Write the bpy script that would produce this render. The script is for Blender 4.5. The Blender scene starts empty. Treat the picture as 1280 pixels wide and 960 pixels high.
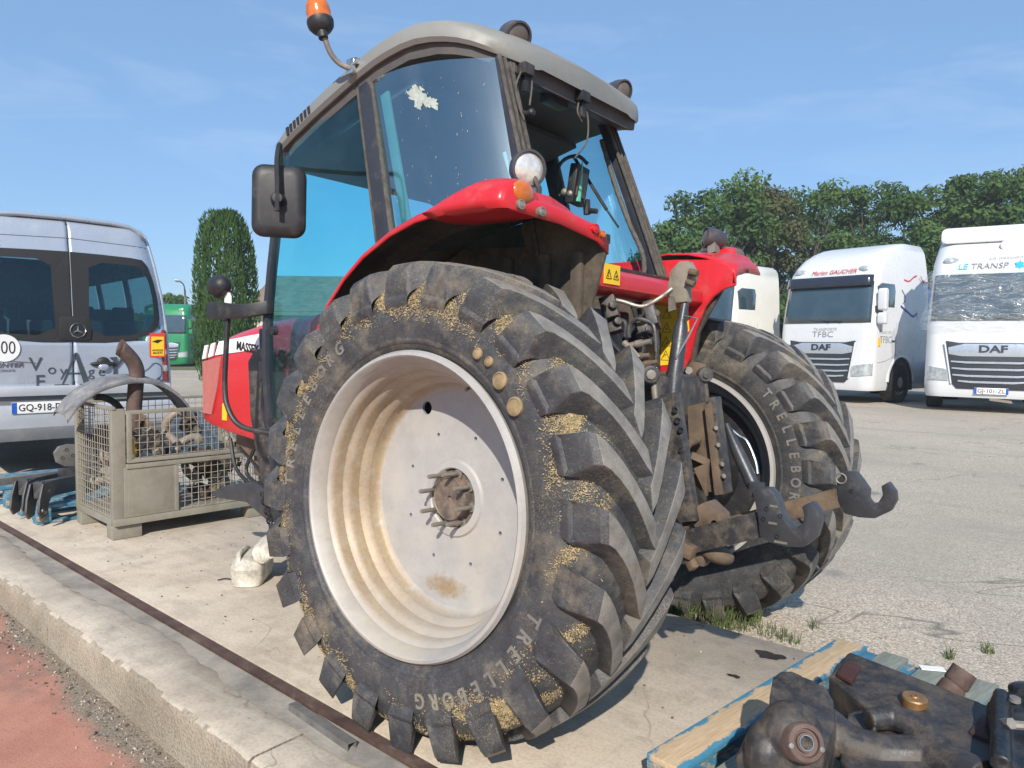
import bpy, bmesh, math, random
from mathutils import Vector, Matrix, Euler
PI = math.pi
rad = math.radians
scene = bpy.context.scene
COL = scene.collection
random.seed(7)

# ------------------------------------------------------------------ camera
cam_data = bpy.data.cameras.new('camera')
cam = bpy.data.objects.new('camera', cam_data); COL.objects.link(cam)
CAM_FW = Vector((0.63369535, -0.77172773, -0.0535399)).normalized()
CAM_ROLL = rad(0.641)
_rt = CAM_FW.cross(Vector((0, 0, 1))).normalized(); _up = _rt.cross(CAM_FW)
_r2 = _rt * math.cos(CAM_ROLL) + _up * math.sin(CAM_ROLL)
_u2 = _up * math.cos(CAM_ROLL) - _rt * math.sin(CAM_ROLL)
_m = Matrix((_r2, _u2, -CAM_FW)).transposed().to_4x4()
_m.translation = Vector((-1.97643627, 3.05122935, 1.43632198))
cam.matrix_world = _m
cam_data.sensor_fit = 'HORIZONTAL'; cam_data.sensor_width = 36.0
cam_data.lens = 36.0 * 940.268 / 1280.0
cam_data.clip_start = 0.05; cam_data.clip_end = 2000
scene.camera = cam

# ------------------------------------------------------------------ light
SUN_DIR = Vector((0.470, -0.698, -0.581)).normalized()      # travel direction of the light
SUN_EL = math.asin(-SUN_DIR.z); SUN_AZ = math.atan2(-SUN_DIR.x, -SUN_DIR.y)
world = bpy.data.worlds.new('World'); scene.world = world; world.use_nodes = True
wn = world.node_tree; wn.nodes.clear()
w_out = wn.nodes.new('ShaderNodeOutputWorld'); w_bg = wn.nodes.new('ShaderNodeBackground')
w_sky = wn.nodes.new('ShaderNodeTexSky'); w_sky.sky_type = 'NISHITA'
w_sky.sun_disc = False; w_sky.sun_elevation = SUN_EL; w_sky.sun_rotation = SUN_AZ
w_sky.air_density = 1.0; w_sky.dust_density = 0.5; w_sky.ozone_density = 6.0; w_sky.altitude = 100
w_bg.inputs['Strength'].default_value = 0.087
w_mix = wn.nodes.new('ShaderNodeMix'); w_mix.data_type = 'RGBA'          # thin even haze over the whole sky
w_mix.inputs['Factor'].default_value = 0.45; w_mix.inputs['B'].default_value = (2.85, 4.95, 7.9, 1)
wn.links.new(w_sky.outputs[0], w_mix.inputs['A']); 
w_tc = wn.nodes.new('ShaderNodeTexCoord'); w_mp = wn.nodes.new('ShaderNodeMapping'); w_mp.inputs['Scale'].default_value = (2.2, 2.2, 11)
w_nz = wn.nodes.new('ShaderNodeTexNoise'); w_nz.inputs['Scale'].default_value = 1.3; w_nz.inputs['Detail'].default_value = 7; w_nz.inputs['Roughness'].default_value = 0.6; w_nz.inputs['Distortion'].default_value = 0.6
w_rp = wn.nodes.new('ShaderNodeValToRGB'); w_rp.color_ramp.elements[0].position = 0.50; w_rp.color_ramp.elements[1].position = 0.78; w_rp.color_ramp.elements[1].color = (0.24, 0.24, 0.24, 1)
w_ci = wn.nodes.new('ShaderNodeMix'); w_ci.data_type = 'RGBA'; w_ci.inputs['B'].default_value = (6.3, 7.4, 9.4, 1)      # faint cirrus
wn.links.new(w_tc.outputs['Generated'], w_mp.inputs[0]); wn.links.new(w_mp.outputs[0], w_nz.inputs['Vector']); wn.links.new(w_nz.outputs['Fac'], w_rp.inputs[0])
wn.links.new(w_rp.outputs[0], w_ci.inputs['Factor']); wn.links.new(w_mix.outputs['Result'], w_ci.inputs['A']); wn.links.new(w_ci.outputs['Result'], w_bg.inputs['Color']); wn.links.new(w_bg.outputs[0], w_out.inputs['Surface'])
sun_data = bpy.data.lights.new('sun', 'SUN'); sun_data.energy = 3.9; sun_data.angle = rad(0.6)
sun_data.color = (1.0, 0.93, 0.83)
sun = bpy.data.objects.new('sun', sun_data); COL.objects.link(sun)
sun.rotation_euler = SUN_DIR.to_track_quat('-Z', 'Y').to_euler(); sun.location = (-8, 12, 12)
scene.view_settings.view_transform = 'Standard'; scene.view_settings.look = 'None'
scene.view_settings.exposure = 0.55; scene.view_settings.gamma = 1.0
scene.render.engine = 'CYCLES'
scene.cycles.max_bounces = 10; scene.cycles.transparent_max_bounces = 16

# ------------------------------------------------------------------ helpers
def tag(o, label=None, cat=None, group=None, kind=None):
    if label: o['label'] = label
    if cat: o['category'] = cat
    if group: o['group'] = group
    if kind: o['kind'] = kind
    return o

def thing(name, label, cat, loc=(0, 0, 0), rz=0.0, group=None, rx=0.0):
    o = bpy.data.objects.new(name, None); COL.objects.link(o)
    o.location = loc; o.rotation_euler = (rx, 0, rz); o.empty_display_size = 0.1
    return tag(o, label, cat, group)

def rotm(rx=0, ry=0, rz=0):
    return Euler((rx, ry, rz)).to_matrix()

class MB:
    """collects shapes, then links them as ONE mesh object"""
    def __init__(s): s.v = []; s.f = []; s.m = []
    def add(s, verts, faces, mi=0):
        b = len(s.v); s.v += [tuple(v) for v in verts]
        for f in faces: s.f.append(tuple(i + b for i in f)); s.m.append(mi)
        return s
    def box(s, c, size, R=None, mi=0):
        c = Vector(c); h = Vector(size) / 2; vs = []
        for x in (-1, 1):
            for y in (-1, 1):
                for z in (-1, 1):
                    p = Vector((x * h.x, y * h.y, z * h.z))
                    vs.append(c + (R @ p if R else p))
        return s.add(vs, [(0, 1, 3, 2), (4, 6, 7, 5), (0, 4, 5, 1), (2, 3, 7, 6), (0, 2, 6, 4), (1, 5, 7, 3)], mi)
    def bar(s, a, b, w, h, up=(0, 0, 1), mi=0):
        a = Vector(a); b = Vector(b); d = (b - a); L = d.length; d.normalize(); up = Vector(up)
        sd = d.cross(up)
        if sd.length < 1e-4: sd = d.cross(Vector((1, 0, 0)))
        sd.normalize(); u = sd.cross(d)
        R = Matrix((d, sd, u)).transposed()
        return s.box((a + b) / 2, (L, w, h), R, mi)
    def prism(s, poly, lo, hi, axis='y', mi=0, M=None):
        n = len(poly)
        def mk(p, t):
            q = {'y': (p[0], t, p[1]), 'x': (t, p[0], p[1]), 'z': (p[0], p[1], t)}[axis]
            return M @ Vector(q) if M else q
        vs = [mk(p, lo) for p in poly] + [mk(p, hi) for p in poly]
        fs = [tuple(range(n)), tuple(range(2 * n - 1, n - 1, -1))]
        fs += [(i, i + n, (i + 1) % n + n, (i + 1) % n) for i in range(n)]
        return s.add(vs, fs, mi)
    def tube(s, pts, r, n=8, cap=True, mi=0):
        pts = [Vector(p) for p in pts]; N = len(pts)
        rs = r if isinstance(r, (list, tuple)) else [r] * N
        t0 = (pts[1] - pts[0]).normalized()
        nrm = t0.orthogonal().normalized(); vs = []; prev = t0
        for i, p in enumerate(pts):
            if i == 0: t = t0
            elif i == N - 1: t = (pts[-1] - pts[-2]).normalized()
            else: t = ((pts[i + 1] - p).normalized() + (p - pts[i - 1]).normalized()).normalized()
            q = prev.rotation_difference(t); nrm = (q @ nrm).normalized(); prev = t
            bi = t.cross(nrm)
            for k in range(n):
                a = 2 * PI * k / n
                vs.append(p + (nrm * math.cos(a) + bi * math.sin(a)) * rs[i])
        fs = []
        for i in range(N - 1):
            for k in range(n):
                fs.append((i * n + k, i * n + (k + 1) % n, (i + 1) * n + (k + 1) % n, (i + 1) * n + k))
        if cap: fs += [tuple(range(n - 1, -1, -1)), tuple(range((N - 1) * n, N * n))]
        return s.add(vs, fs, mi)
    def lathe(s, prof, n=32, c=(0, 0, 0), axis=(0, 0, 1), mi=0, closed=False):
        """prof: (radius, height along axis)"""
        ax = Vector(axis).normalized(); u = ax.orthogonal().normalized(); w = ax.cross(u); c = Vector(c)
        vs = []
        for k in range(n):
            a = 2 * PI * k / n; d = u * math.cos(a) + w * math.sin(a)
            for r, h in prof: vs.append(c + d * r + ax * h)
        P = len(prof); fs = []
        for k in range(n):
            k2 = (k + 1) % n
            for i in range(P - 1 if not closed else P):
                j = (i + 1) % P
                fs.append((k * P + i, k2 * P + i, k2 * P + j, k * P + j))
        return s.add(vs, fs, mi)
    def loft(s, rings, closed=True, caps=True, mi=0):
        n = len(rings[0]); vs = [p for r in rings for p in r]; fs = []
        for i in range(len(rings) - 1):
            for k in range(n if closed else n - 1):
                k2 = (k + 1) % n
                fs.append((i * n + k, i * n + k2, (i + 1) * n + k2, (i + 1) * n + k))
        if caps and closed: fs += [tuple(range(n - 1, -1, -1)), tuple(range((len(rings) - 1) * n, len(rings) * n))]
        return s.add(vs, fs, mi)
    def ell(s, c, r, n=16, m=10, R=None, mi=0):
        c = Vector(c); vs = []; r = (r, r, r) if isinstance(r, (int, float)) else r
        for i in range(m + 1):
            th = PI * i / m
            for k in range(n):
                a = 2 * PI * k / n
                p = Vector((r[0] * math.sin(th) * math.cos(a), r[1] * math.sin(th) * math.sin(a), r[2] * math.cos(th)))
                vs.append(c + (R @ p if R else p))
        fs = [(i * n + k, (i + 1) * n + k, (i + 1) * n + (k + 1) % n, i * n + (k + 1) % n) for i in range(m) for k in range(n)]
        return s.add(vs, fs, mi)
    def mesh(s, name, mats, smooth=35, bevel=None, seg=2, fix=True):
        me = bpy.data.meshes.new(name); me.from_pydata(s.v, [], s.f)
        mats = mats if isinstance(mats, (list, tuple)) else [mats]
        for m in mats: me.materials.append(m)
        me.polygons.foreach_set('material_index', s.m)
        bm = bmesh.new(); bm.from_mesh(me)
        bmesh.ops.remove_doubles(bm, verts=bm.verts, dist=1e-5)
        if fix: bmesh.ops.recalc_face_normals(bm, faces=bm.faces)
        if bevel:
            es = [e for e in bm.edges if len(e.link_faces) == 2 and e.calc_face_angle(0) > rad(32)]
            bmesh.ops.bevel(bm, geom=es, offset=bevel, segments=seg, profile=0.6, affect='EDGES', clamp_overlap=True)
        bm.to_mesh(me); bm.free()
        if smooth:
            me.shade_smooth(); me.set_sharp_from_angle(angle=rad(smooth))
        me.update()
        return me
    def build(s, name, mats, parent=None, smooth=35, bevel=None, loc=None, rot=None, seg=2, fix=True):
        return link(s.mesh(name, mats, smooth, bevel, seg, fix), name, parent, loc, rot)

def link(me, name, parent=None, loc=None, rot=None):
    o = bpy.data.objects.new(name, me); COL.objects.link(o)
    if parent: o.parent = parent
    if loc is not None: o.location = loc
    if rot is not None: o.rotation_euler = rot
    return o

def kids(o): return [c for c in bpy.data.objects if c.parent == o]

def copy_tree(o, parent=None, loc=None, rot=None):
    c = o.copy(); COL.objects.link(c)
    c.parent = parent
    if loc is not None: c.location = loc
    if rot is not None: c.rotation_euler = rot
    for ch in kids(o): copy_tree(ch, c)
    return c

def rrect(w, h, r, n=5, cx=0, cy=0):
    """rounded rectangle outline"""
    out = []
    for (sx, sy, a0) in ((1, 1, 0), (-1, 1, 90), (-1, -1, 180), (1, -1, 270)):
        for i in range(n):
            a = rad(a0 + 90 * i / (n - 1))
            out.append((cx + sx * (w / 2 - r) + r * math.cos(a), cy + sy * (h / 2 - r) + r * math.sin(a)))
    return out

def bez(pts, n=8):
    """Catmull-Rom through the points"""
    P = [Vector(p) for p in pts]; P = [P[0] * 2 - P[1]] + P + [P[-1] * 2 - P[-2]]; out = []
    for i in range(1, len(P) - 2):
        for k in range(n):
            t = k / n; a, b, c, d = P[i - 1:i + 3]
            out.append(0.5 * ((2 * b) + (c - a) * t + (2 * a - 5 * b + 4 * c - d) * t * t + (3 * b - a - 3 * c + d) * t ** 3))
    out.append(P[-2]); return out

def lerp(a, b, t): return a + (b - a) * t
def interp(tab, x):
    if x <= tab[0][0]: return tab[0][1]
    for (a, b), (c, d) in zip(tab, tab[1:]):
        if x <= c: return b + (d - b) * (x - a) / (c - a)
    return tab[-1][1]

def text_mesh(body, size, depth, mat, bold=0.0, shear=0.0, align='CENTER', space=1.0):
    """letters standing in the XZ plane, facing -Y, origin at their middle"""
    cu = bpy.data.curves.new('lettering', 'FONT'); cu.body = body; cu.size = size; cu.extrude = depth / 2
    cu.offset = bold; cu.shear = shear; cu.align_x = align; cu.align_y = 'CENTER'; cu.resolution_u = 3
    cu.space_character = space
    o = bpy.data.objects.new('lettering', cu); COL.objects.link(o)
    dg = bpy.context.evaluated_depsgraph_get(); dg.update()
    me = bpy.data.meshes.new_from_object(o.evaluated_get(dg))
    bpy.data.objects.remove(o); bpy.data.curves.remove(cu)
    me.transform(Matrix.Rotation(PI / 2, 4, 'X')); me.materials.clear(); me.materials.append(mat); me.name = 'lettering'
    return me

# ------------------------------------------------------------------ materials
class NT:
    def __init__(s, name):
        s.mat = bpy.data.materials.new(name); s.mat.use_nodes = True; s.t = s.mat.node_tree
        s.b = s.t.nodes['Principled BSDF']; s.out = s.t.nodes['Material Output']
    def n(s, typ, **kw):
        o = s.t.nodes.new(typ)
        for k, v in kw.items(): setattr(o, k, v)
        return o
    def l(s, a, b): s.t.links.new(a, b)
    def coord(s, kind='Object', scale=None):
        if kind == 'World': o = s.n('ShaderNodeNewGeometry').outputs['Position']
        else: o = s.n('ShaderNodeTexCoord').outputs[kind]
        if scale:
            m = s.n('ShaderNodeMapping'); m.inputs['Scale'].default_value = scale; s.l(o, m.inputs[0]); o = m.outputs[0]
        return o
    def noise(s, co, scale, detail=4, rough=0.6, dist=0.0):
        o = s.n('ShaderNodeTexNoise'); o.inputs['Scale'].default_value = scale; o.inputs['Detail'].default_value = detail
        o.inputs['Roughness'].default_value = rough; o.inputs['Distortion'].default_value = dist; s.l(co, o.inputs['Vector']); return o.outputs['Fac']
    def voro(s, co, scale, feat='F1', out='Distance', rnd=1.0):
        o = s.n('ShaderNodeTexVoronoi', feature=feat); o.inputs['Scale'].default_value = scale
        o.inputs['Randomness'].default_value = rnd; s.l(co, o.inputs['Vector']); return o.outputs[out]
    def ramp(s, fac, stops):
        r = s.n('ShaderNodeValToRGB'); e = r.color_ramp.elements
        while len(e) < len(stops): e.new(0.5)
        for i, (p, c) in enumerate(stops):
            e[i].position = p; e[i].color = (c, c, c, 1) if isinstance(c, (int, float)) else tuple(c) + (1,)
        s.l(fac, r.inputs[0]); return r.outputs[0]
    def mix(s, fac, a, b, mode='MIX'):
        m = s.n('ShaderNodeMix', data_type='RGBA', blend_type=mode); m.clamp_factor = True
        for sock, v in ((m.inputs['Factor'], fac), (m.inputs['A'], a), (m.inputs['B'], b)):
            if isinstance(v, (int, float)): sock.default_value = v if sock.type == 'VALUE' else (v, v, v, 1)
            elif isinstance(v, (tuple, list)): sock.default_value = tuple(v) + (1,)
            else: s.l(v, sock)
        return m.outputs['Result']
    def math(s, op, a, b=0.0, c=0.0):
        m = s.n('ShaderNodeMath', operation=op)
        for sock, v in zip(m.inputs, (a, b, c)):
            if isinstance(v, (int, float)): sock.default_value = v
            else: s.l(v, sock)
        return m.outputs[0]
    def bump(s, h, strength=0.3, dist=0.01):
        o = s.n('ShaderNodeBump'); o.inputs['Strength'].default_value = strength; o.inputs['Distance'].default_value = dist
        s.l(h, o.inputs['Height']); s.l(o.outputs[0], s.b.inputs['Normal'])
    def set(s, **kw):
        for k, v in kw.items():
            sock = s.b.inputs[k]
            if isinstance(v, (int, float)): sock.default_value = v
            elif isinstance(v, (tuple, list)): sock.default_value = tuple(v) + ((1,) if len(v) == 3 and sock.type == 'RGBA' else ())
            else: s.l(v, sock)
        return s

def paint(name, col, rough=0.45, metal=0.0, var=0.12, vs=3.0, dirt=None, damt=0.3, ds=6.0, bump=0.0, bs=60.0, coat=0.0, spec=0.5, co='Object'):
    """general surface: base colour with tonal drift, patches of dirt, fine relief"""
    t = NT(name); c = t.coord(co)
    f = t.noise(c, vs, 5)
    dk = tuple(x * (1 - var) for x in col); lt = tuple(min(1, x * (1 + var)) for x in col)
    colr = t.ramp(f, [(0.3, dk), (0.7, lt)])
    rg = t.math('MULTIPLY_ADD', t.noise(c, vs * 4, 3), 0.25, rough - 0.125)
    if dirt:
        d = t.noise(c, ds, 8, 0.68); e = t.noise(c, ds * 9, 3, 0.7)
        d = t.math('ADD', t.math('MULTIPLY', d, 0.75), t.math('MULTIPLY', e, 0.25))
        mk = t.ramp(d, [(0.60 - damt * 0.40, 0.0), (0.80 - damt * 0.26, 1.0)])
        mk = t.math('MULTIPLY', mk, min(1, 0.5 + damt))
        colr = t.mix(mk, colr, dirt); rg = t.mix(mk, rg, 0.9)
        mt = t.math('MULTIPLY', t.math('SUBTRACT', 1.0, mk), metal); t.set(Metallic=mt)
    else: t.set(Metallic=metal)
    t.set(**{'Base Color': colr, 'Roughness': rg, 'Coat Weight': coat, 'Coat Roughness': 0.08, 'Specular IOR Level': spec})
    if bump: t.bump(t.noise(c, bs, 4, 0.65), bump, 0.004)
    return t.mat

def glass(name, tint, refl=0.08, rough=0.02, dirt=0.0):
    """thin pane: tinted see-through with a Fresnel reflection and a film of dust"""
    t = NT(name); t.t.nodes.remove(t.b)
    tr = t.n('ShaderNodeBsdfTransparent'); tr.inputs[0].default_value = tuple(tint) + (1,)
    gl = t.n('ShaderNodeBsdfGlossy'); gl.inputs['Roughness'].default_value = rough; gl.inputs[0].default_value = (0.78, 0.94, 1, 1)
    fr = t.n('ShaderNodeLayerWeight'); fr.inputs['Blend'].default_value = 0.5
    fac = t.math('ADD', t.math('MULTIPLY', t.math('POWER', fr.outputs['Facing'], 4.0), 0.75), refl)
    m = t.n('ShaderNodeMixShader'); t.l(fac, m.inputs[0]); t.l(tr.outputs[0], m.inputs[1]); t.l(gl.outputs[0], m.inputs[2])
    res = m.outputs[0]
    if dirt:
        df = t.n('ShaderNodeBsdfDiffuse'); df.inputs[0].default_value = (0.55, 0.58, 0.55, 1)
        c = t.coord('Object'); k = t.math('MULTIPLY', t.ramp(t.noise(c, 3.5, 6, 0.65), [(0.35, 0.15), (0.75, 1.0)]), dirt)
        m2 = t.n('ShaderNodeMixShader'); t.l(k, m2.inputs[0]); t.l(res, m2.inputs[1]); t.l(df.outputs[0], m2.inputs[2]); res = m2.outputs[0]
    t.l(res, t.out.inputs[0]); return t.mat

DUST = (0.30, 0.24, 0.16); STRAW = (0.36, 0.27, 0.13); RUST = (0.16, 0.07, 0.03)
M = {}
M['red'] = paint('red_paint', (0.54, 0.016, 0.024), 0.36, var=0.1, dirt=(0.34, 0.15, 0.11), damt=0.2, ds=9, coat=0.25)
M['red_hood'] = paint('red_hood_paint', (0.60, 0.014, 0.022), 0.3, var=0.06, coat=0.4)
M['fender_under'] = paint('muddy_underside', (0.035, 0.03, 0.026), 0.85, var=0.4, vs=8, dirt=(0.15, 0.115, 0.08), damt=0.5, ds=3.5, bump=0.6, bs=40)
M['black'] = paint('black_plastic', (0.018, 0.018, 0.02), 0.5, var=0.25, dirt=(0.12, 0.105, 0.085), damt=0.2, ds=12, bump=0.15, bs=150)
M['cabframe'] = paint('cab_frame_paint', (0.03, 0.032, 0.042), 0.42, var=0.2, dirt=(0.16, 0.13, 0.10), damt=0.16, ds=10)
M['roof'] = paint('roof_grey_paint', (0.215, 0.215, 0.20), 0.5, var=0.1, vs=2.5, dirt=(0.17, 0.15, 0.12), damt=0.25, ds=5, bump=0.08, bs=120)
M['roof_under'] = paint('roof_underside', (0.075, 0.07, 0.068), 0.7, var=0.15, dirt=(0.13, 0.112, 0.095), damt=0.3, ds=6)
M['seal'] = paint('dusty_rubber_seal', (0.06, 0.054, 0.048), 0.7, var=0.3, vs=14, dirt=(0.15, 0.128, 0.10), damt=0.45, ds=30)
M['iron'] = paint('linkage_steel', (0.045, 0.045, 0.05), 0.45, metal=0.35, var=0.35, vs=9, dirt=(0.16, 0.13, 0.095), damt=0.42, ds=20, bump=0.35, bs=50)
M['hook'] = paint('hook_steel', (0.055, 0.058, 0.065), 0.38, metal=0.3, var=0.25, vs=9, dirt=(0.16, 0.14, 0.12), damt=0.16, ds=14, bump=0.2, bs=60)
M['rusty'] = paint('rusty_steel', (0.115, 0.085, 0.062), 0.75, metal=0.15, var=0.4, vs=8, dirt=(0.21, 0.135, 0.075), damt=0.36, ds=10, bump=0.5, bs=50)
M['rust_pipe'] = paint('rusty_pipe', (0.095, 0.06, 0.05), 0.7, metal=0.2, var=0.35, vs=10, dirt=(0.16, 0.12, 0.10), damt=0.35, ds=16, bump=0.3, bs=90)
M['bare'] = paint('bare_steel', (0.25, 0.23, 0.20), 0.5, metal=0.5, var=0.25, vs=20, dirt=(0.20, 0.14, 0.09), damt=0.3, ds=30)
M['chrome'] = paint('bright_steel', (0.6, 0.6, 0.58), 0.22, metal=0.95, var=0.1, vs=20)
M['oily'] = paint('oily_cast_iron', (0.034, 0.033, 0.035), 0.46, metal=0.15, var=0.55, vs=7, dirt=(0.13, 0.10, 0.072), damt=0.40, ds=16, bump=0.3, bs=110, spec=0.6)
M['oily2'] = paint('oily_black_steel', (0.014, 0.015, 0.018), 0.3, metal=0.2, var=0.5, vs=9, dirt=(0.10, 0.09, 0.08), damt=0.2, ds=12, bump=0.5, bs=50)
M['yellow'] = paint('yellow_sticker', (0.78, 0.50, 0.02), 0.5, var=0.08, vs=10, dirt=(0.4, 0.27, 0.07), damt=0.12, ds=20)
M['ink'] = paint('black_ink', (0.015, 0.015, 0.015), 0.6, var=0.0)
M['white'] = paint('white_paint', (0.78, 0.78, 0.76), 0.4, var=0.04)
M['amber'] = paint('amber_lens', (0.52, 0.13, 0.012), 0.2, var=0.2, vs=25, coat=0.6)
M['redlens'] = paint('red_lens', (0.45, 0.012, 0.012), 0.2, var=0.2, vs=25, coat=0.6)
M['lens'] = paint('clear_lamp_lens', (0.75, 0.72, 0.66), 0.12, metal=0.5, var=0.25, vs=30, coat=0.8)
M['darklens'] = paint('dusty_dark_lens', (0.13, 0.105, 0.09), 0.35, metal=0.1, var=0.25, vs=20)
M['lampshell'] = paint('lamp_shell_plastic', (0.055, 0.05, 0.058), 0.4, var=0.2, dirt=(0.17, 0.15, 0.13), damt=0.2, ds=15)
M['cloth'] = paint('dark_seat_cloth', (0.05, 0.05, 0.055), 0.9, var=0.2)
M['interior'] = paint('cab_interior_grey', (0.075, 0.072, 0.07), 0.7, var=0.2)
M['cabglass'] = glass('tinted_cab_glass', (0.60, 0.92, 0.95), 0.03, 0.02, 0.02)
M['quarterglass'] = glass('dusty_quarter_glass', (0.42, 0.76, 0.84), 0.30, 0.08, 0.02)

# ================================================================== SETTING
def SV(u, v): return (u, v - 0.042 * u)          # the slab runs slightly askew
def sstep(a, b, x):
    t = max(0, min(1, (x - a) / (b - a))); return t * t * (3 - 2 * t)

def mat_concrete():
    t = NT('worn_concrete'); c = t.coord('World')
    big = t.noise(c, 1.1, 6, 0.62, 0.3); mid = t.noise(c, 5.0, 6, 0.7); fine = t.noise(c, 70, 4, 0.7)
    col = t.ramp(big, [(0.28, (0.39, 0.325, 0.25)), (0.5, (0.52, 0.445, 0.35)), (0.75, (0.61, 0.53, 0.425))])
    col = t.mix(t.ramp(mid, [(0.47, 0.0), (0.68, 0.65)]), col, (0.29, 0.245, 0.19))
    col = t.mix(t.ramp(fine, [(0.35, 0.35), (0.55, 0.0)]), col, (0.22, 0.19, 0.155))
    # long streaks along the slab
    cr = t.noise(c, 1.35, 3, 0.55, 0.8); ln = t.math('ABSOLUTE', t.math('SUBTRACT', cr, 0.5)); col = t.mix(t.math('MULTIPLY', t.ramp(ln, [(0.0012, 0.75), (0.004, 0.0)]), t.ramp(t.noise(c, 0.8, 2), [(0.5, 0.0), (0.6, 1.0)])), col, (0.14, 0.115, 0.09))
    st = t.noise(t.coord('World', (0.7, 9, 1)), 1.6, 5, 0.6)
    col = t.mix(t.ramp(st, [(0.52, 0.0), (0.72, 0.35)]), col, (0.62, 0.56, 0.46))
    sp = t.voro(c, 16); sn = t.noise(c, 2.2, 3)
    col = t.mix(t.math('MULTIPLY', t.ramp(sp, [(0.05, 1.0), (0.10, 0.0)]), t.ramp(sn, [(0.5, 0.0), (0.6, 0.8)])), col, (0.12, 0.10, 0.085))
    t.set(**{'Base Color': col, 'Roughness': 0.88})
    t.bump(t.math('ADD', t.math('MULTIPLY', mid, 0.8), t.math('MULTIPLY', fine, 0.35)), 0.5, 0.006)
    return t.mat
M['concrete'] = mat_concrete()
def mat_kerb():
    t = NT('rough_kerb_concrete'); c = t.coord('World')
    big = t.noise(c, 2.0, 6, 0.65); fine = t.noise(c, 60, 5, 0.75); st = t.voro(c, 75)
    col = t.ramp(big, [(0.3, (0.27, 0.225, 0.165)), (0.7, (0.45, 0.385, 0.29))])
    col = t.mix(t.ramp(fine, [(0.36, 0.6), (0.52, 0.0)]), col, (0.16, 0.135, 0.105))
    col = t.mix(t.ramp(st, [(0.1, 0.35), (0.35, 0.0)]), col, (0.55, 0.50, 0.42))
    t.set(**{'Base Color': col, 'Roughness': 0.92}); t.bump(t.math('ADD', fine, t.math('MULTIPLY', st, -0.5)), 0.9, 0.010)
    return t.mat
M['kerb'] = mat_kerb()
def mat_asphalt():
    t = NT('pale_gravel_asphalt'); c = t.coord('World')
    v = t.n('ShaderNodeTexVoronoi'); v.inputs['Scale'].default_value = 120; t.l(c, v.inputs['Vector'])
    sep = t.n('ShaderNodeSeparateColor'); t.l(v.outputs['Color'], sep.inputs[0])
    col = t.ramp(sep.outputs[0], [(0.0, (0.235, 0.198, 0.152)), (0.35, (0.385, 0.327, 0.256)), (0.7, (0.50, 0.428, 0.338)), (1.0, (0.68, 0.60, 0.49))])
    big = t.noise(c, 0.35, 5, 0.6); mid = t.noise(c, 2.3, 6, 0.7)
    col = t.mix(t.ramp(big, [(0.38, 0.55), (0.60, 0.0)]), col, (0.31, 0.275, 0.225))
    col = t.mix(t.ramp(mid, [(0.56, 0.0), (0.75, 0.35)]), col, (0.52, 0.46, 0.38))
    cr = t.noise(c, 0.33, 4, 0.6, 1.0); ln = t.math('ABSOLUTE', t.math('SUBTRACT', cr, 0.5)); col = t.mix(t.math('MULTIPLY', t.ramp(ln, [(0.0007, 0.8), (0.0028, 0.0)]), t.ramp(t.noise(c, 0.5, 2), [(0.46, 0.0), (0.52, 1.0)])), col, (0.13, 0.115, 0.095))
    tm = t.noise(t.coord('World', (0.10, 1.3, 1)), 1.0, 4, 0.6, 0.4); col = t.mix(t.ramp(tm, [(0.54, 0.0), (0.66, 0.28)]), col, (0.20, 0.185, 0.16))
    oil = t.voro(t.coord('World'), 0.9); on = t.noise(c, 6, 4)
    col = t.mix(t.ramp(t.math('ADD', oil, t.math('MULTIPLY', on, 0.12)), [(0.10, 0.7), (0.17, 0.0)]), col, (0.17, 0.165, 0.155))
    t.set(**{'Base Color': col, 'Roughness': 0.85})
    t.bump(t.math('ADD', t.math('MULTIPLY', v.outputs['Distance'], -1.0), t.math('MULTIPLY', t.noise(c, 160, 3), 0.4)), 0.40, 0.004)
    return t.mat
M['asphalt'] = mat_asphalt()
def mat_redroad():
    t = NT('worn_red_asphalt'); g = t.n('ShaderNodeNewGeometry').outputs['Position']; c = g
    sep = t.n('ShaderNodeSeparateXYZ'); t.l(g, sep.inputs[0])
    v = t.math('MULTIPLY_ADD', sep.outputs[0], 0.042, sep.outputs[1])       # distance across the slab
    wob = t.noise(c, 1.6, 5, 0.6)
    edge = t.math('ADD', v, t.math('MULTIPLY', t.math('SUBTRACT', wob, 0.5), 0.40))
    wid = t.math('MULTIPLY', t.math('MAXIMUM', t.math('SUBTRACT', 3.3, sep.outputs[0]), 0.0), 0.022)
    msk = t.ramp(t.math('SUBTRACT', t.math('SUBTRACT', edge, 1.73), wid), [(0.02, 0.0), (0.10, 1.0)])
    fine = t.noise(c, 110, 4, 0.7); mid = t.noise(c, 4, 6, 0.65)
    red = t.ramp(mid, [(0.3, (0.39, 0.165, 0.115)), (0.7, (0.50, 0.24, 0.17))])
    red = t.mix(t.ramp(t.noise(c, 1.7, 5, 0.6), [(0.56, 0.0), (0.68, 0.65)]), red, (0.20, 0.13, 0.10))
    red = t.mix(t.ramp(fine, [(0.3, 0.5), (0.45, 0.0)]), red, (0.16, 0.08, 0.06))
    grey = t.ramp(fine, [(0.3, (0.08, 0.062, 0.045)), (0.52, (0.24, 0.195, 0.145)), (0.72, (0.44, 0.37, 0.28))])
    t.set(**{'Base Color': t.mix(msk, grey, red), 'Roughness': 0.9})
    t.bump(t.math('ADD', fine, mid), 0.5, 0.006); return t.mat
M['redroad'] = mat_redroad()
M['rail'] = paint('rusted_rail', (0.115, 0.072, 0.058), 0.62, metal=0.3, var=0.3, vs=5, dirt=(0.22, 0.16, 0.12), damt=0.28, ds=8, bump=0.2, bs=60, co='World')
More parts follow.
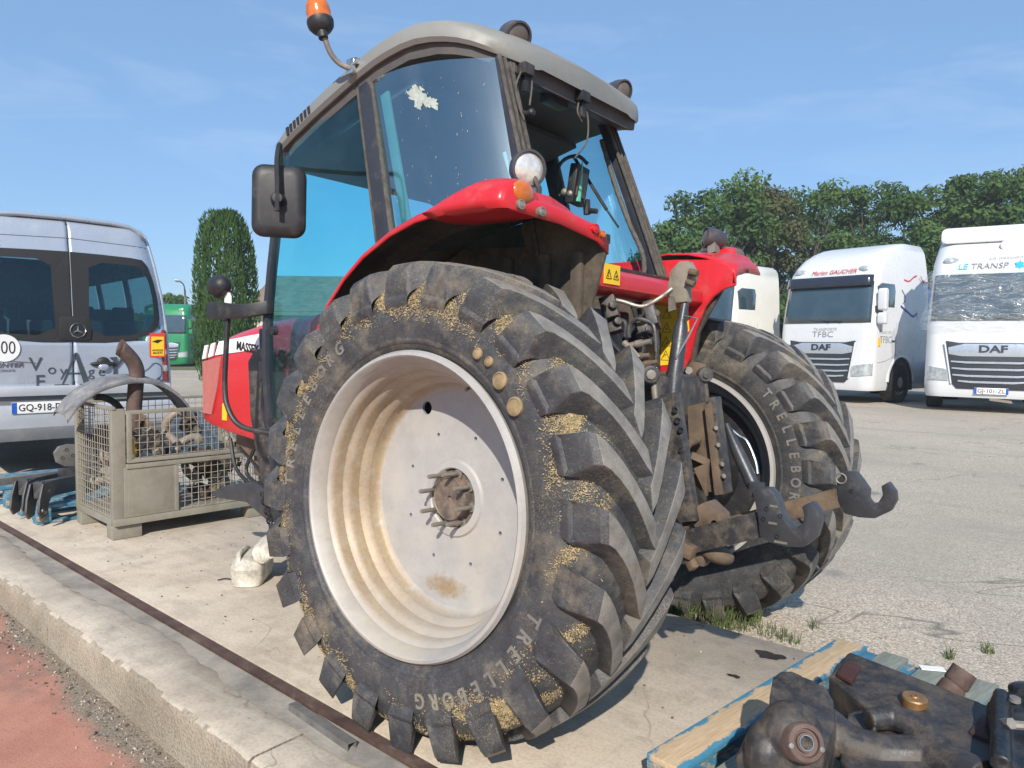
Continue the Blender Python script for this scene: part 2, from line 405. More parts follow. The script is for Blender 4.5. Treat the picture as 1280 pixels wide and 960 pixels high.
M['cement'] = paint('grey_cement_fillet', (0.26, 0.235, 0.20), 0.9, var=0.25, vs=4, dirt=(0.40, 0.35, 0.28), damt=0.42, ds=4, bump=0.6, bs=80, co='World')
M['joint'] = paint('joint_dirt', (0.06, 0.05, 0.04), 0.95, var=0.4, vs=12, co='World')

# the ground: one sheet to the horizon, dipping beside the slab and rising towards the lorries
def gh(x, y):
    v = y + 0.042 * x
    h = -0.105 * (1 - sstep(2.2, 5.6, x)) * sstep(-9, -2.5, y) + 0.10 * sstep(-4.5, -14.5, y) * (1 - sstep(8, 24, x))
    if v > -0.45 and x < 5.8: h = min(h, -0.12)
    if v > 0.8: h = -0.30
    return h
def axis_pts(lo, hi, step, far):
    a = []; x = lo
    while x <= hi: a.append(x); x += step
    d = step; p = hi
    while p < far: d *= 1.5; p += d; a.append(p)
    d = step; p = lo
    while p > -far: d *= 1.5; p -= d; a.insert(0, p)
    return a
xs = axis_pts(-5, 9, 0.35, 700); ys = axis_pts(-20, 3.1, 0.35, 700)
gb = MB(); nX, nY = len(xs), len(ys)
gb.add([(x, y, gh(x, y)) for x in xs for y in ys], [(i * nY + j, (i + 1) * nY + j, (i + 1) * nY + j + 1, i * nY + j + 1) for i in range(nX - 1) for j in range(nY - 1)])
tag(gb.build('ground', M['asphalt'], smooth=180), kind='structure')
rb = MB()
rx = [-6 + 0.5 * i for i in range(45)]
def rz_(x): return -0.165 - 0.018 * max(-1.5, min(3.2, 3.2 - x))
rb.add([p for x in rx for p in ((x, 1.705 - 0.042 * x - 0.03, rz_(x)), (x, 2.4, rz_(x)), (x, 6.5, rz_(x)))],
       [(3 * i + j, 3 * i + 3 + j, 3 * i + 4 + j, 3 * i + 1 + j) for i in range(len(rx) - 1) for j in range(2)])
tag(rb.build('road', M['redroad']), kind='structure')

def slab_piece(name, u0, u1, v0, v1, mat, parent, rough=0.0, top=0.0, bot=-0.40, bev=0.008, seed=1):
    rnd = random.Random(seed); b = MB(); n = max(2, int((u1 - u0) / 0.03)); rings = []
    e = e2 = 0.0
    for i in range(n + 1):
        u = lerp(u0, u1, i / n); e = e * 0.82 + rnd.uniform(-rough, rough) * 0.6; e2 = e2 * 0.7 + rnd.uniform(-rough, rough) * 0.4
        prof = [(v0, bot), (v0, top - bev), (v0 + bev, top), (v1 - 0.022 + e, top), (v1 - 0.006 + e * 0.7, top - 0.012 + e2), (v1 + e2 * 0.6, top - 0.045), (v1 + e * 0.3, top - 0.10), (v1 + 0.008, bot)]
        rings.append([SV(u, v) + (z,) for v, z in prof])
    b.loft(rings, True, True)
    o_ = b.build(name, mat, parent, smooth=50)
    if isinstance(mat, list):
        for p in o_.data.polygons:
            if p.normal.z < 0.80: p.material_index = 1
    return o_
slab = slab_piece('pavement', -6, 5.85, -0.57, 1.285, M['concrete'], None)
tag(slab, kind='structure')
ku = [-6, -2.2, -0.9, 0.30, 2.36, 4.3, 6.4, 9.0]
for i in range(len(ku) - 1):
    slab_piece('kerb_stone', ku[i] + 0.004, ku[i + 1] - 0.004, 1.395, 1.695, [M['concrete'], M['kerb']], slab, rough=0.010, top=0.002 + 0.003 * (i % 2), seed=i + 3)
def strip(name, v0, v1, z, mat, u0=-6, u1=9, z0=-0.34, wob=0.0, seed=1):
    rnd = random.Random(seed); b = MB(); n = 90; R = []
    for i in range(n + 1):
        u = lerp(u0, u1, i / n); w = rnd.uniform(-wob, wob)
        R.append([SV(u, v) + (zz,) for v, zz in ((v0, z0), (v0, z), (v1 + w, z), (v1 + w, z0))])
    b.loft(R); return b.build(name, mat, slab, smooth=30)
strip('steel_rail', 1.290, 1.334, 0.009, M['rail'])
strip('rail_groove', 1.334, 1.346, -0.012, M['joint'])
strip('cement_fillet', 1.346, 1.397, 0.0005, M['cement'], seed=5)
# thin cement skin smeared over the kerb top beside the rail
sk = MB(); rnd = random.Random(11); pu = []
for i in range(121):
    u = -2.5 + i * 0.07
    w = 0.02 + 0.10 * (0.5 + 0.5 * math.sin(u * 2.3 + 1)) * (0.5 + 0.5 * math.sin(u * 0.9)) + rnd.uniform(-0.012, 0.012)
    pu.append((u, max(0.01, w)))
sk.add([p for u, w in pu for p in (SV(u, 1.36) + (0.0085,), SV(u, 1.397 + w) + (0.0085,))], [(2 * i, 2 * i + 2, 2 * i + 3, 2 * i + 1) for i in range(120)])
sk.build('cement_smear', M['cement'], slab)

# oil stain on the slab, irregular dark puddle skin
def blob(name, cx, cy, r, z, mat, parent, seed, ex=1.0, n=40):
    rnd = random.Random(seed); ph = [rnd.uniform(0, 6.28) for _ in range(5)]
    pts = []
    for k in range(n):
        a = 2 * PI * k / n
        q = r * (1 + 0.22 * math.sin(2 * a + ph[0]) + 0.16 * math.sin(3 * a + ph[1]) + 0.10 * math.sin(5 * a + ph[2]) + 0.06 * math.sin(9 * a + ph[3]))
        pts.append((cx + ex * q * math.cos(a), cy + q * math.sin(a), z))
    b = MB(); b.add(pts + [(cx, cy, z)], [(k, (k + 1) % n, n) for k in range(n)]); return b.build(name, mat, parent)
M['oil'] = paint('old_oil_stain', (0.035, 0.03, 0.028), 0.55, var=0.4, vs=12, co='World')
x, y, z = (-0.739,-0.364,0.000); blob('oil_stain', x, y, 0.05, 0.0042, M['oil'], slab, 3, 1.1)
x, y, z = (-0.704,-0.045,0.000); blob('oil_stain', x, y, 0.016, 0.0042, M['oil'], slab, 4, 1.5)

# loose things on the ground
rnd = random.Random(21); pb = MB()
for i in range(900):
    u = rnd.uniform(-0.6, 4.2); v = 1.715 + abs(rnd.gauss(0, 0.09)); s = rnd.uniform(0.0025, 0.0068) * (1 if rnd.random() < .9 else 1.8)
    x, y = SV(u, v)
    R = rotm(rnd.uniform(0, 6), rnd.uniform(0, 6), rnd.uniform(0, 6))
    pb.ell((x, y, rz_(x) + s * 0.4), (s, s * rnd.uniform(.6, 1), s * rnd.uniform(.4, .8)), 5, 3, R, 0 if rnd.random() < 0.35 else 1)
M['pebble'] = paint('pale_pebbles', (0.42, 0.37, 0.29), 0.85, var=0.3, vs=30, co='World')
M['pebble2'] = paint('dark_grit', (0.11, 0.095, 0.08), 0.9, var=0.4, vs=30, co='World')
tag(pb.build('gutter_pebbles', [M['pebble'], M['pebble2']]), 'loose pale pebbles and dark grit lying along the foot of the kerb', 'pebbles', kind='stuff')
lf = MB()
for i in range(260):
    u = rnd.uniform(-1.2, 5.0); v = rnd.uniform(-0.5, 1.24); x, y = SV(u, v); s = rnd.uniform(0.002, 0.007)
    lf.ell((x, y, s * .4), (s, s * .8, s * .6), 5, 3, rotm(0, 0, rnd.uniform(0, 6)), rnd.choice((0, 1, 1)))
tag(lf.build('slab_grit', [M['pebble'], M['pebble2']]), 'sparse grit and chips scattered over the concrete slab', 'grit', kind='stuff')

ai = MB(); a = (0.481,1.379,0.000); b_ = (0.074,1.416,0.000)
d = (Vector(b_) - Vector(a)); L = d.length
P_ = [(-0.018, 0.0), (-0.018, 0.026), (0.018, 0.026), (0.018, 0.0), (0.015, 0.0), (0.015, 0.023), (-0.015, 0.023), (-0.015, 0.0)]
ai.loft([[(0, p, q) for p, q in P_], [(L, p, q) for p, q in P_]])
M['zinc'] = paint('dull_grey_steel', (0.20, 0.19, 0.175), 0.55, metal=0.4, var=0.25, vs=14, dirt=(0.09, 0.07, 0.055), damt=0.3, ds=20)
o = ai.build('steel_channel', M['zinc'], loc=(a[0], a[1], 0.009), rot=(0, 0, math.atan2(d.y, d.x)))
tag(o, 'short grey steel channel offcut lying along the rail at the front edge of the slab', 'steel offcut')

# grass tufts at the slab edge by the right wheel
M['grass'] = paint('dry_green_grass', (0.075, 0.10, 0.03), 0.8, var=0.4, vs=20, co='World')
gr = MB()
def blades(cx, cy, n, R_, hh):
    for i in range(n):
        a = rnd.uniform(0, 6.28); q = R_ * math.sqrt(rnd.random()); x = cx + q * math.cos(a); y = cy + q * math.sin(a); z = gh(x, y)
        h = rnd.uniform(0.4, 1) * hh; l = rnd.uniform(-.7, .7) * h; l2 = rnd.uniform(-.7, .7) * h; w = 0.0022
        gr.add([(x - w, y, z), (x + w, y, z), (x + l * .4 + w * .7, y + l2 * .4, z + h * .7), (x + l * .4 - w * .7, y + l2 * .4, z + h * .7), (x + l, y + l2, z + h)], [(0, 1, 2, 3), (3, 2, 4)])
for (px_, n, R_, hh) in (((-0.149,-0.809,-0.100), 260, 0.20, 0.16), ((-0.335,-0.891,-0.100), 120, 0.12, 0.13), ((-0.395,-1.024,-0.100), 60, 0.05, 0.2), ((-0.651,-0.868,-0.100), 30, 0.06, 0.07), ((-0.702,-1.134,-0.100), 14, 0.03, 0.08), ((-1.338,-1.171,-0.100), 20, 0.03, 0.08), ((-1.481,-1.385,-0.100), 20, 0.03, 0.07), ((-0.530,-0.908,-0.100), 40, 0.1, 0.06)):
    blades(px_[0], px_[1], n, R_, hh)
tag(gr.build('grass', M['grass'], fix=False, smooth=0), 'dry grass tufts growing at the slab edge beside the right rear wheel', 'grass', kind='stuff')

# ================================================================== THE TRACTOR
tractor = thing('tractor', 'red farm tractor with muddy rear wheels, grey cab roof and open rear window', 'tractor', (0, 0.00027, -0.02423), 0, None, rad(1.30368))
WR = 0.8768; WZ = WR - 0.03; WY = 1.0649; HALF = 0.2475      # wheel radius, hub height, wheel centre, half width
_a = rad(2.0005)
def wheel_loc(y):      # the axle hangs two degrees off the body
    yy = y - WY; return (0, WY + yy * math.cos(_a) - WZ * math.sin(_a), yy * math.sin(_a) + WZ * math.cos(_a))

def mat_tyre(top=False):
    t = NT('worn_lug_top' if top else 'dusty_tyre_rubber'); c = t.coord('World')
    big = t.noise(c, 3.2, 6, 0.65, 0.4); fine = t.noise(c, 55, 5, 0.75); mid = t.noise(c, 11, 6, 0.7)
    base = t.ramp(mid, [(0.25, (0.026, 0.027, 0.032)), (0.55, (0.058, 0.059, 0.063)), (0.85, (0.115, 0.110, 0.105))])
    mudc = t.ramp(fine, [(0.3, (0.14, 0.11, 0.075)), (0.7, (0.29, 0.235, 0.155))])
    if top:
        base = t.ramp(mid, [(0.25, (0.10, 0.095, 0.088)), (0.50, (0.20, 0.185, 0.165)), (0.75, (0.31, 0.285, 0.25))])
        mk = t.ramp(big, [(0.55, 0.0), (0.72, 0.55)])
    else:
        s = t.math('ADD', t.math('MULTIPLY', big, 0.6), t.math('MULTIPLY', mid, 0.4))
        mk = t.ramp(s, [(0.51, 0.0), (0.67, 0.7)])
    col = t.mix(mk, base, mudc)
    scr = t.noise(t.coord('World', (1, 1, 3)), 34, 3, 0.8, 2.0)
    col = t.mix(t.ramp(scr, [(0.58, 0.0), (0.68, 0.45)]), col, (0.26, 0.22, 0.155))
    spk = t.noise(c, 190, 3, 0.7); zone = t.ramp(t.noise(c, 4.5, 5, 0.7, 0.5), [(0.48, 0.0), (0.70, 1.0)])
    col = t.mix(t.math('MULTIPLY', t.ramp(spk, [(0.52, 0.0), (0.62, 0.7)]), zone), col, (0.34, 0.265, 0.15))
    t.set(**{'Base Color': col, 'Roughness': t.ramp(mk, [(0.0, 0.52), (1.0, 0.92)]), 'Specular IOR Level': 0.4})
    t.bump(t.math('ADD', t.math('MULTIPLY', mid, 0.9), t.math('MULTIPLY', fine, 0.5)), 0.55, 0.008)
    return t.mat
M['letters'] = paint('moulded_letters', (0.17, 0.16, 0.142), 0.7, var=0.3, vs=6, dirt=(0.26, 0.21, 0.13), damt=0.3, ds=5, co='World')
M['tyre'] = mat_tyre(); M['lugtop'] = mat_tyre(True)
def mat_rim():
    t = NT('silver_rim_with_mud'); c = t.coord('Object')
    sep = t.n('ShaderNodeSeparateXYZ'); t.l(c, sep.inputs[0])
    r2 = t.math('SQRT', t.math('ADD', t.math('MULTIPLY', sep.outputs[0], sep.outputs[0]), t.math('MULTIPLY', sep.outputs[2], sep.outputs[2])))
    n1 = t.noise(c, 5, 6, 0.7); n2 = t.noise(c, 60, 4, 0.8); n3 = t.noise(c, 18, 5, 0.7)
    base = t.ramp(n1, [(0.3, (0.35, 0.34, 0.325)), (0.7, (0.46, 0.45, 0.435))])
    base = t.mix(t.ramp(n2, [(0.3, 0.35), (0.45, 0.0)]), base, (0.30, 0.26, 0.21))
    mud = t.ramp(n2, [(0.3, (0.23, 0.155, 0.08)), (0.7, (0.37, 0.275, 0.16))])
    # mud caught in the steps of the barrel, and one splash on the disc
    ring = t.ramp(r2, [(0.412, 0.0), (0.432, 1.0), (0.450, 0.75), (0.463, 0.95), (0.475, 0.6), (0.487, 0.9), (0.50, 0.4), (0.535, 0.12)])
    fwd = t.ramp(t.math('MULTIPLY_ADD', sep.outputs[0], 1.0, 0.5), [(0.35, 0.2), (0.85, 1.0)])
    rk = t.math('MULTIPLY', t.math('MULTIPLY', ring, fwd), t.ramp(t.math('ADD', t.math('MULTIPLY', n3, 0.6), t.math('MULTIPLY', n2, 0.4)), [(0.30, 0.0), (0.48, 1.0)]))
    sx = t.math('DIVIDE', t.math('SUBTRACT', sep.outputs[0], 0.02), 0.21); sz = t.math('DIVIDE', t.math('SUBTRACT', sep.outputs[2], -0.345), 0.095)
    sd = t.math('SQRT', t.math('ADD', t.math('MULTIPLY', sx, sx), t.math('MULTIPLY', sz, sz)))
    sp = t.ramp(t.math('ADD', sd, t.math('MULTIPLY', n3, 0.9)), [(0.70, 0.9), (1.75, 0.0)])
    col = t.mix(rk, base, mud); col = t.mix(sp, col, mud)
    film = t.ramp(t.noise(c, 2.5, 4), [(0.5, 0.0), (0.7, 0.4)]); col = t.mix(film, col, (0.50, 0.42, 0.30))
    t.set(**{'Base Color': col, 'Roughness': 0.55, 'Metallic': 0.15}); t.bump(t.math('ADD', n2, n3), 0.12, 0.004)
    return t.mat
M['rim'] = mat_rim()
M['rim_in'] = paint('grey_blue_rim_back', (0.22, 0.245, 0.28), 0.5, var=0.2, dirt=(0.20, 0.17, 0.13), damt=0.2)
M['hub'] = paint('greasy_hub', (0.16, 0.13, 0.11), 0.5, metal=0.5, var=0.4, vs=14, dirt=(0.28, 0.20, 0.13), damt=0.4, ds=18, bump=0.4, bs=60)

NL = 24; PITCH = 2 * PI / NL; RC = 0.832
def carcass_r(y):
    return interp([(0, 0.831), (0.1, 0.825), (0.185, 0.807), (0.213, 0.78), (0.233, 0.745), (0.247, 0.70)], abs(y))
def lug_mesh(sy, sd):
    """one bar of the tread; sy: which shoulder (+1/-1), sd: sense of the sweep about the axle"""
    b = MB(); rings = []
    #      y      phi    rbase  rtop   half-top half-base
    S = [(0.243, -0.012, 0.690, 0.716, 0.054, 0.066),
         (0.254, -0.010, 0.715, 0.752, 0.054, 0.072),
         (0.259, -0.006, 0.735, 0.802, 0.053, 0.074),
         (0.253, 0.000, 0.750, 0.843, 0.051, 0.074),
         (0.237, 0.010, 0.765, 0.864, 0.048, 0.072),
         (0.211, 0.034, 0.780, 0.871, 0.044, 0.069),
         (0.178, 0.070, 0.795, 0.874, 0.041, 0.066),
         (0.140, 0.116, 0.808, 0.8755, 0.039, 0.064),
         (0.098, 0.174, 0.813, 0.8765, 0.039, 0.064),
         (0.055, 0.240, 0.815, 0.877, 0.041, 0.066),
         (0.018, 0.298, 0.815, 0.877, 0.043, 0.068),
         (-0.012, 0.335, 0.815, 0.876, 0.039, 0.066)]
    for y, ph, rb, rt, ht, hb in S:
        ring = []
        for (r, h) in ((rb, -hb), (rt, -ht), (rt, ht), (rb, hb)):
            a = (ph + h / 0.86)
            # rotation about +Y: angle measured from +Z towards +X
            ring.append((r * math.sin(sd * a), sy * y, r * math.cos(sd * a)))
        rings.append(ring)
    b.loft(rings)
    me = b.mesh('tread_lug', [M['tyre'], M['lugtop']], smooth=40, bevel=0.017, seg=3)
    for p in me.polygons:
        c = p.center; rr = math.hypot(c.x, c.z); nr = (p.normal.x * c.x + p.normal.z * c.z) / max(rr, 1e-6)
        if nr > 0.75 and rr > 0.855: p.material_index = 1
    return me
def ring_letters(txt, r, y, size, a_mid, out=1, step=None):
    """raised letters round the sidewall; out=+1 face +Y. a = angle clockwise seen from outside, from the top"""
    b = MB(); n = len(txt); step = step or size * 0.98 / r
    for i, ch in enumerate(txt):
        me = text_mesh(ch, size, 0.008, M['tyre'], 0.0015)
        a = a_mid + (i - (n - 1) / 2) * step
        for v in me.vertices:
            x, z = v.co.x * 0.9, v.co.z; q = v.co.y
            # seen from outside (+Y side looking -Y): right on screen is -X
            X = -x; Z = z + r
            ca, sa = math.cos(a), math.sin(a)
            # clockwise seen from +Y = towards -X
            v.co = (X * ca - Z * sa, y - q, X * sa + Z * ca)
        vs = [v.co[:] for v in me.vertices]; fs = [tuple(p.vertices) for p in me.polygons]
        b.add(vs, fs); bpy.data.meshes.remove(me)
    return b
def make_wheel(side, y_c, loc):
    """side +1: outer face towards +Y"""
    t = MB()
    prof = [(0.545, -0.200), (0.560, -0.222), (0.590, -0.236), (0.64, -0.247), (0.70, -0.247), (0.745, -0.233), (0.780, -0.213), (0.807, -0.185), (0.825, -0.10), (0.831, 0)]
    prof = prof + [(r, -y) for r, y in prof[-2::-1]]
    t.lathe(prof, 96, axis=(0, 1, 0))
    # low moulded ribs on the sidewall
    for yy in (-1, 1):
        t.lathe([(0.575, yy * 0.229), (0.580, yy * 0.236), (0.590, yy * 0.239), (0.596, yy * 0.237)], 96, axis=(0, 1, 0))
    ty = t.build('tyre', M['tyre'], tractor, smooth=60, loc=loc, rot=(_a, 0, 0))
    sd = -1
    for sy, off in ((1, 0.0), (-1, 0.5)):
        me = lug_mesh(sy, sd)
        for k in range(NL):
            link(me, 'tread_lug', ty, rot=(0, (k + off + 0.3) * PITCH, 0))
    for am in (rad(140), rad(-62)) if side > 0 else ():
        tag(ring_letters('TRELLEBORG', 0.665, 0.2465, 0.072, am).build('lettering', M['letters'], ty, smooth=0), kind='stuff')
    if side < 0:
        # the inner sidewall, facing +Y, is the one in view
        for am in (rad(75), rad(-110)):
            tag(ring_letters('TRELLEBORG', 0.665, 0.2465, 0.072, am).build('lettering', M['letters'], ty, smooth=0), kind='stuff')
    # rim
    s = side
    r_ = MB()
    outer = [(0.548, 0.205), (0.553, 0.226), (0.545, 0.240), (0.534, 0.243), (0.526, 0.236), (0.520, 0.215), (0.512, 0.205), (0.508, 0.178), (0.492, 0.165), (0.487, 0.150),
             (0.486, 0.118), (0.470, 0.103), (0.464, 0.088), (0.463, 0.052), (0.446, 0.036), (0.440, 0.020), (0.438, -0.012), (0.428, -0.026), (0.415, -0.031)]
    r_.lathe([(r, s * y) for r, y in outer], 96, axis=(0, 1, 0), mi=0)
    inner = [(0.440, 0.020), (0.450, -0.03), (0.452, -0.08), (0.470, -0.10), (0.474, -0.14), (0.500, -0.16), (0.508, -0.20), (0.522, -0.215), (0.530, -0.240), (0.548, -0.238), (0.550, -0.210)]
    r_.lathe([(r, s * y) for r, y in inner[:8]], 96, axis=(0, 1, 0), mi=0 if s > 0 else 1)
    r_.lathe([(r, s * y) for r, y in inner[7:]], 96, axis=(0, 1, 0), mi=0)
    # disc with its holes, filled between loops
    bm = bmesh.new(); dy = s * -0.031
    def loop(cx, cz, r, n, ez=1.0):
        vs = [bm.verts.new((cx + r * math.cos(2 * PI * k / n), dy, cz + ez * r * math.sin(2 * PI * k / n))) for k in range(n)]
        return [bm.edges.new((vs[k], vs[(k + 1) % n])) for k in range(n)]
    es = loop(0, 0, 0.415, 96) + loop(0, 0, 0.150, 48)
    holes = [(0.17 * s, 0.335, 0.026)]
    for k in range(8):
        a = rad(22 + 45 * k); holes.append((0.255 * math.cos(a), 0.255 * math.sin(a), 0.0075))
    for hx, hz, hr in holes: es += loop(hx, hz, hr, 20 if hr > .02 else 10)
    bmesh.ops.triangle_fill(bm, use_beauty=True, use_dissolve=False, edges=es, normal=(0, s, 0))
    bm.verts.ensure_lookup_table(); bm.verts.index_update()
    vs = [v.co[:] for v in bm.verts]; fs = [tuple(v.index for v in f.verts) for f in bm.faces]; bm.free()
    disc = MB(); disc.add(vs, fs, 0)
    for hx, hz, hr in holes:   # thickness of the plate seen in each hole
        r_.lathe([(hr, dy), (hr, dy - s * 0.012)], 20, c=(hx, 0, hz), axis=(0, 1, 0), mi=1)
    r_.lathe([(0.150, s * -0.031), (0.143, s * -0.021), (0.118, s * -0.018), (0.113, s * -0.024), (0.113, s * -0.06)], 64, axis=(0, 1, 0))
    rim = r_.build('rim', [M['rim'], M['rim_in']], tractor, smooth=38, loc=loc, rot=(_a, 0, 0))
    disc.build('wheel_disc', M['rim'], rim, smooth=0)
    back = MB(); back.lathe([(0.001, s * -0.075), (0.42, s * -0.075), (0.42, s * -0.085), (0.001, s * -0.085)], 48, axis=(0, 1, 0))
    back.lathe([(0.3, s * -0.08), (0.28, s * -0.30), (0.001, s * -0.30)], 32, axis=(0, 1, 0))
    back.build('brake_drum', M['black'], rim, smooth=40)
    h = MB()
    h.lathe([(0.113, -0.05), (0.108, -0.036), (0.088, -0.034), (0.085, -0.010), (0.079, 0.0), (0.076, -0.004), (0.05, -0.002), (0.012, -0.004), (0.010, -0.016), (0.0, -0.016)] if s > 0 else [(0.113, 0.05), (0.09, 0.03), (0.0, 0.02)], 48, axis=(0, 1, 0))
    h.build('hub', M['hub'], rim, smooth=35)
    if s > 0:
        nm = MB(); nm.lathe([(0.0, 0), (0.020, 0), (0.020, 0.012), (0.0105, 0.014), (0.0, 0.014)], 6, axis=(0, 1, 0))
        nm.lathe([(0.0084, 0.010), (0.0084, 0.090), (0.007, 0.096), (0.0, 0.097)], 14, axis=(0, 1, 0))
        nm = nm.mesh('wheel_stud', M['bare'], smooth=40)
        for k in range(8):
            a = rad(12 + 45 * k); link(nm, 'wheel_stud', rim, loc=(0.098 * math.cos(a), -0.036, 0.098 * math.sin(a)))
        wv = MB(); wv.tube([(-0.2, 0.10, 0.44), (-0.203, 0.13, 0.43), (-0.205, 0.155, 0.42)], 0.006, 8)
        wv.build('tyre_valve', M['bare'], rim)
    return ty, rim
tyL, rimL = make_wheel(1, WY, wheel_loc(WY))
tyR, rimR = make_wheel(-1, -WY, wheel_loc(-WY))

# chaff stuck to the left tyre: thousands of chips, denser on the shoulder band
M['straw'] = paint('straw_chaff', (0.37, 0.285, 0.155), 0.9, var=0.45, vs=40, co='World')
ch = MB(); rnd = random.Random(5)
def clump(a, y): return math.sin(a * 5 + y * 9) + math.sin(a * 13.7 + 2 + y * 30) + 0.8 * math.sin(a * 31 + y * 50)
PROF = [(0.12, 0.822), (0.185, 0.807), (0.213, 0.780), (0.233, 0.745), (0.247, 0.70), (0.247, 0.64)]
acc = 0.0; PP = []
for i_, q in enumerate(PROF):
    if i_: acc += math.hypot(q[0] - PROF[i_ - 1][0], q[1] - PROF[i_ - 1][1])
    PP.append((q[0], q[1], acc))
PROF = PP
cnt = 0
while cnt < 52000:
    a = rnd.uniform(0, 2 * PI)
    s_ = rnd.gauss(0.115, 0.050)
    if not 0 <= s_ < 0.24: continue
    for q0, q1 in zip(PROF, PROF[1:]):
        if s_ <= q1[2]: break
    k = (s_ - q0[2]) / (q1[2] - q0[2]); y, r = lerp(q0[0], q1[0], k), lerp(q0[1], q1[1], k); ny, nr = -(q1[1] - q0[1]), (q1[0] - q0[0]); m_ = math.hypot(ny, nr); ny, nr = ny / m_, nr / m_
    y += ny * rnd.uniform(0.0005, 0.005); r += nr * rnd.uniform(0.0005, 0.005)
    up_ = 0.9 if (-0.7 < ((a + PI) % (2 * PI) - PI) < 1.9 and s_ > 0.05) else 0.0      # thicker on the upper front quarter
    if clump(a, s_) + up_ + rnd.gauss(0, 0.95) < 1.45: continue
    cnt += 1
    c = Vector((r * math.sin(a), y, r * math.cos(a))); n_ = Vector((math.sin(a) * nr, ny, math.cos(a) * nr)).normalized()
    u = n_.orthogonal().normalized(); q = rnd.uniform(0, 6.28); u2 = n_.cross(u); d = u * math.cos(q) + u2 * math.sin(q); e = n_.cross(d)
    l = rnd.uniform(0.0007, 0.0034) if rnd.random() < 0.93 else rnd.uniform(0.003, 0.007); w = rnd.uniform(0.0005, 0.0014); tl = rnd.uniform(0, 0.004)
    ch.add([c - d * l - e * w, c + d * l - e * w + n_ * tl, c + d * l + e * w + n_ * (tl + .001), c - d * l + e * w], [(0, 1, 2, 3)])
tag(ch.build('chaff', M['straw'], tyL, smooth=0, fix=False), kind='stuff')
# two flat dried mud cakes on the sidewall
mc = MB()
for (a, r, s_) in ((rad(-62 + 0), 0.69, 0.035), (rad(-70), 0.70, 0.034)):
    pass
M['mudcake'] = paint('dried_mud', (0.26, 0.19, 0.105), 0.95, var=0.3, vs=30, bump=0.7, bs=70, co='World')
for (px_, s_) in (((-0.438,1.310,1.307), 0.030), ((-0.504,1.300,1.229), 0.032), ((-0.338,1.310,1.391), 0.020), ((-0.388,1.310,1.366), 0.018)):
    mc.lathe([(s_, -0.005), (s_ * .97, 0.006), (s_ * .75, 0.010), (s_ * .72, 0.007), (s_ * .3, 0.010), (0, 0.009)], 18, c=(px_[0], 0.247, px_[2] - WZ), axis=(0, 1, 0.1))
mc.build('mud_cake', M['mudcake'], tyL, smooth=30)

# ------------------------------------------------------------------ cab
def T(mb, name, mats, parent=None, **k): return mb.build(name, mats, parent or tractor, **k)
def smooth_tab(tab, n=8):
    return [(p.x, p.y) for p in bez([(x, y, 0) for x, y in tab], n)]
ROOF_E = smooth_tab([(0.12, 2.67), (0.20, 2.70), (0.34, 2.75), (0.54, 2.77), (0.8, 2.73), (1.04, 2.655), (1.3, 2.57), (1.58, 2.48), (1.80, 2.42)])
ROOF_W = smooth_tab([(0.12, 0.42), (0.15, 0.53), (0.20, 0.60), (0.30, 0.68), (0.45, 0.74), (0.65, 0.775), (1.1, 0.775), (1.5, 0.75), (1.7, 0.70), (1.80, 0.62)])
def roof_rings(dy, dz, xs_):
    out = []
    for x in xs_:
        w = interp(ROOF_W, x); e = interp(ROOF_E, x) ; k = 1.0
        if x < 0.16: k = 0.85
        half = [(w - 0.012, e), (w + 0.004, e + 0.018), (w + 0.003, e + 0.062 * k), (w - 0.016, e + 0.092 * k), (w - 0.09, e + 0.112 * k), (w - 0.30, e + 0.128 * k), (0, e + 0.135 * k)]
        ring = half + [(-y, z) for y, z in half[-2::-1]] + [(-(w - 0.05), e + 0.012), (w - 0.05, e + 0.012)]
        out.append([(x, y, z) for y, z in ring])
    return out
rxs = [0.12, 0.135, 0.15, 0.17, 0.20, 0.24, 0.28, 0.34, 0.40, 0.47, 0.54, 0.62, 0.71, 0.80, 0.92, 1.04, 1.17, 1.30, 1.45, 1.58, 1.68, 1.75, 1.80]
b = MB(); b.loft(roof_rings(0, 0, rxs)); roof = T(b, 'roof', M['roof'], smooth=40, bevel=None)
# raised hatch outline near the rear left corner, vent recess on the flank
b = MB(); o_ = rrect(0.30, 0.15, 0.06, 5)
b.tube([(0.45 + p, 0.50 + q, interp(ROOF_E, 0.45 + p) + 0.119 - 0.07 * q) for p, q in o_ + o_[:1]], 0.004, 6); T(b, 'roof_hatch', M['roof'], roof)
b = MB()
for k in range(7):
    x = 1.30 + k * 0.034; z = interp(ROOF_E, x) + 0.045; b.box((x, 0.779 - max(0, x - 1.1) * 0.06, z), (0.020, 0.010, 0.042), rotm(0, rad(17), 0))
T(b, 'roof_vent', M['black'], roof)
# dark underside: rail over the door with two notches
def underside_pts(x, inset): return (x, interp(ROOF_W, x) - inset, interp(ROOF_E, x))
b = MB(); R_ = []
for x in [0.16, 0.2, 0.3, 0.37, 0.45, 0.6, 0.8, 1.0, 1.25, 1.5, 1.68]:
    w = interp(ROOF_W, x); e = interp(ROOF_E, x)
    R_.append([(x, w - 0.03, e + 0.015), (x, w - 0.038, e - 0.045), (x, w - 0.10, e - 0.055), (x, -(w - 0.10), e - 0.055), (x, -(w - 0.038), e - 0.045), (x, -(w - 0.03), e + 0.015)])
b.loft(R_); T(b, 'headlining', M['roof_under'], smooth=30)
b = MB()
for x in (0.62, 0.70, 1.40):
    e = interp(ROOF_E, x); b.box((x, 0.715, e - 0.022), (0.05, 0.03, 0.016), rotm(0, rad(15), 0))
T(b, 'rail_clip', M['black'], roof) if False else None
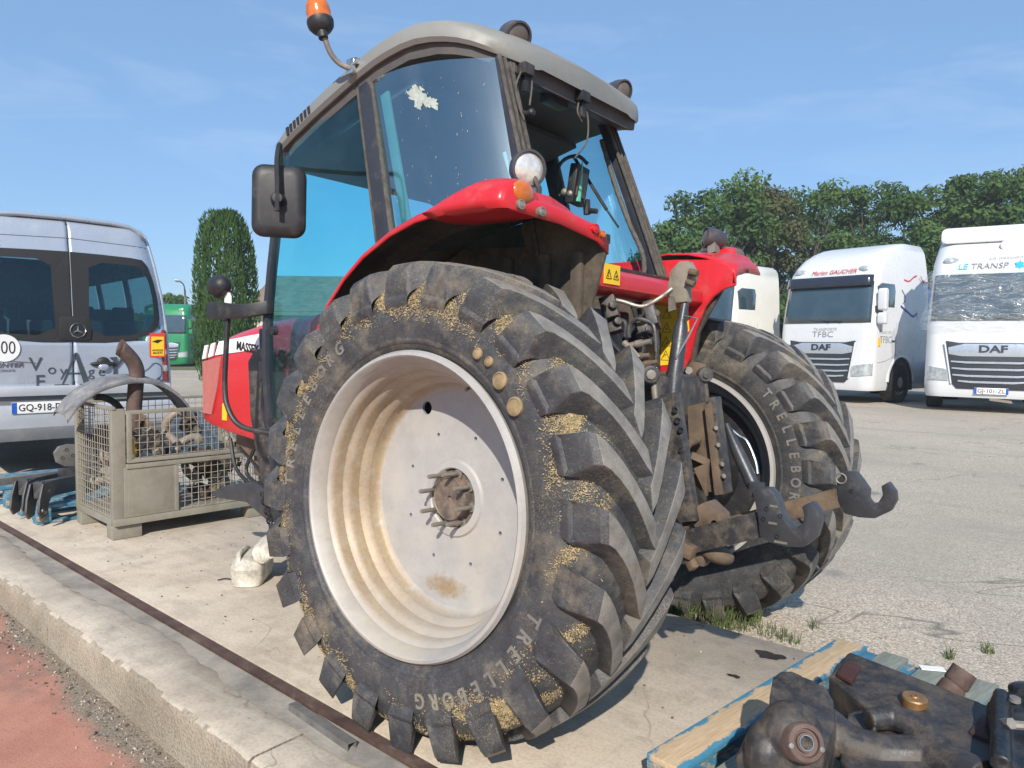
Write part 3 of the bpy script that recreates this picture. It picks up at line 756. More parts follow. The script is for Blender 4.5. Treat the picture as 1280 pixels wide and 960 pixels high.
# pillars
A_T, A_M, A_B = Vector((1.59, .715, 2.46)), Vector((1.70, .735, 1.47)), Vector((1.60, .735, 0.72))
B_T, B_M, B_L = Vector((.905, .720, 2.68)), Vector((.72, .755, 2.0)), Vector((.66, .76, 1.78))
CL_T, CL_M, CL_L = Vector((.215, .565, 2.69)), Vector((.035, .575, 2.10)), Vector((-.06, .58, 1.72))
CR_T, CR_M, CR_L = Vector((.385, -.535, 2.76)), Vector((.11, -.535, 2.10)), Vector((-.03, -.54, 1.74))
mirr = lambda v: Vector((v.x, -v.y, v.z))
def pillar(name, pts, w, d, mat, parent=None, side=1):
    bb = MB(); pts = bez(pts, 5); R_ = []
    for i, p in enumerate(pts):
        t = (pts[min(i + 1, len(pts) - 1)] - pts[max(i - 1, 0)]).normalized()
        n_ = Vector((0, side, 0)); n_ = (n_ - t * n_.dot(t)).normalized(); s_ = t.cross(n_)
        R_.append([p + s_ * (w / 2) + n_ * (d / 2), p - s_ * (w / 2) + n_ * (d / 2), p - s_ * (w / 2) - n_ * (d / 2), p + s_ * (w / 2) - n_ * (d / 2)])
    bb.loft(R_); return bb.build(name, mat, parent or tractor, bevel=min(w, d) * 0.22, smooth=40)
for sgn in (1, -1):
    f_ = (lambda v: v) if sgn > 0 else mirr
    pillar('front_pillar', [f_(A_T), f_(A_M), f_(A_B)], 0.035, 0.05, M['cabframe'], side=sgn)
    bp = pillar('door_pillar', [f_(B_T), f_(B_M), f_(B_L)], 0.088, 0.05, M['cabframe'], side=sgn)
    for dx in (-0.052, 0.052):
        pillar('door_seal', [f_(B_T + Vector((dx, 0.012, 0))), f_(B_M + Vector((dx, 0.012, 0))), f_(B_L + Vector((dx, 0.012, 0)))], 0.009, 0.03, M['seal'], bp, side=sgn)
# rear pillars: frame, pale seals
def rear_pillar(T_, M_, L_, sgn, ins):
    pl = pillar('rear_pillar', [T_, M_, L_], 0.06, 0.06, M['cabframe'], side=sgn)
    for k, dy in enumerate((0.035, -0.002, -0.038)):
        o_ = Vector((-0.036, dy * sgn, 0))
        pillar('window_seal', [T_ + o_, M_ + o_, L_ + o_], 0.014, 0.018 if k != 1 else 0.012, M['seal'], pl, side=sgn)
    return pl
rear_pillar(CL_T, CL_M, CL_L, 1, 0); prr = rear_pillar(CR_T, CR_M, CR_L, -1, 0)
# corrugated cable along the right rear pillar, looping below the window
b = MB(); pts = bez([(0.360,-0.500,2.615), (0.256,-0.500,2.336), (0.151,-0.480,2.126), (0.043,-0.440,1.951), (0.000,-0.380,1.829), (0.005,-0.280,1.742), (0.029,-0.150,1.724), (0.028,0.000,1.766)], 8)
b.tube(pts, [0.013 + 0.0022 * (i % 2) for i in range(len(pts))], 8); T(b, 'corrugated_hose', M['seal'], smooth=60)

# glazing
def pane(name, quad_rows, mat, parent=None, th=0.005):
    """rows of points, outer face; gets its own thickness"""
    bb = MB(); nr, nc = len(quad_rows), len(quad_rows[0]); flat = [Vector(p) for r in quad_rows for p in r]
    fs = [(i * nc + j, i * nc + j + 1, (i + 1) * nc + j + 1, (i + 1) * nc + j) for i in range(nr - 1) for j in range(nc - 1)]
    bb.add(flat, fs); o_ = bb.build(name, mat, parent or tractor, smooth=60); return o_
def door_glass(sgn):
    poly = [(1.585, 0.76), (1.64, 1.1), (1.68, 1.47), (1.655, 1.9), (1.575, 2.42), (1.3, 2.54), (1.05, 2.615), (0.945, 2.64), (0.86, 2.35), (0.765, 2.0), (0.80, 1.72), (0.93, 1.45), (1.03, 1.15), (1.08, 0.78)]
    bb = MB(); bb.prism([(x, z) for x, z in poly], sgn * 0.728, sgn * 0.734); g_ = T(bb, 'door_glass', M['cabglass'], smooth=0)
    return g_
dgl = door_glass(1); dgr = door_glass(-1)
b = MB(); pts = [(1.585, 0.76), (1.64, 1.1), (1.68, 1.47)]
pts = [(0.80, 1.74), (0.93, 1.47), (1.03, 1.17), (1.08, 0.79), (1.3, 0.75), (1.585, 0.755)]
b.tube(bez([(x, 0.735, z) for x, z in pts], 5), 0.017, 8); T(b, 'door_frame', M['cabframe'], dgl)
for (x, z) in ((1.62, 1.0), (1.62, 1.5), (0.78, 2.25), (0.80, 1.78)):
    b = MB(); b.lathe([(0.0, 0.030), (0.022, 0.028), (0.026, 0.0), (0.0, 0.0)], 16, c=(x, 0.735, z), axis=(0, 1, 0)); T(b, 'hinge_knob', M['black'], dgl)
def quarter(sgn, Bt, Bl, Ct, Cl):
    rows = []
    for i in range(9):
        v = i / 8; a = Bt.lerp(Bl, v); c = Ct.lerp(Cl, v); row = []
        for j in range(13):
            u = j / 12; p = a.lerp(c, u); bow = 0.075 * math.sin(PI * u)
            row.append(p + Vector((-0.3 * bow, sgn * bow, 0)))
        rows.append(row)
    return pane('quarter_glass', rows, M['quarterglass'])
qL = quarter(1, Vector((.855, .735, 2.685)), Vector((.63, .765, 1.83)), Vector((.20, .59, 2.685)), Vector((-.02, .60, 1.85)))
quarter(-1, Vector((.855, -.735, 2.72)), Vector((.56, -.765, 1.62)), Vector((.38, -.56, 2.73)), Vector((0.0, -.57, 1.75)))
pane('windscreen', [[(1.60, y, 2.45) for y in (-.70, 0, .70)], [(1.74, y, 1.5) for y in (-.72, 0, .72)], [(1.66, y, 1.2) for y in (-.72, 0, .72)]], M['cabglass'])
# white smear and small chips of dirt on the quarter glass
M['smear'] = paint('dried_white_smear', (0.36, 0.40, 0.36), 0.9, var=0.2, vs=30)
b = MB(); rnd = random.Random(31)
def glasspt(u, v):
    a = Vector((.855, .735, 2.685)).lerp(Vector((.63, .765, 1.83)), v); c = Vector((.20, .59, 2.685)).lerp(Vector((-.02, .60, 1.85)), v); bow = 0.075 * math.sin(PI * u)
    return a.lerp(c, u) + Vector((-0.3 * bow, bow + 0.003, 0))
cu_, cv_ = 0.44, 0.185
for (du, dv, sc) in ((0, 0, 1.0), (-0.075, -0.030, 0.35), (0.085, 0.035, 0.55), (0.10, 0.065, 0.25), (-0.03, 0.045, 0.30), (0.02, -0.045, 0.22)):
    n = 54; out = []
    for k in range(n):
        a = 2 * PI * k / n; q = sc * (1 + 0.18 * math.sin(3 * a + 1 + du * 40) + 0.14 * math.sin(7 * a + 2) + 0.10 * math.sin(13 * a) + rnd.uniform(-.16, .16))
        out.append((cu_ + du + 0.085 * q * math.cos(a), cv_ + dv + 0.048 * q * math.sin(a) + 0.038 * q * math.cos(a)))
    b.add([glasspt(u, v) for u, v in out] + [glasspt(cu_ + du, cv_ + dv)], [(k, (k + 1) % n, n) for k in range(n)])
tag(T(b, 'dried_smear', M['smear'], qL, smooth=0, fix=False), kind='stuff')
M['mint'] = paint('pale_green_trim', (0.30, 0.46, 0.40), 0.6)
pillar('inner_trim', [Vector((.80, .70, 2.62)), Vector((.63, .715, 2.05)), Vector((.56, .72, 1.80))], 0.055, 0.015, M['mint'])
b = MB(); b.tube(bez([(0.22, 0.50, 2.30), (0.16, 0.49, 2.12), (0.20, 0.48, 2.08), (0.30, 0.48, 2.09)], 5), 0.010, 8); T(b, 'grab_handle', M['white'])
b = MB()
for k in range(70):
    u = min(.97, max(.1, rnd.gauss(0.62, 0.25))); v = rnd.uniform(0.08, 0.9); s = rnd.uniform(0.001, 0.0028); l = rnd.uniform(1, 4)
    p = glasspt(u, v); d = Vector((-.9, -.2, 0)) * s; e = Vector((rnd.uniform(-.3, .3), 0, -1)) * s * l
    b.add([p, p + d, p + d + e, p + e], [(0, 1, 2, 3)])
tag(T(b, 'dirt_specks', M['smear'], qL, smooth=0, fix=False), kind='stuff')

# inside the cab
b = MB(); b.box((0.85, 0, 0.95), (1.6, 1.36, 0.06)); T(b, 'cab_floor', M['black'])
b = MB(); b.prism([(1.66, 0.75), (1.70, 1.45), (1.45, 1.52), (1.35, 1.35), (1.42, 0.95), (1.42, 0.75)], -0.40, 0.40); dash = T(b, 'dashboard', M['black'], bevel=0.03)
b = MB(); b.tube([(1.36, 0, 1.0), (1.22, 0, 1.50)], 0.04, 10)
ring = [Vector((1.20, 0, 1.53)) + (Vector((0.42, 0, 0.9)).normalized() * math.cos(a) + Vector((0, 1, 0)) * math.sin(a)) * 0.19 for a in [2 * PI * k / 24 for k in range(25)]]
b.tube(ring, 0.014, 8)
for a in (0.5, 2.6, 4.7): b.tube([Vector((1.21, 0, 1.525)), ring[int(a / (2 * PI) * 24)]], 0.010, 6)
T(b, 'steering_wheel', M['black'])
b = MB()
def cushion(c, s, R=None): 
    b.box(c, s, R)
cushion((0.62, 0, 1.30), (0.50, 0.52, 0.13)); cushion((0.38, 0, 1.62), (0.13, 0.50, 0.60), rotm(0, rad(-12), 0)); cushion((0.30, 0, 1.98), (0.10, 0.30, 0.18), rotm(0, rad(-8), 0)); cushion((0.60, 0, 1.12), (0.36, 0.38, 0.28))
seat = T(b, 'seat', M['cloth'], bevel=0.035, seg=3)
b = MB(); b.box((0.62, 0.33, 1.46), (0.34, 0.07, 0.06)); T(b, 'armrest', M['cloth'], seat, bevel=0.02)
b = MB(); b.prism([(0.0, 1.0), (0.0, 1.55), (0.35, 1.58), (0.95, 1.42), (1.1, 1.0)], -0.70, -0.36); T(b, 'side_console', M['black'], bevel=0.02)
b = MB(); b.prism([(-0.02, 1.0), (-0.02, 1.52), (0.3, 1.55), (0.75, 1.30), (0.8, 1.0)], 0.36, 0.72); T(b, 'side_console', M['black'], bevel=0.02)
# dark panel over the windscreen, roof console inside
b = MB(); b.box((1.05, 0, 2.56), (0.85, 1.30, 0.03), rotm(0, rad(14), 0)); T(b, 'roof_console', M['interior'])
# things just inside the rear opening: monitor on a hoop, lever with green knob, black handle
b = MB(); mc_ = Vector((0.389,-0.320,2.332)); b.box(mc_, (0.05, 0.16, 0.21), rotm(0, rad(-8), rad(10))); mon = T(b, 'monitor', M['black'], bevel=0.012)
b = MB(); b.box(mc_ + Vector((-0.028, 0.0, 0.0)), (0.006, 0.11, 0.13), rotm(0, rad(-8), rad(10))); T(b, 'screen', M['darklens'], mon)
b = MB(); b.tube(bez([(0.454,-0.250,2.270), (0.475,-0.250,2.402), (0.456,-0.280,2.471), (0.394,-0.320,2.492), (0.352,-0.360,2.451)], 6), 0.010, 8); T(b, 'hoop', M['black'])
b = MB(); b.tube([(0.372,-0.300,2.240), (0.360,-0.300,2.341), (0.348,-0.300,2.447)], [0.018, 0.014, 0.004], 8)
M['green_knob'] = paint('green_plastic', (0.12, 0.42, 0.30), 0.4); T(b, 'lever', M['green_knob'])
b = MB(); b.tube([(0.315,-0.300,2.242), (0.307,-0.300,2.165)], 0.02, 8); b.tube([(0.308,-0.300,2.186), (0.246,-0.300,2.175)], 0.014, 8); T(b, 'catch', M['black'])
b = MB(); b.ell((0.423,-0.250,2.288), 0.022, 10, 8); b.ell((0.385,-0.250,2.275), 0.020, 10, 8); T(b, 'coupling', M['bare'])
b = MB(); b.tube([(0.507,-0.450,2.528), (0.282,-0.450,2.213)], 0.010, 8); b.tube([(0.282,-0.450,2.213), (0.202,-0.450,2.109)], 0.006, 8); T(b, 'gas_strut', M['black'])
# wiper motor, clamps and loose cables under the rear edge of the roof
b = MB()
for p in ((0.150,0.463,2.658), (0.150,0.018,2.664)):
    p = Vector(p); b = MB(); b.box(p, (0.07, 0.07, 0.05)); b.box(p + Vector((0.0, -0.01, -0.05)), (0.03, 0.035, 0.09)); T(b, 'window_hinge', M['black'], bevel=0.006)
b = MB(); b.box((0.22, 0.02, 2.665), (0.05, 0.80, 0.035), rotm(0, 0, 0)); b.box((0.25, 0.10, 2.645), (0.06, 0.16, 0.05)); T(b, 'rear_header', M['cabframe'], bevel=0.006)
for pts in ([(0.140,0.497,2.639), (0.120,0.552,2.556), (0.100,0.557,2.476), (0.080,0.540,2.409)], [(0.140,0.436,2.671), (0.130,0.429,2.605), (0.110,0.467,2.496)],
            [(0.150,-0.011,2.648), (0.140,-0.036,2.567), (0.120,0.002,2.446), (0.100,0.128,2.338)], [(0.150,0.031,2.652), (0.140,0.056,2.582), (0.140,0.019,2.546)]):
    b = MB(); b.tube(bez(pts, 6), 0.0045, 6); T(b, 'loose_cable', M['seal'])
b = MB(); b.ell((0.100,0.467,2.463), (0.02, 0.02, 0.02), 10, 6); b.tube([(0.100,0.533,2.445), (0.100,0.467,2.463)], 0.009, 8); T(b, 'latch_knob', M['black'])

# red cowl under the rear window between the fenders
b = MB(); R_ = []
for y in [0.58, 0.4, 0.1, -0.2, -0.45, -0.60]:
    R_.append([(-0.10, y, 1.80), (-0.20, y, 1.785), (-0.235, y, 1.76), (-0.235, y, 1.70), (-0.20, y, 1.68), (-0.06, y, 1.68), (-0.06, y, 1.79)])
b.loft(R_); cowl = T(b, 'rear_cowl', M['red'], bevel=0.008)
b = MB(); b.box((-0.05, 0, 1.815), (0.07, 1.16, 0.03)); T(b, 'window_sill', M['black'], bevel=0.006)
st = Vector((-0.238,0.304,1.756)); b = MB(); b.box(st, (0.004, 0.125, 0.085)); sk_ = T(b, 'sticker', M['yellow'], cowl)
def warn_marks(parent, c, w, h, n, seed, axis='x', off=-0.003):
    """small black pictograms on a sticker facing -X (or +Y)"""
    rn = random.Random(seed); bb = MB()
    for i in range(n):
        u = lerp(-w / 2, w / 2, (i + .5) / n) if w > h else 0; v = 0 if w > h else lerp(-h / 2, h / 2, (i + .5) / n)
        s = min(w, h, max(w, h) / n) * 0.34
        def P_(a, b_):
            return (c[0] + off, c[1] + u + a, c[2] + v + b_) if axis == 'x' else (c[0] + u + a, c[1] - off, c[2] + v + b_)
        tri = [(-s, -s), (s, -s), (0, s)]
        for k in range(3):
            p, q = tri[k], tri[(k + 1) % 3]; bb.tube([P_(*p), P_(*q)], s * 0.09, 4)
        for k in range(3):
            p = (rn.uniform(-.3, .3) * s, rn.uniform(-.7, .1) * s); q = (p[0] + rn.uniform(-.4, .4) * s, p[1] + rn.uniform(-.1, .5) * s); bb.tube([P_(*p), P_(*q)], s * 0.10, 4)
    return tag(bb.build('pictogram', M['ink'], parent, smooth=0), kind='stuff')
warn_marks(cowl, st, 0.115, 0.075, 2, 3)

# ------------------------------------------------------------------ rear fenders
ARC = [(0.98, 1.02), (0.90, 1.20), (0.81, 1.36), (0.67, 1.58), (0.56, 1.69), (0.44, 1.775), (0.28, 1.85), (0.14, 1.890), (-0.02, 1.910), (-0.14, 1.915), (-0.24, 1.908), (-0.30, 1.90)]
FY = [0.60, 0.66, 0.75, 0.86, 0.97, 1.04, 1.085, 1.105, 1.112]
def lip_bottom(y): return interp([(0.60, 1.795), (0.66, 1.838), (0.86, 1.876), (1.112, 1.888)], y)
def lip_x(y): return interp([(0.60, -0.405), (0.66, -0.392), (0.86, -0.362), (1.112, -0.335)], y)
def fender(sgn):
    P_ = [Vector((x, 0, z)) for x, z in ARC]; R_ = []
    for i, p in enumerate(P_):
        t = (P_[min(i + 1, len(P_) - 1)] - P_[max(i - 1, 0)]).normalized(); n_ = Vector((t.z, 0, -t.x))
        if (n_.x * p.x + n_.z * (p.z - 0.9)) < 0: n_ = -n_
        lip = interp([(0, 0.030), (4, 0.030), (7, 0.036), (9, 0.046), (11, 0.050)], i)
        ring = []
        for y in FY:
            h = interp([(0.60, 0.020 + lip), (0.75, 0.034 + lip), (0.97, 0.030 + lip), (1.04, 0.016 + lip), (1.085, lip), (1.105, lip * 0.55), (1.112, 0.0)], y)
            if i >= 9:      # the rear part dips towards the tractor
                k = (i - 8) / 3; h -= k * max(0, 0.86 - y) * 0.22
            ring.append((p.x + n_.x * h, sgn * y, p.z + n_.z * h))
        R_.append(ring)
    for k, (dx, fz) in enumerate(((0.030, 1.0), (0.010, 0.93), (0.0, 0.70), (0.0, 0.0))):   # rear lip turned down
        ring = []
        for y in FY:
            e = interp([(1.04, 1.0), (1.112, 0.25)], y)
            ring.append((lip_x(y) + dx, sgn * y, lip_bottom(y) + 0.068 * fz * e))
        R_.append(ring)
    bb = MB(); bb.loft(R_, closed=False, caps=False)
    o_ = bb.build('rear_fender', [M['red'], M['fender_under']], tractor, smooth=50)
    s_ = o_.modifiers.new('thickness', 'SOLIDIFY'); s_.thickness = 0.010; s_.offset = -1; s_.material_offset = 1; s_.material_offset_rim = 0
    me = o_.data; bm = bmesh.new(); bm.from_mesh(me)
    cz = sum((f.normal.z for f in bm.faces if f.calc_center_median().z > 1.8))
    if cz < 0: bmesh.ops.reverse_faces(bm, faces=bm.faces)
    bm.to_mesh(me); bm.free(); me.shade_smooth(); me.set_sharp_from_angle(angle=rad(50))
    return o_
fL = fender(1); fR = fender(-1)
# inner walls
def wall_poly(back):
    out = []
    for x, z in ARC[:-1]:
        q = math.hypot(x, z - 0.87); out.append((x * (q + .045) / q, 0.87 + (z - 0.87) * (q + .045) / q))
    return out + back
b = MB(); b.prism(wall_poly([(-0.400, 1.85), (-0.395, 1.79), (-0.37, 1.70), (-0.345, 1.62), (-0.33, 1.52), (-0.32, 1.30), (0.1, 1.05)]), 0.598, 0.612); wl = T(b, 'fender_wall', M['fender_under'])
for x in (-0.28, -0.12, 0.08):
    b = MB(); b.box((x, 0.628, 1.55), (0.05, 0.03, 0.52)); T(b, 'wall_rib', M['fender_under'], wl, bevel=0.008)
# right wall: red on the side that faces the hitch, with an arched lower edge
poly = [(x, z) for x, _, z in ((0.413,-0.620,1.942), (0.160,-0.620,1.940), (-0.084,-0.620,1.934), (-0.267,-0.620,1.923), (-0.365,-0.620,1.888), (-0.405,-0.620,1.833), (-0.407,-0.620,1.784), (-0.343,-0.620,1.766), (-0.292,-0.620,1.731), (-0.250,-0.620,1.682), (-0.200,-0.620,1.560), (-0.169,-0.620,1.407), (-0.117,-0.620,1.312), (0.005,-0.620,1.228), (0.032,-0.620,1.438), (0.061,-0.620,1.680), (0.258,-0.620,1.788), (0.392,-0.620,1.825))]
b = MB(); b.prism(poly, -0.625, -0.60); wr = T(b, 'fender_wall', M['red'], bevel=0.006)
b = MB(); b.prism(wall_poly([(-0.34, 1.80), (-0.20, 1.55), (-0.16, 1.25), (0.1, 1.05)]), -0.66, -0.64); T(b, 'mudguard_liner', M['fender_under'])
# L shaped yellow warning sticker on the right wall
for k, (p, w, h) in enumerate((((-0.030,-0.597,1.534), 0.10, 0.33), ((-0.107,-0.597,1.619), 0.10, 0.15))):
    p = Vector(p); b = MB(); b.box((p.x, -0.5975 + 0.001 * k, p.z), (w, 0.003, h), rotm(0, rad(6), 0)); s_ = T(b, 'sticker', M['yellow'], wr)
    warn_marks(wr, (p.x, -0.596 + 0.001 * k, p.z), w * .8, h * .92, 4 if k == 0 else 2, 5 + k, 'y', 0.0015)
# lamp housings on the fenders
def housing(c, sgn, lens):
    bb = MB(); R_ = []
    for q in bez([(-0.16, 0.10, 0.070), (-0.13, 0.12, 0.095), (-0.02, 0.13, 0.105), (0.10, 0.125, 0.075), (0.24, 0.10, 0.012)], 6):
        t_, hy, hz = q
        R_.append([(c[0] + t_, c[1] + hy * math.cos(a), c[2] - 0.06 + max(-0.02, hz * math.sin(a)) ) for a in [PI * k / 20 for k in range(21)] + [PI + PI * k / 6 for k in range(1, 6)]])
    bb.loft(R_); h_ = bb.build('lamp_housing', M['red'], tractor, smooth=50)
    bb = MB(); bb.ell((c[0] - 0.155, c[1] + 0.0, c[2] - 0.012), (0.022, 0.058, 0.040), 16, 10); bb.build('indicator_lens', lens, h_)
    return h_
hl = Vector((-0.330,1.050,1.960)); housing(Vector((hl.x + 0.15, hl.y, hl.z + 0.01)), 1, M['amber'])
hr = Vector((-0.219,-0.950,1.995)); housing(Vector((hr.x + 0.10, hr.y, hr.z + 0.0)), -1, M['darklens'])
def round_lamp(name, c, r, d, shell, lens, depth=0.09, parent=None, squash=1.0):
    """bowl with a lens; d points the way the light would shine"""
    d = Vector(d).normalized(); bb = MB()
    bb.lathe([(0.0, -depth), (r * .35, -depth * .97), (r * .72, -depth * .78), (r * .95, -depth * .35), (r * 1.0, 0.0), (r * 1.03, 0.012), (r * .90, 0.014), (r * .88, 0.004)], 28, c=c, axis=d)
    o_ = bb.build(name, shell, parent or tractor, smooth=50)
    bb = MB(); bb.lathe([(r * .90, 0.002), (r * .6, 0.014), (r * .3, 0.019), (0, 0.020)], 28, c=c, axis=d); bb.build('lens', lens, o_, smooth=60)
    return o_
wl_ = round_lamp('work_lamp', (-0.236,0.900,2.083), 0.068, (-0.85, 0.40, -0.10), M['lampshell'], M['lens'], 0.08)
b = MB(); p = Vector((-0.275,0.880,2.012)); b.tube([p + Vector((0.03, 0, 0.05)), p, p + Vector((0, 0, -0.09))], 0.010, 8); T(b, 'lamp_bracket', M['iron'], wl_)
rl = round_lamp('work_lamp', (-0.142,-0.820,2.077), 0.058, (0.72, 0.68, 0.12), M['lampshell'], M['darklens'], 0.115)
b = MB(); p = Vector((-0.182,-0.820,2.017)); b.box(p + Vector((0, 0, -0.01)), (0.045, 0.055, 0.06), rotm(0.3, 0.2, 0)); b.tube([p, p + Vector((0, 0, -0.12))], 0.012, 8); T(b, 'lamp_bracket', M['bare'], rl)
round_lamp('work_lamp', (0.198,0.460,2.814), 0.070, (-0.75, 0.18, -0.40), M['lampshell'], M['darklens'], 0.10)
round_lamp('work_lamp', (0.191,-0.430,2.830), 0.060, (-0.85, 0.22, -0.28), M['lampshell'], M['darklens'], 0.11)
b = MB()
for q in ((0.255,0.460,2.853), (0.266,-0.420,2.868)): b.box(Vector(q) + Vector((0.05, 0, -0.02)), (0.09, 0.04, 0.05), rotm(0, 0.3, 0))
T(b, 'lamp_mount', M['bare'], bevel=0.006) if False else [T(MB().box(Vector(q) + Vector((0.05, 0, -0.02)), (0.09, 0.04, 0.05), rotm(0, 0.3, 0)), 'lamp_mount', M['bare'], bevel=0.006) for q in ((0.255,0.460,2.853), (0.266,-0.420,2.868))]
# buttons and small lamps on the rear lip
def stud_lamp(px_, r, mats, d=(-0.6, 0.75, 0.1), nm='push_button'):
    bb = MB(); bb.lathe([(0, 0.012), (r * .5, 0.012), (r * .62, 0.009), (r * .70, 0.012), (r, 0.010), (r * 1.05, -0.02), (0, -0.02)], 22, c=px_, axis=Vector(d)); return bb.build(nm, mats, fL, smooth=30)
stud_lamp((-0.345,1.076,1.910), 0.018, M['bare'], (-1, 0.2, 0.1)); stud_lamp((-0.358,0.975,1.901), 0.018, M['bare'], (-1, 0.15, 0.1))
stud_lamp((-0.390,0.681,1.883), 0.019, M['redlens'], (-1, 0.2, 0.1), 'tail_lamp'); stud_lamp((-0.400,0.646,1.866), 0.013, M['amber'], (-1, 0.2, 0.1), 'tail_lamp')
b = MB(); b.box((-0.390,0.601,1.854), (0.03, 0.03, 0.04)); T(b, 'tail_lamp', M['black'], fL, bevel=0.008)
for q in ((-0.372,-0.707,1.860), (-0.366,-0.848,1.883)):
    b = MB(); b.lathe([(0, 0.006), (0.010, 0.005), (0.012, -0.01)], 16, c=q, axis=(-1, 0.1, 0)); T(b, 'bolt_cover', M['black'], wr)

# beacon
bc = Vector((1.032,0.920,2.984)); ax = (Vector((1.032,0.920,2.984)) - Vector((0.998,0.920,2.880))).normalized()
arm_pts = bez([(0.935,0.800,2.734), (0.968,0.840,2.755), (0.983,0.880,2.794), (0.987,0.910,2.851), (0.999,0.920,2.887)], 6)
b = MB(); b.tube(arm_pts, 0.013, 10); bea = T(b, 'beacon_arm', M['bare'])
b = MB(); b.lathe([(0, -0.05), (0.022, -0.05), (0.024, -0.02), (0.046, -0.008), (0.060, 0.012), (0.063, 0.035), (0, 0.035)], 24, c=Vector((0.999,0.920,2.895)), axis=ax); T(b, 'beacon_base', M['black'], bea)
b = MB(); b.lathe([(0.060, 0.035), (0.060, 0.050), (0.056, 0.053), (0.056, 0.08), (0.058, 0.085), (0.055, 0.115), (0.045, 0.145), (0.02, 0.16), (0, 0.162)], 24, c=Vector((0.999,0.920,2.895)), axis=ax)
T(b, 'beacon_lens', M['amber'], bea)
b = MB(); p = Vector((0.935,0.790,2.745)); b.box(p, (0.05, 0.035, 0.07)); b.box(p + Vector((-0.03, 0, 0.02)), (0.03, 0.025, 0.03)); T(b, 'beacon_bracket', M['chrome'], bea, bevel=0.005)

# mirror: dark rounded shell on a cranked arm
mcx = Vector((1.124,1.050,2.087)); Rm = rotm(0, 0, rad(-50.6 + 12)) @ rotm(0, rad(90), 0)
shell = MB(); rr = []
for s_, z in ((0.86, -0.030), (0.97, -0.022), (1.0, 0.0), (0.98, 0.018), (0.90, 0.032), (0.70, 0.040)):
    rr.append([mcx + Rm @ Vector((q, p, -z)) for p, q in rrect(0.245 * s_, 0.335 * s_, 0.055 * s_, 6)])
shell.loft(rr); mir = T(shell, 'mirror', M['black'], smooth=50)
nb = (Rm @ Vector((0, 0, -1))).normalized(); upv = Vector((0, 0, 1)); sdv = nb.cross(upv).normalized()
b = MB(); b.lathe([(0, 0.07), (0.022, 0.068), (0.026, 0.04), (0.034, 0.03), (0.036, -0.01)], 18, c=mcx + nb * 0.03, axis=nb); T(b, 'mirror_knuckle', M['black'], mir)
b = MB(); b.tube(bez([mcx + nb * 0.095 + upv * -0.06 - sdv * 0.0, mcx + nb * 0.09 + upv * 0.05, mcx + nb * 0.08 + upv * 0.17 + sdv * 0.005, mcx + nb * 0.03 + upv * 0.255, mcx + upv * 0.26 + Vector((0.15, -0.1, 0.0)), Vector((1.62, 0.72, 2.38))], 6), 0.012, 8); T(b, 'mirror_arm', M['black'], mir)

# hand rail, bracket and front lamp
b = MB(); b.tube(bez([(1.891,0.860,1.590), (1.904,0.860,1.422), (1.916,0.860,1.199), (1.879,0.860,1.067), (1.789,0.830,0.970), (1.595,0.740,0.937)], 6), 0.015, 10); T(b, 'hand_rail', M['black'])
b = MB(); R_ = []
for p, h in (((2.070,0.870,1.610), 0.045), ((1.975,0.875,1.608), 0.05), ((1.874,0.870,1.602), 0.045), ((1.763,0.840,1.602), 0.036), ((1.687,0.790,1.617), 0.036), ((1.650,0.750,1.627), 0.036)):
    p = Vector(p); R_.append([p + Vector((0, 0.02, h)), p + Vector((0, 0.02, -h)), p + Vector((0, -0.02, -h)), p + Vector((0, -0.02, h))])
b.loft(R_); brk = T(b, 'lamp_arm', M['black'], bevel=0.008)
fl = round_lamp('front_lamp', (1.969,0.870,1.742), 0.062, (0.9, -0.25, -0.05), M['black'], M['lens'], 0.10)
b = MB(); p = Vector((1.893,0.860,1.674)); b.prism([(p.x - .03, p.z - .035), (p.x + .03, p.z - .035), (p.x + .028, p.z + .01), (p.x + .012, p.z + .032), (p.x - .012, p.z + .032), (p.x - .028, p.z + .01)], 0.855, 0.865); T(b, 'lamp_tab', M['white'], brk)

# ------------------------------------------------------------------ bonnet and front
HB = [(3.06, 0.30, 0.93, 1.30), (3.04, 0.37, 0.905, 1.36), (2.98, 0.41, 0.895, 1.405), (2.85, 0.43, 0.875, 1.455), (2.6, 0.435, 0.845, 1.52), (2.3, 0.44, 0.82, 1.575), (2.0, 0.445, 0.80, 1.61), (1.72, 0.45, 0.80, 1.63)]
b = MB(); R_ = []
for x, w, z0, z1 in HB:
    h = [(w * .96, z0), (w, z0 + .03), (w, z1 - .15), (w - .012, z1 - .07), (w - .06, z1 - .02), (w * .55, z1 + .005), (0, z1 + .015)]
    R_.append([(x, y, z) for y, z in h + [(-y, z) for y, z in h[-2::-1]]])
b.loft(R_); hood = T(b, 'bonnet', M['red_hood'], smooth=40)
def hood_pt(px_, py_, off=0.003):
    return px_, py_
HY = 0.437
def side_decal(name, pix, mat, y=HY, th=0.006):
    bb = MB(); bb.prism([(x, z) for x, _, z in pix], y - 0.004, y + th); return T(bb, name, mat, hood)
M['grille'] = paint('dusty_pink_mesh', (0.42, 0.13, 0.11), 0.8, var=0.1, vs=30, bump=0.6, bs=220)
b_ = 0.44
side_decal('side_grille', [(2.944,0.440,1.304), (2.705,0.440,1.342), (2.742,0.440,1.159), (2.820,0.440,0.949), (2.926,0.440,0.953)], M['grille'], th=0.004)
M['decal'] = paint('white_decal', (0.80, 0.80, 0.79), 0.4, var=0.03)
side_decal('stripe', [(2.914,0.440,1.414), (2.872,0.440,1.420), (2.902,0.440,1.327), (2.945,0.440,1.321)], M['decal'])
side_decal('stripe', [(2.830,0.440,1.426), (2.779,0.440,1.437), (2.808,0.440,1.345), (2.870,0.440,1.333)], M['decal'])
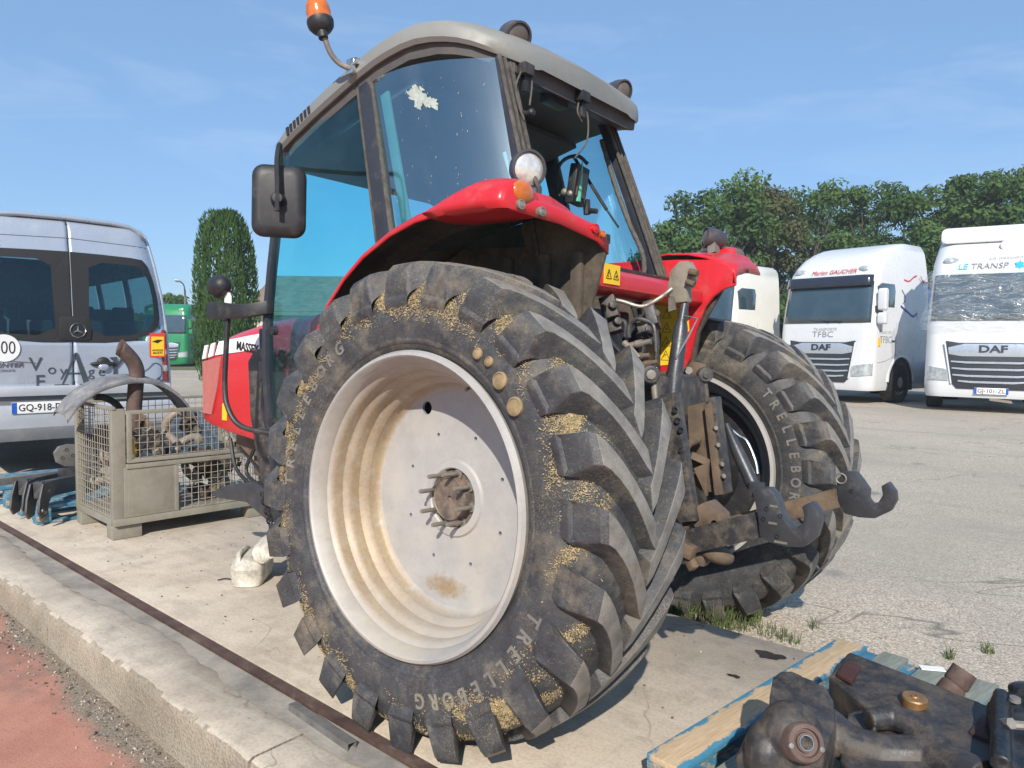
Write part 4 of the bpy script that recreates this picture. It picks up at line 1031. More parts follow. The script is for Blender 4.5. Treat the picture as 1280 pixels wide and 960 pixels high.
side_decal('stripe', [(2.728,0.440,1.443), (2.198,0.440,1.501), (2.161,0.440,1.407), (2.777,0.440,1.351)], M['decal'])
lt = text_mesh('MASSEY FERGUSON', 0.079, 0.003, M['ink'], 0.0012)
p0 = Vector((2.500,0.446,1.418)); p1 = Vector((2.232,0.446,1.446))
# faces +Y, reads towards -X
mn = min(v.co.x for v in lt.vertices); lt.transform(Matrix.Translation((-mn, 0, 0)))
lo = link(lt, 'lettering', hood, loc=p0, rot=(0, math.atan2(p1.z - p0.z, p0.x - p1.x) * 1.0, PI)); lo.scale = (0.92, 1, 1); tag(lo, kind='stuff')
st = Vector((2.647,0.440,0.977)); b = MB(); b.box((st.x, 0.441, st.z), (0.055, 0.006, 0.11)); T(b, 'sticker', M['yellow'], hood)
b = MB(); b.prism([(x, z) for x, _, z in ((2.249,0.500,1.320), (2.171,0.500,1.401), (2.015,0.500,1.383), (1.918,0.500,0.813), (1.945,0.500,0.569), (2.082,0.500,0.601), (2.156,0.500,0.790), (2.214,0.500,0.983))], 0.47, 0.52); sp = T(b, 'side_panel', M['iron'], bevel=0.01)
b = MB(); p = Vector((1.888,0.620,1.429)); b.box(p, (0.06, 0.06, 0.18), rotm(0, rad(5), 0)); b.box(p + Vector((0, 0.01, -0.16)), (0.05, 0.05, 0.12)); T(b, 'step_bracket', M['black'], bevel=0.01)
b = MB(); b.tube(bez([(1.784,0.660,1.384), (1.905,0.620,1.104), (1.865,0.600,0.896), (1.763,0.600,0.697)], 6), 0.02, 8); T(b, 'brake_hose', M['black'])
# engine, gearbox and axle
b = MB(); b.box((2.2, 0, 0.95), (1.2, 0.55, 0.55)); b.box((2.35, 0.0, 0.62), (0.7, 0.40, 0.20)); b.box((1.9, 0.33, 0.82), (0.35, 0.12, 0.25)); T(b, 'engine', M['rusty'], bevel=0.03)
b = MB(); b.box((0.95, 0, 0.80), (1.5, 0.52, 0.50)); b.box((0.0, 0, 0.92), (0.75, 0.62, 0.66)); b.box((-0.25, 0, 1.22), (0.40, 0.50, 0.22)); gear = T(b, 'gearbox', M['iron'], bevel=0.04)
b = MB(); b.lathe([(0.22, -0.98), (0.17, -0.90), (0.15, -0.5), (0.20, -0.3), (0.20, 0.3), (0.15, 0.5), (0.17, 0.90), (0.22, 0.98)], 24, c=(0, 0, WZ), axis=(0, 1, 0)); T(b, 'axle_housing', M['iron'])
b = MB(); b.prism([(x, z) for x, _, z in ((2.720,0.500,0.436), (2.502,0.500,0.517), (2.187,0.500,0.578), (1.960,0.500,0.509), (1.906,0.500,0.358), (2.033,0.500,0.352), (2.274,0.500,0.435), (2.638,0.500,0.415))], 0.46, 0.50); fb = T(b, 'loader_bracket', M['hook'], bevel=0.006)
b = MB()
for k in range(9):
    p = Vector((2.049,0.530,0.510)).lerp(Vector((1.925,0.530,0.297)), k / 8); R = rotm(0, rad(15), rad(90 * (k % 2)))
    b.tube([p + R @ Vector((0.018 * math.cos(a), 0, 0.028 * math.sin(a))) for a in [2 * PI * j / 10 for j in range(11)]], 0.005, 5)
T(b, 'chain', M['black'], fb)
for pts in ([(2.643,0.400,0.799), (2.535,0.420,0.615), (2.371,0.420,0.530)], [(2.557,0.380,0.742), (2.318,0.420,0.665), (2.117,0.450,0.591)], [(2.321,0.420,0.768), (2.410,0.420,0.603), (2.159,0.450,0.525)]):
    b = MB(); b.tube(bez(pts, 6), 0.012, 6); T(b, 'hydraulic_hose', M['black'])

# ------------------------------------------------------------------ rear linkage
def HP(mb, name, mat, parent=None, bevel=0.005, smooth=35): return mb.build(name, mat, parent or tractor, smooth=smooth, bevel=bevel)
def plateY(pix, y, th):
    bb = MB(); bb.prism([(p[0], p[2]) for p in pix], y - th / 2, y + th / 2); return bb
# far link and hook first
b = MB(); b.bar((-0.325,-0.420,0.522), (-1.025,-0.420,0.813), 0.035, 0.085); ll = HP(b, 'lower_link', M['rusty'])
hk = plateY([(-0.992,-0.420,0.880), (-1.027,-0.420,0.924), (-1.071,-0.420,0.929), (-1.101,-0.420,0.894), (-1.129,-0.420,0.856), (-1.127,-0.420,0.820), (-1.144,-0.420,0.798), (-1.166,-0.420,0.805), (-1.184,-0.420,0.842), (-1.176,-0.420,0.879), (-1.204,-0.420,0.900), (-1.233,-0.420,0.862), (-1.238,-0.420,0.825), (-1.218,-0.420,0.778), (-1.156,-0.420,0.737), (-1.092,-0.420,0.731), (-1.031,-0.420,0.739), (-1.006,-0.420,0.793)], -0.42, 0.05)
hkf = HP(hk, 'link_hook', M['hook'], ll, 0.006)
b = MB(); p = Vector((-1.014,-0.390,0.893)); b.tube([p + Vector((0.022 * math.cos(a), 0, 0.022 * math.sin(a))) for a in [2 * PI * k / 12 for k in range(13)]], 0.004, 6); HP(b, 'ring', M['bare'], ll, None)
# near link and hook
b = MB(); b.bar((-0.335,0.360,0.546), (-0.978,0.440,0.815), 0.035, 0.092); ln = HP(b, 'lower_link', M['iron'])
hk = plateY([(-0.957,0.450,0.932), (-0.983,0.450,0.950), (-1.017,0.450,0.954), (-1.038,0.450,0.934), (-1.053,0.450,0.905), (-1.065,0.450,0.871), (-1.086,0.450,0.843), (-1.117,0.450,0.828), (-1.135,0.450,0.848), (-1.139,0.450,0.876), (-1.130,0.450,0.905), (-1.161,0.450,0.926), (-1.186,0.450,0.897), (-1.193,0.450,0.860), (-1.182,0.450,0.809), (-1.141,0.450,0.766), (-1.081,0.450,0.758), (-1.027,0.450,0.762), (-0.989,0.450,0.778), (-0.977,0.450,0.860)], 0.45, 0.055)
hkn = HP(hk, 'link_hook', M['hook'], ln, 0.007)
def hole(c, r, parent, y_off=0.0, ax=(0, 1, 0)):
    bb = MB(); bb.lathe([(r * 1.25, 0.0), (r * 1.2, 0.0025), (r, 0.0025), (r * .95, -0.004), (0, -0.004)], 14, c=Vector(c) + Vector(ax) * y_off, axis=ax); return bb.build('bolt_hole', M['oily2'], parent, smooth=30)
for q in ((-1.011,0.478,0.880), (-1.001,0.478,0.842), (-1.059,0.478,0.862), (-1.051,0.478,0.788)): hole(q, 0.006, hkn)
for q in ((-0.704,0.440,0.756), (-0.793,0.440,0.785)): hole((q[0], 0.4245, q[2]), 0.010, ln) if False else hole((q[0], 0.42, q[2]), 0.010, ln)
for q in ((-1.058,-0.394,0.842),): hole(q, 0.007, hkf)
for (q, w) in (((-1.035,0.478,0.833), 0.030), ((-1.036,0.478,0.893), 0.026), ((-1.065,0.478,0.771), 0.045)):
    o_ = plateY([(q[0] - w / 2, 0, q[2] - 0.004), (q[0] + w / 2, 0, q[2] - 0.004), (q[0] + w / 2, 0, q[2] + 0.004), (q[0] - w / 2, 0, q[2] + 0.004)], 0.4785, 0.003); HP(o_, 'cast_mark', M['bare'], hkn, None)
# pivot pin and clevis at the foot of the near link
b = MB(); b.bar((-0.633,0.460,0.763), (-0.757,0.500,0.618), 0.03, 0.035); b.bar((-0.673,0.500,0.699), (-0.755,0.500,0.678), 0.05, 0.05); HP(b, 'link_pin', M['rusty'], ln, 0.008)
b = MB(); b.ell((-0.778,0.360,0.656), (0.075, 0.05, 0.035), 14, 8, rotm(0, rad(-12), 0)); b.box((-0.703,0.360,0.626), (0.08, 0.06, 0.05)); HP(b, 'stabiliser_lug', M['rusty'], None, 0.008)
b = plateY([(-0.620,0.300,0.784), (-0.721,0.300,0.847), (-0.782,0.300,0.802), (-0.790,0.300,0.772), (-0.629,0.300,0.721)], 0.30, 0.10); HP(b, 'link_bracket', M['rusty'], None, 0.008)
b = MB(); b.box((-0.30, 0.0, 0.62), (0.28, 0.66, 0.10)); b.box((-0.22, 0.0, 0.50), (0.30, 0.30, 0.16)); HP(b, 'drawbar_frame', M['iron'], None, 0.012)
# perforated lift rod box beside the tyre
b = MB(); b.bar((-0.547,0.330,1.259), (-0.664,0.360,0.762), 0.05, 0.075, up=(1, 0, 0)); b.bar((-0.525,0.360,1.217), (-0.541,0.360,1.169), 0.03, 0.04, up=(1, 0, 0)); b.bar((-0.555,0.370,1.026), (-0.598,0.370,0.919), 0.03, 0.05, up=(1, 0, 0))
dr = HP(b, 'drop_link', M['iron'], None, 0.006)
for q in ((-0.572,0.360,1.197), (-0.584,0.360,1.156), (-0.599,0.360,1.119), (-0.606,0.360,1.040), (-0.622,0.360,0.962), (-0.631,0.360,0.906)):
    d_ = Vector((-0.72, 0.62, 0.1)).normalized(); hole(Vector(q) + Vector((-0.018, 0.012, 0)), 0.010, dr, 0, tuple(d_))
# lift arm end, clamp and rod
b = MB(); q = Vector((-0.455,0.340,1.334)); b.lathe([(0.012, 0.045), (0.036, 0.045), (0.040, 0.03), (0.040, -0.04), (0.012, -0.04)], 22, c=q, axis=(-0.6, 0.8, 0), closed=True); b.bar(q + Vector((0.04, -0.03, -0.005)), Vector((-0.08, 0.20, 1.27)), 0.07, 0.075); la = HP(b, 'lift_arm', M['iron'], None, 0.006)
b = MB(); b.lathe([(0, 0.055), (0.020, 0.053), (0.022, 0.04), (0.022, -0.05), (0, -0.05)], 8, c=q, axis=(-0.6, 0.8, 0)); HP(b, 'pin', M['bare'], la, None)
b = MB(); b.tube([(-0.475,0.340,1.295), (-0.499,0.340,1.149)], 0.013, 10); HP(b, 'lift_rod', M['bare'], la, None)
# right lift arm with its rusty lug
b = plateY([(-0.337,-0.220,1.351), (-0.373,-0.220,1.391), (-0.430,-0.220,1.381), (-0.448,-0.220,1.325), (-0.402,-0.220,1.270), (-0.345,-0.220,1.264)], -0.22, 0.05); b.bar((-0.369,-0.250,1.330), (-0.08, -0.22, 1.27), 0.07, 0.075); ra = HP(b, 'lift_arm', M['rusty'], None, 0.006)
b = MB(); q = Vector((-0.445,-0.200,1.332)); b.lathe([(0.010, 0.03), (0.032, 0.03), (0.036, 0.02), (0.036, -0.03), (0.010, -0.03)], 20, c=q, axis=(-0.6, 0.8, 0), closed=True); b.lathe([(0, .04), (.016, .04), (.016, -.03), (0, -.03)], 8, c=q, axis=(-0.6, 0.8, 0)); b.tube([q + Vector((0, 0, -0.03)), (-0.474,-0.220,1.064), (-0.511,-0.240,0.795)], [0.014, 0.013, 0.013], 10); HP(b, 'drop_link', M['iron'], ra, None)
b = MB(); b.lathe([(0, .02), (.018, .02), (.02, 0), (0, 0)], 8, c=(-0.365,-0.190,1.348), axis=(-0.6, 0.8, 0)); HP(b, 'pin', M['bare'], ra, None)
# rusty plate pack behind the links, tie bolts
b = plateY([(-0.481,0.020,1.193), (-0.596,0.020,1.227), (-0.666,0.020,0.827), (-0.555,0.020,0.833), (-0.509,0.020,0.869)], 0.02, 0.05); pk = HP(b, 'hitch_plate', M['rusty'], None, 0.006)
b = plateY([(-0.581,0.050,1.210), (-0.610,0.050,1.219), (-0.678,0.050,0.836), (-0.643,0.050,0.827)], 0.06, 0.06); HP(b, 'guide_rail', M['rusty'], pk, 0.004)
b = plateY([(-0.587,0.000,1.237), (-0.620,0.000,1.245), (-0.689,0.000,0.841), (-0.654,0.000,0.822)], 0.04, 0.07); HP(b, 'guide_rail', M['iron'], pk, 0.004)
for q in ((-0.636,0.090,1.113), (-0.649,0.090,1.043), (-0.670,0.090,0.964), (-0.679,0.090,0.915)):
    b = MB(); b.lathe([(0, .012), (.008, .011), (.011, .004), (.011, 0)], 10, c=q, axis=(-0.7, 0.7, 0)); HP(b, 'bolt', M['bare'], pk, None)
b = MB(); b.tube([(-0.568,0.200,1.047), (-0.557,0.080,1.055)], 0.016, 10); b.bar((-0.538,0.120,0.994), (-0.592,0.060,0.960), 0.05, 0.03); HP(b, 'hitch_catch', M['rusty'], pk, None)
b = plateY([(-0.553,0.100,0.935), (-0.617,0.100,0.966), (-0.615,0.100,0.823)], 0.10, 0.02); HP(b, 'gusset', M['rusty'], pk, None)
# stabiliser ram with its thin pipe
b = MB(); b.tube([(-0.499,-0.340,1.097), (-0.563,-0.320,0.982), (-0.650,-0.300,0.840)], [0.013, 0.030, 0.032], 14); b.tube([(-0.650,-0.300,0.840), (-0.701,-0.280,0.786)], [0.032, 0.026], 12); stb = HP(b, 'stabiliser_ram', M['hook'], None, None)
b = MB(); b.tube(bez([(-0.499,-0.380,1.075), (-0.548,-0.380,1.041), (-0.588,-0.380,1.018), (-0.634,-0.370,0.936), (-0.652,-0.360,0.875)], 5), 0.007, 8); HP(b, 'hydraulic_pipe', M['chrome'], stb, None)
b = MB(); b.box((-0.682,-0.280,0.813), (0.06, 0.05, 0.07)); b.lathe([(0, .045), (.014, .045), (.014, -.03), (0, -.03)], 8, c=(-0.683,-0.260,0.797), axis=(-.6, .8, 0)); HP(b, 'ram_eye', M['hook'], stb, 0.006)
# top link, folded up: rusty hook head, ram body, thin spring rod
b = MB(); b.tube([(-0.456,0.050,1.649), (-0.454,0.070,1.564)], [0.020, 0.021], 12); b.tube([(-0.454,0.070,1.571), (-0.454,0.075,1.536), (-0.454,0.120,1.326), (-0.460,0.140,1.230)], [0.022, 0.031, 0.034, 0.030], 16); tl = HP(b, 'top_link', M['hook'], None, None)
b = plateY([(-0.384,0.050,1.729), (-0.397,0.050,1.792), (-0.435,0.050,1.828), (-0.480,0.050,1.826), (-0.505,0.050,1.779), (-0.499,0.050,1.738), (-0.477,0.050,1.704), (-0.479,0.050,1.648), (-0.426,0.050,1.643), (-0.402,0.050,1.672), (-0.378,0.050,1.672)], 0.05, 0.06)
M['claw'] = paint('mud_grey_casting', (0.22, 0.19, 0.155), 0.75, metal=0.15, var=0.3, vs=12, dirt=(0.30, 0.25, 0.18), damt=0.4, ds=16, bump=0.5, bs=60)
HP(b, 'top_link_hook', M['claw'], tl, 0.012)
b = MB(); b.tube([(-0.494,0.090,1.776), (-0.532,0.090,1.767)], 0.016, 10); b.tube([(-0.481,0.090,1.735), (-0.519,0.090,1.720)], 0.014, 10); HP(b, 'hook_pin', M['rusty'], tl, None)
b = plateY([(-0.397,0.085,1.669), (-0.423,0.085,1.675), (-0.433,0.085,1.616), (-0.399,0.085,1.606)], 0.085, 0.01); HP(b, 'tag_plate', M['bare'], tl, None)
b = MB(); b.tube([(-0.489,0.110,1.586), (-0.548,0.110,1.574), (-0.516,0.115,1.506), (-0.469,0.140,1.402)], 0.004, 6); HP(b, 'spring_clip', M['chrome'], tl, None)
# grey pipe, bent pipes, valve block and couplings
b = MB(); b.tube(bez([(-0.185,0.220,1.658), (-0.231,0.200,1.648), (-0.305,0.160,1.627), (-0.361,0.120,1.660), (-0.408,0.080,1.708)], 6), 0.009, 8); HP(b, 'steel_pipe', M['bare'], None, None)
b = MB(); b.tube(bez([(-0.269,0.200,1.489), (-0.271,0.200,1.538), (-0.306,0.200,1.569), (-0.358,0.180,1.556), (-0.383,0.180,1.524), (-0.394,0.180,1.428)], 6), 0.010, 8); HP(b, 'steel_pipe', M['iron'], None, None)
b = MB(); b.tube(bez([(-0.250,0.240,1.564), (-0.274,0.240,1.550), (-0.272,0.240,1.494)], 5), 0.009, 8); HP(b, 'steel_pipe', M['iron'], None, None)
vb = MB(); vb.box((-0.02, 0.22, 1.42), (0.20, 0.56, 0.40)); vb = HP(vb, 'valve_block', M['oily2'], None, 0.02)
for (a_, c_, r, m_) in (((-0.278,0.200,1.454), (-0.369,0.180,1.473), 0.018, 'bare'), ((-0.292,0.220,1.404), (-0.375,0.200,1.413), 0.015, 'rusty'), ((-0.255,0.100,1.500), (-0.355,0.100,1.514), 0.02, 'iron'), ((-0.329,0.200,1.371), (-0.403,0.180,1.387), 0.014, 'rusty')):
    b = MB(); b.tube([a_, Vector(a_).lerp(Vector(c_), .25), Vector(a_).lerp(Vector(c_), .27), Vector(a_).lerp(Vector(c_), .6), Vector(a_).lerp(Vector(c_), .62), c_], [r * .8, r * .8, r, r, r * .75, r * .75], 12); HP(b, 'coupling', M[m_], vb, None)
b = MB(); b.tube(bez([(-0.281,0.260,1.466), (-0.314,0.260,1.439), (-0.355,0.260,1.398)], 5), 0.013, 8); HP(b, 'white_hose', M['claw'], vb, None)
for (c_, s_) in (((-0.197,0.250,1.617), (0.07, 0.06, 0.10)), ((-0.205,0.220,1.548), (0.06, 0.06, 0.08)), ((-0.246,0.020,1.521), (0.05, 0.10, 0.10)), ((-0.214,-0.100,1.602), (0.05, 0.14, 0.12))):
    b = MB(); b.box(c_, s_, rotm(0.2, 0.3, 0.4)); b.lathe([(0, .06), (.018, .06), (.02, 0)], 10, c=c_, axis=(-.7, .6, .2)); HP(b, 'fitting', M['iron'], vb, 0.008)
for pts in ([(-0.200,0.300,1.596), (-0.224,0.300,1.492), (-0.287,0.300,1.424)], [(-0.207,0.000,1.596), (-0.264,0.050,1.483), (-0.272,0.100,1.374)], [(-0.201,-0.100,1.613), (-0.248,-0.100,1.488), (-0.263,-0.050,1.349)], [(-0.162,0.000,1.653), (-0.215,0.050,1.567), (-0.215,0.150,1.480)]):
    b = MB(); b.tube(bez(pts, 6), 0.011, 8); HP(b, 'hydraulic_hose', M['black'], vb, None)
b = MB(); b.tube(bez([(-0.612,0.450,0.617), (-0.600,0.450,0.567), (-0.620,0.420,0.533)], 5), 0.02, 8); HP(b, 'hydraulic_hose', M['black'], None, None)

# ================================================================== THINGS AROUND THE TRACTOR
M['cratepaint'] = paint('grey_green_crate_paint', (0.235, 0.222, 0.178), 0.7, var=0.12, vs=6, dirt=(0.17, 0.12, 0.08), damt=0.25, ds=9, bump=0.25, bs=70)
M['wire'] = paint('galvanised_wire', (0.34, 0.31, 0.25), 0.65, metal=0.2, var=0.25, vs=20, dirt=(0.22, 0.17, 0.12), damt=0.3, ds=20)
def mat_bluewood():
    t = NT('worn_blue_painted_wood'); c = t.coord('Object'); g = t.noise(t.coord('Object', (1, 1, 1)), 9, 6, 0.7); s = t.noise(t.coord('Object', (14, 2, 14)), 7, 4, 0.7)
    wood = t.ramp(s, [(0.3, (0.30, 0.20, 0.11)), (0.7, (0.50, 0.37, 0.23))])
    blue = t.ramp(g, [(0.3, (0.03, 0.13, 0.22)), (0.7, (0.07, 0.25, 0.36))])
    m = t.ramp(t.math('ADD', t.math('MULTIPLY', g, 0.7), t.math('MULTIPLY', s, 0.3)), [(0.50, 0.0), (0.58, 1.0)])
    t.set(**{'Base Color': t.mix(m, blue, wood), 'Roughness': 0.8}); t.bump(s, 0.4, 0.004); return t.mat
M['bluewood'] = mat_bluewood()
def mat_barewood(name, a, b_, blue):
    t = NT(name); c = t.coord('Object'); s = t.noise(t.coord('Object', (16, 1.2, 16)), 6, 5, 0.7, 0.6); g = t.noise(c, 7, 6, 0.7)
    wood = t.ramp(s, [(0.3, a), (0.7, b_)])
    wood = t.mix(t.ramp(g, [(0.60, 0.0), (0.72, 0.7)]), wood, (0.10, 0.075, 0.055))
    e = t.n('ShaderNodeSeparateXYZ'); t.l(c, e.inputs[0])
    ed = t.math('ABSOLUTE', e.outputs[0]); m = t.ramp(t.math('ADD', t.math('MULTIPLY', ed, 5.5), t.math('MULTIPLY', g, 0.65)), [(0.58, 0.0), (0.63, 1.0)])
    bl = t.ramp(g, [(0.3, (0.03, 0.14, 0.24)), (0.7, (0.07, 0.26, 0.38))])
    col = t.mix(t.math('MULTIPLY', m, blue), wood, bl)
    t.set(**{'Base Color': col, 'Roughness': 0.82}); t.bump(s, 0.5, 0.004); return t.mat
M['wood_pale'] = mat_barewood('pale_worn_board', (0.40, 0.28, 0.16), (0.60, 0.46, 0.30), 1.0)
M['wood_grey'] = mat_barewood('grey_green_board', (0.15, 0.17, 0.14), (0.29, 0.30, 0.25), 0.35)
def pallet(label, loc, rz, L=1.2, W=0.8, first='wood_grey', deck='wood_grey', other='bluewood', nb=5):
    """deck boards run along local Y (length L) from y=0 to -L, spread along -X"""
    p = thing('pallet', label, 'pallet', loc, rz, 'worn blue wooden pallets')
    ws = [0.13] + [0.10] * (nb - 2) + [0.13]; gap = (W - sum(ws)) / (nb - 1); x = 0
    for i, w in enumerate(ws):
        bb = MB(); bb.box((0, 0, 0), (w, L + random.uniform(-.01, .01), 0.022)); bb.build('deck_board', M[first if i == 0 else deck], p, bevel=0.003, loc=(-x - w / 2, -L / 2, 0.133 + random.uniform(-.0015, .0015)))
        x += w + gap
    for yy in (-0.05, -L / 2, -L + 0.05):
        bb = MB(); bb.box((0, 0, 0), (0.10, W - .004, 0.022)); bb.build('cross_board', M[other], p, bevel=0.003, loc=(-W / 2, yy, 0.109), rot=(0, 0, PI / 2)) if False else MB().box((0, 0, 0), (W - .004, 0.10, 0.022)).build('cross_board', M[other], p, bevel=0.003, loc=(-W / 2, yy, 0.1105))
        for xx in (-0.065, -W / 2, -W + 0.065):
            MB().box((0, 0, 0), (0.125, 0.10, 0.078)).build('block', M[other], p, bevel=0.004, loc=(xx, yy, 0.061))
    for xx in (-0.065, -W / 2, -W + 0.065):
        MB().box((0, 0, 0), (0.11, L - .006, 0.021)).build('base_board', M[other], p, bevel=0.003, loc=(xx, -L / 2, 0.0115))
    return p
pc = Vector((-0.842,0.977,0.144)); pf = Vector((-1.021,-0.420,0.144)); d = pf - pc
pallet('worn pallet under the black casting, its edge board bare wood rimmed with blue', (pc.x, pc.y, 0.001), math.atan2(-d.x, -d.y) * -1 if False else math.atan2(d.x, -d.y), L=d.length, W=0.82, first='wood_pale')
pl0 = Vector((4.351,0.918,0.000))
pallet('blue pallet end sticking out beside the grey mesh crate, under the dark arms', (5.40, pl0.y - 0.02, 0.001), rad(-3), L=1.2, W=0.95, first='bluewood', deck='bluewood')
pl1 = Vector((5.583,0.830,0.000))
pallet('blue pallet at the far left edge of the slab beyond the two dark arms', (pl1.x + 0.75, pl1.y + 0.25, 0.001), rad(-6), L=1.1, W=0.8, first='bluewood', deck='bluewood')

# ------------------------------------------------------------------ mesh crate
CR = (3.55, 0.76, 0.0); CRZ = rad(-4)
crate = thing('mesh_crate', 'grey steel mesh crate with a half-height front gate, full of scrap parts', 'crate', CR, CRZ)
# local: +X = depth (away), -Y = length (to the right)
DX, LY, HZ = 0.82, 1.22, 0.94
def cb(name, boxes, mat='cratepaint', parent=None, bev=0.004):
    out = None
    for c, s in boxes:
        b = MB(); b.box(c, s); out = b.build(name, M[mat], parent or crate, bevel=bev)
    return out
cb('corner_post', [((0.03, -0.045, 0.53), (0.05, 0.09, 0.82)), ((DX - .03, -.03, 0.53), (0.05, 0.06, 0.82)), ((0.03, -LY + .045, 0.53), (0.05, 0.09, 0.82)), ((DX - .03, -LY + .03, 0.53), (0.05, 0.06, 0.82))])
cb('foot', [((0.08, -0.10, 0.053), (0.12, 0.20, 0.10)), ((DX - .08, -.10, 0.053), (0.12, 0.2, 0.10)), ((0.08, -LY + .10, 0.053), (0.12, 0.20, 0.10)), ((DX - .08, -LY + .10, 0.053), (0.12, 0.2, 0.10))])
cb('base_beam', [((0.02, -LY / 2, 0.128), (0.055, LY - .01, 0.05)), ((DX - .02, -LY / 2, 0.128), (0.055, LY - .01, 0.05))])
cb('base_beam', [((DX / 2, -0.02, 0.128), (DX - .1, 0.045, 0.048)), ((DX / 2, -LY + .02, 0.128), (DX - .1, 0.045, 0.048))])
cb('floor', [((DX / 2, -LY / 2, 0.160), (DX - .02, LY - .02, 0.012))])
cb('front_rail', [((0.012, -LY / 2, 0.525), (0.045, LY - .18, 0.035)), ((0.012, -LY / 2, 0.912), (0.03, LY - .18, 0.028)), ((-0.004, -LY / 2, 0.565), (0.03, LY - .19, 0.028))])
cb('top_rail', [((DX / 2, -0.012, 0.945), (DX, 0.028, 0.022)), ((DX / 2, -LY + .012, 0.945), (DX, 0.028, 0.022)), ((DX - .012, -LY / 2, 0.945), (0.028, LY - .06, 0.022))])
cb('gate_post', [((-0.006, -0.112, 0.74), (0.028, 0.032, 0.34)), ((-0.006, -LY + .112, 0.74), (0.028, 0.032, 0.34))])
b = MB(); b.box((0.004, -0.255, 0.335), (0.012, 0.36, 0.36)); dp_ = b.build('front_panel', M['cratepaint'], crate, bevel=0.004)
b = MB(); b.box((0.0005, -0.255, 0.335), (0.010, 0.31, 0.31)); b.build('panel_press', M['cratepaint'], dp_, bevel=0.012)
b = MB(); b.box((0.010, -0.445, 0.335), (0.03, 0.03, 0.36)); b.build('mesh_frame', M['cratepaint'], crate, bevel=0.004)
def mesh_panel(x0, x1, z0, z1, axis, at_, nx, nz, rnd):
    bb = MB()
    for i in range(nx + 1):
        t = lerp(x0, x1, i / nx); w = [rnd.uniform(-.003, .003) for _ in range(4)]
        P = [(lerp(z0, z1, k / 3), w[k]) for k in range(4)]
        bb.tube([(at_ + q, t, z) if axis == 'x' else (t, at_ + q, z) for z, q in P], 0.0027, 5)
    for i in range(nz + 1):
        z = lerp(z0, z1, i / nz); w = [rnd.uniform(-.004, .004) for _ in range(6)]
        P = [(lerp(x0, x1, k / 5), w[k]) for k in range(6)]
        bb.tube([(at_ + 0.005, t, z + q) if axis == 'x' else (t, at_ + 0.005, z + q) for t, q in P], 0.0027, 5)
    return tag(bb.build('wire_mesh', M['wire'], crate, smooth=60), kind='stuff')
rnd = random.Random(9)
mesh_panel(-0.13, -LY + .13, 0.585, 0.905, 'x', -0.004, 18, 6, rnd)
mesh_panel(-0.46, -LY + .09, 0.165, 0.515, 'x', 0.010, 13, 7, rnd)
mesh_panel(0.05, DX - .05, 0.15, 0.94, 'y', -0.012, 15, 15, rnd)
mesh_panel(0.05, DX - .05, 0.15, 0.94, 'y', -LY + .012, 15, 15, rnd)
mesh_panel(-0.05, -LY + .05, 0.15, 0.94, 'x', DX - .015, 20, 15, rnd)
def CW(x, y, z):
    c, s = math.cos(CRZ), math.sin(CRZ); return Vector((CR[0] + x * c - y * s, CR[1] + x * s + y * c, z))
# scrap inside the crate
M['scrap'] = paint('grimy_scrap', (0.05, 0.045, 0.04), 0.6, metal=0.3, var=0.4, vs=8, dirt=(0.20, 0.15, 0.10), damt=0.35, ds=10, bump=0.4)
M['scrap2'] = paint('pale_scrap', (0.30, 0.27, 0.23), 0.6, metal=0.3, var=0.3, vs=8, dirt=(0.16, 0.10, 0.06), damt=0.4, ds=10, bump=0.4)
rnd = random.Random(4)
kinds = [('cast_housing', 'grimy cast housing with a flange, lying in the mesh crate'), ('hub_flange', 'rusty flanged hub lying in the mesh crate'), ('bent_bracket', 'bent steel bracket lying in the mesh crate'), ('pipe_elbow', 'pale pipe elbow lying in the mesh crate')]
spots = []
for layer, z in enumerate((0.22, 0.36, 0.50, 0.66, 0.76)):
    for i in range(6 if layer < 4 else 3): spots.append((rnd.uniform(0.12, 0.7), -0.15 - i * 0.185 - rnd.uniform(0, .06) - (0.2 if layer == 4 else 0), z + rnd.uniform(-.02, .03)))
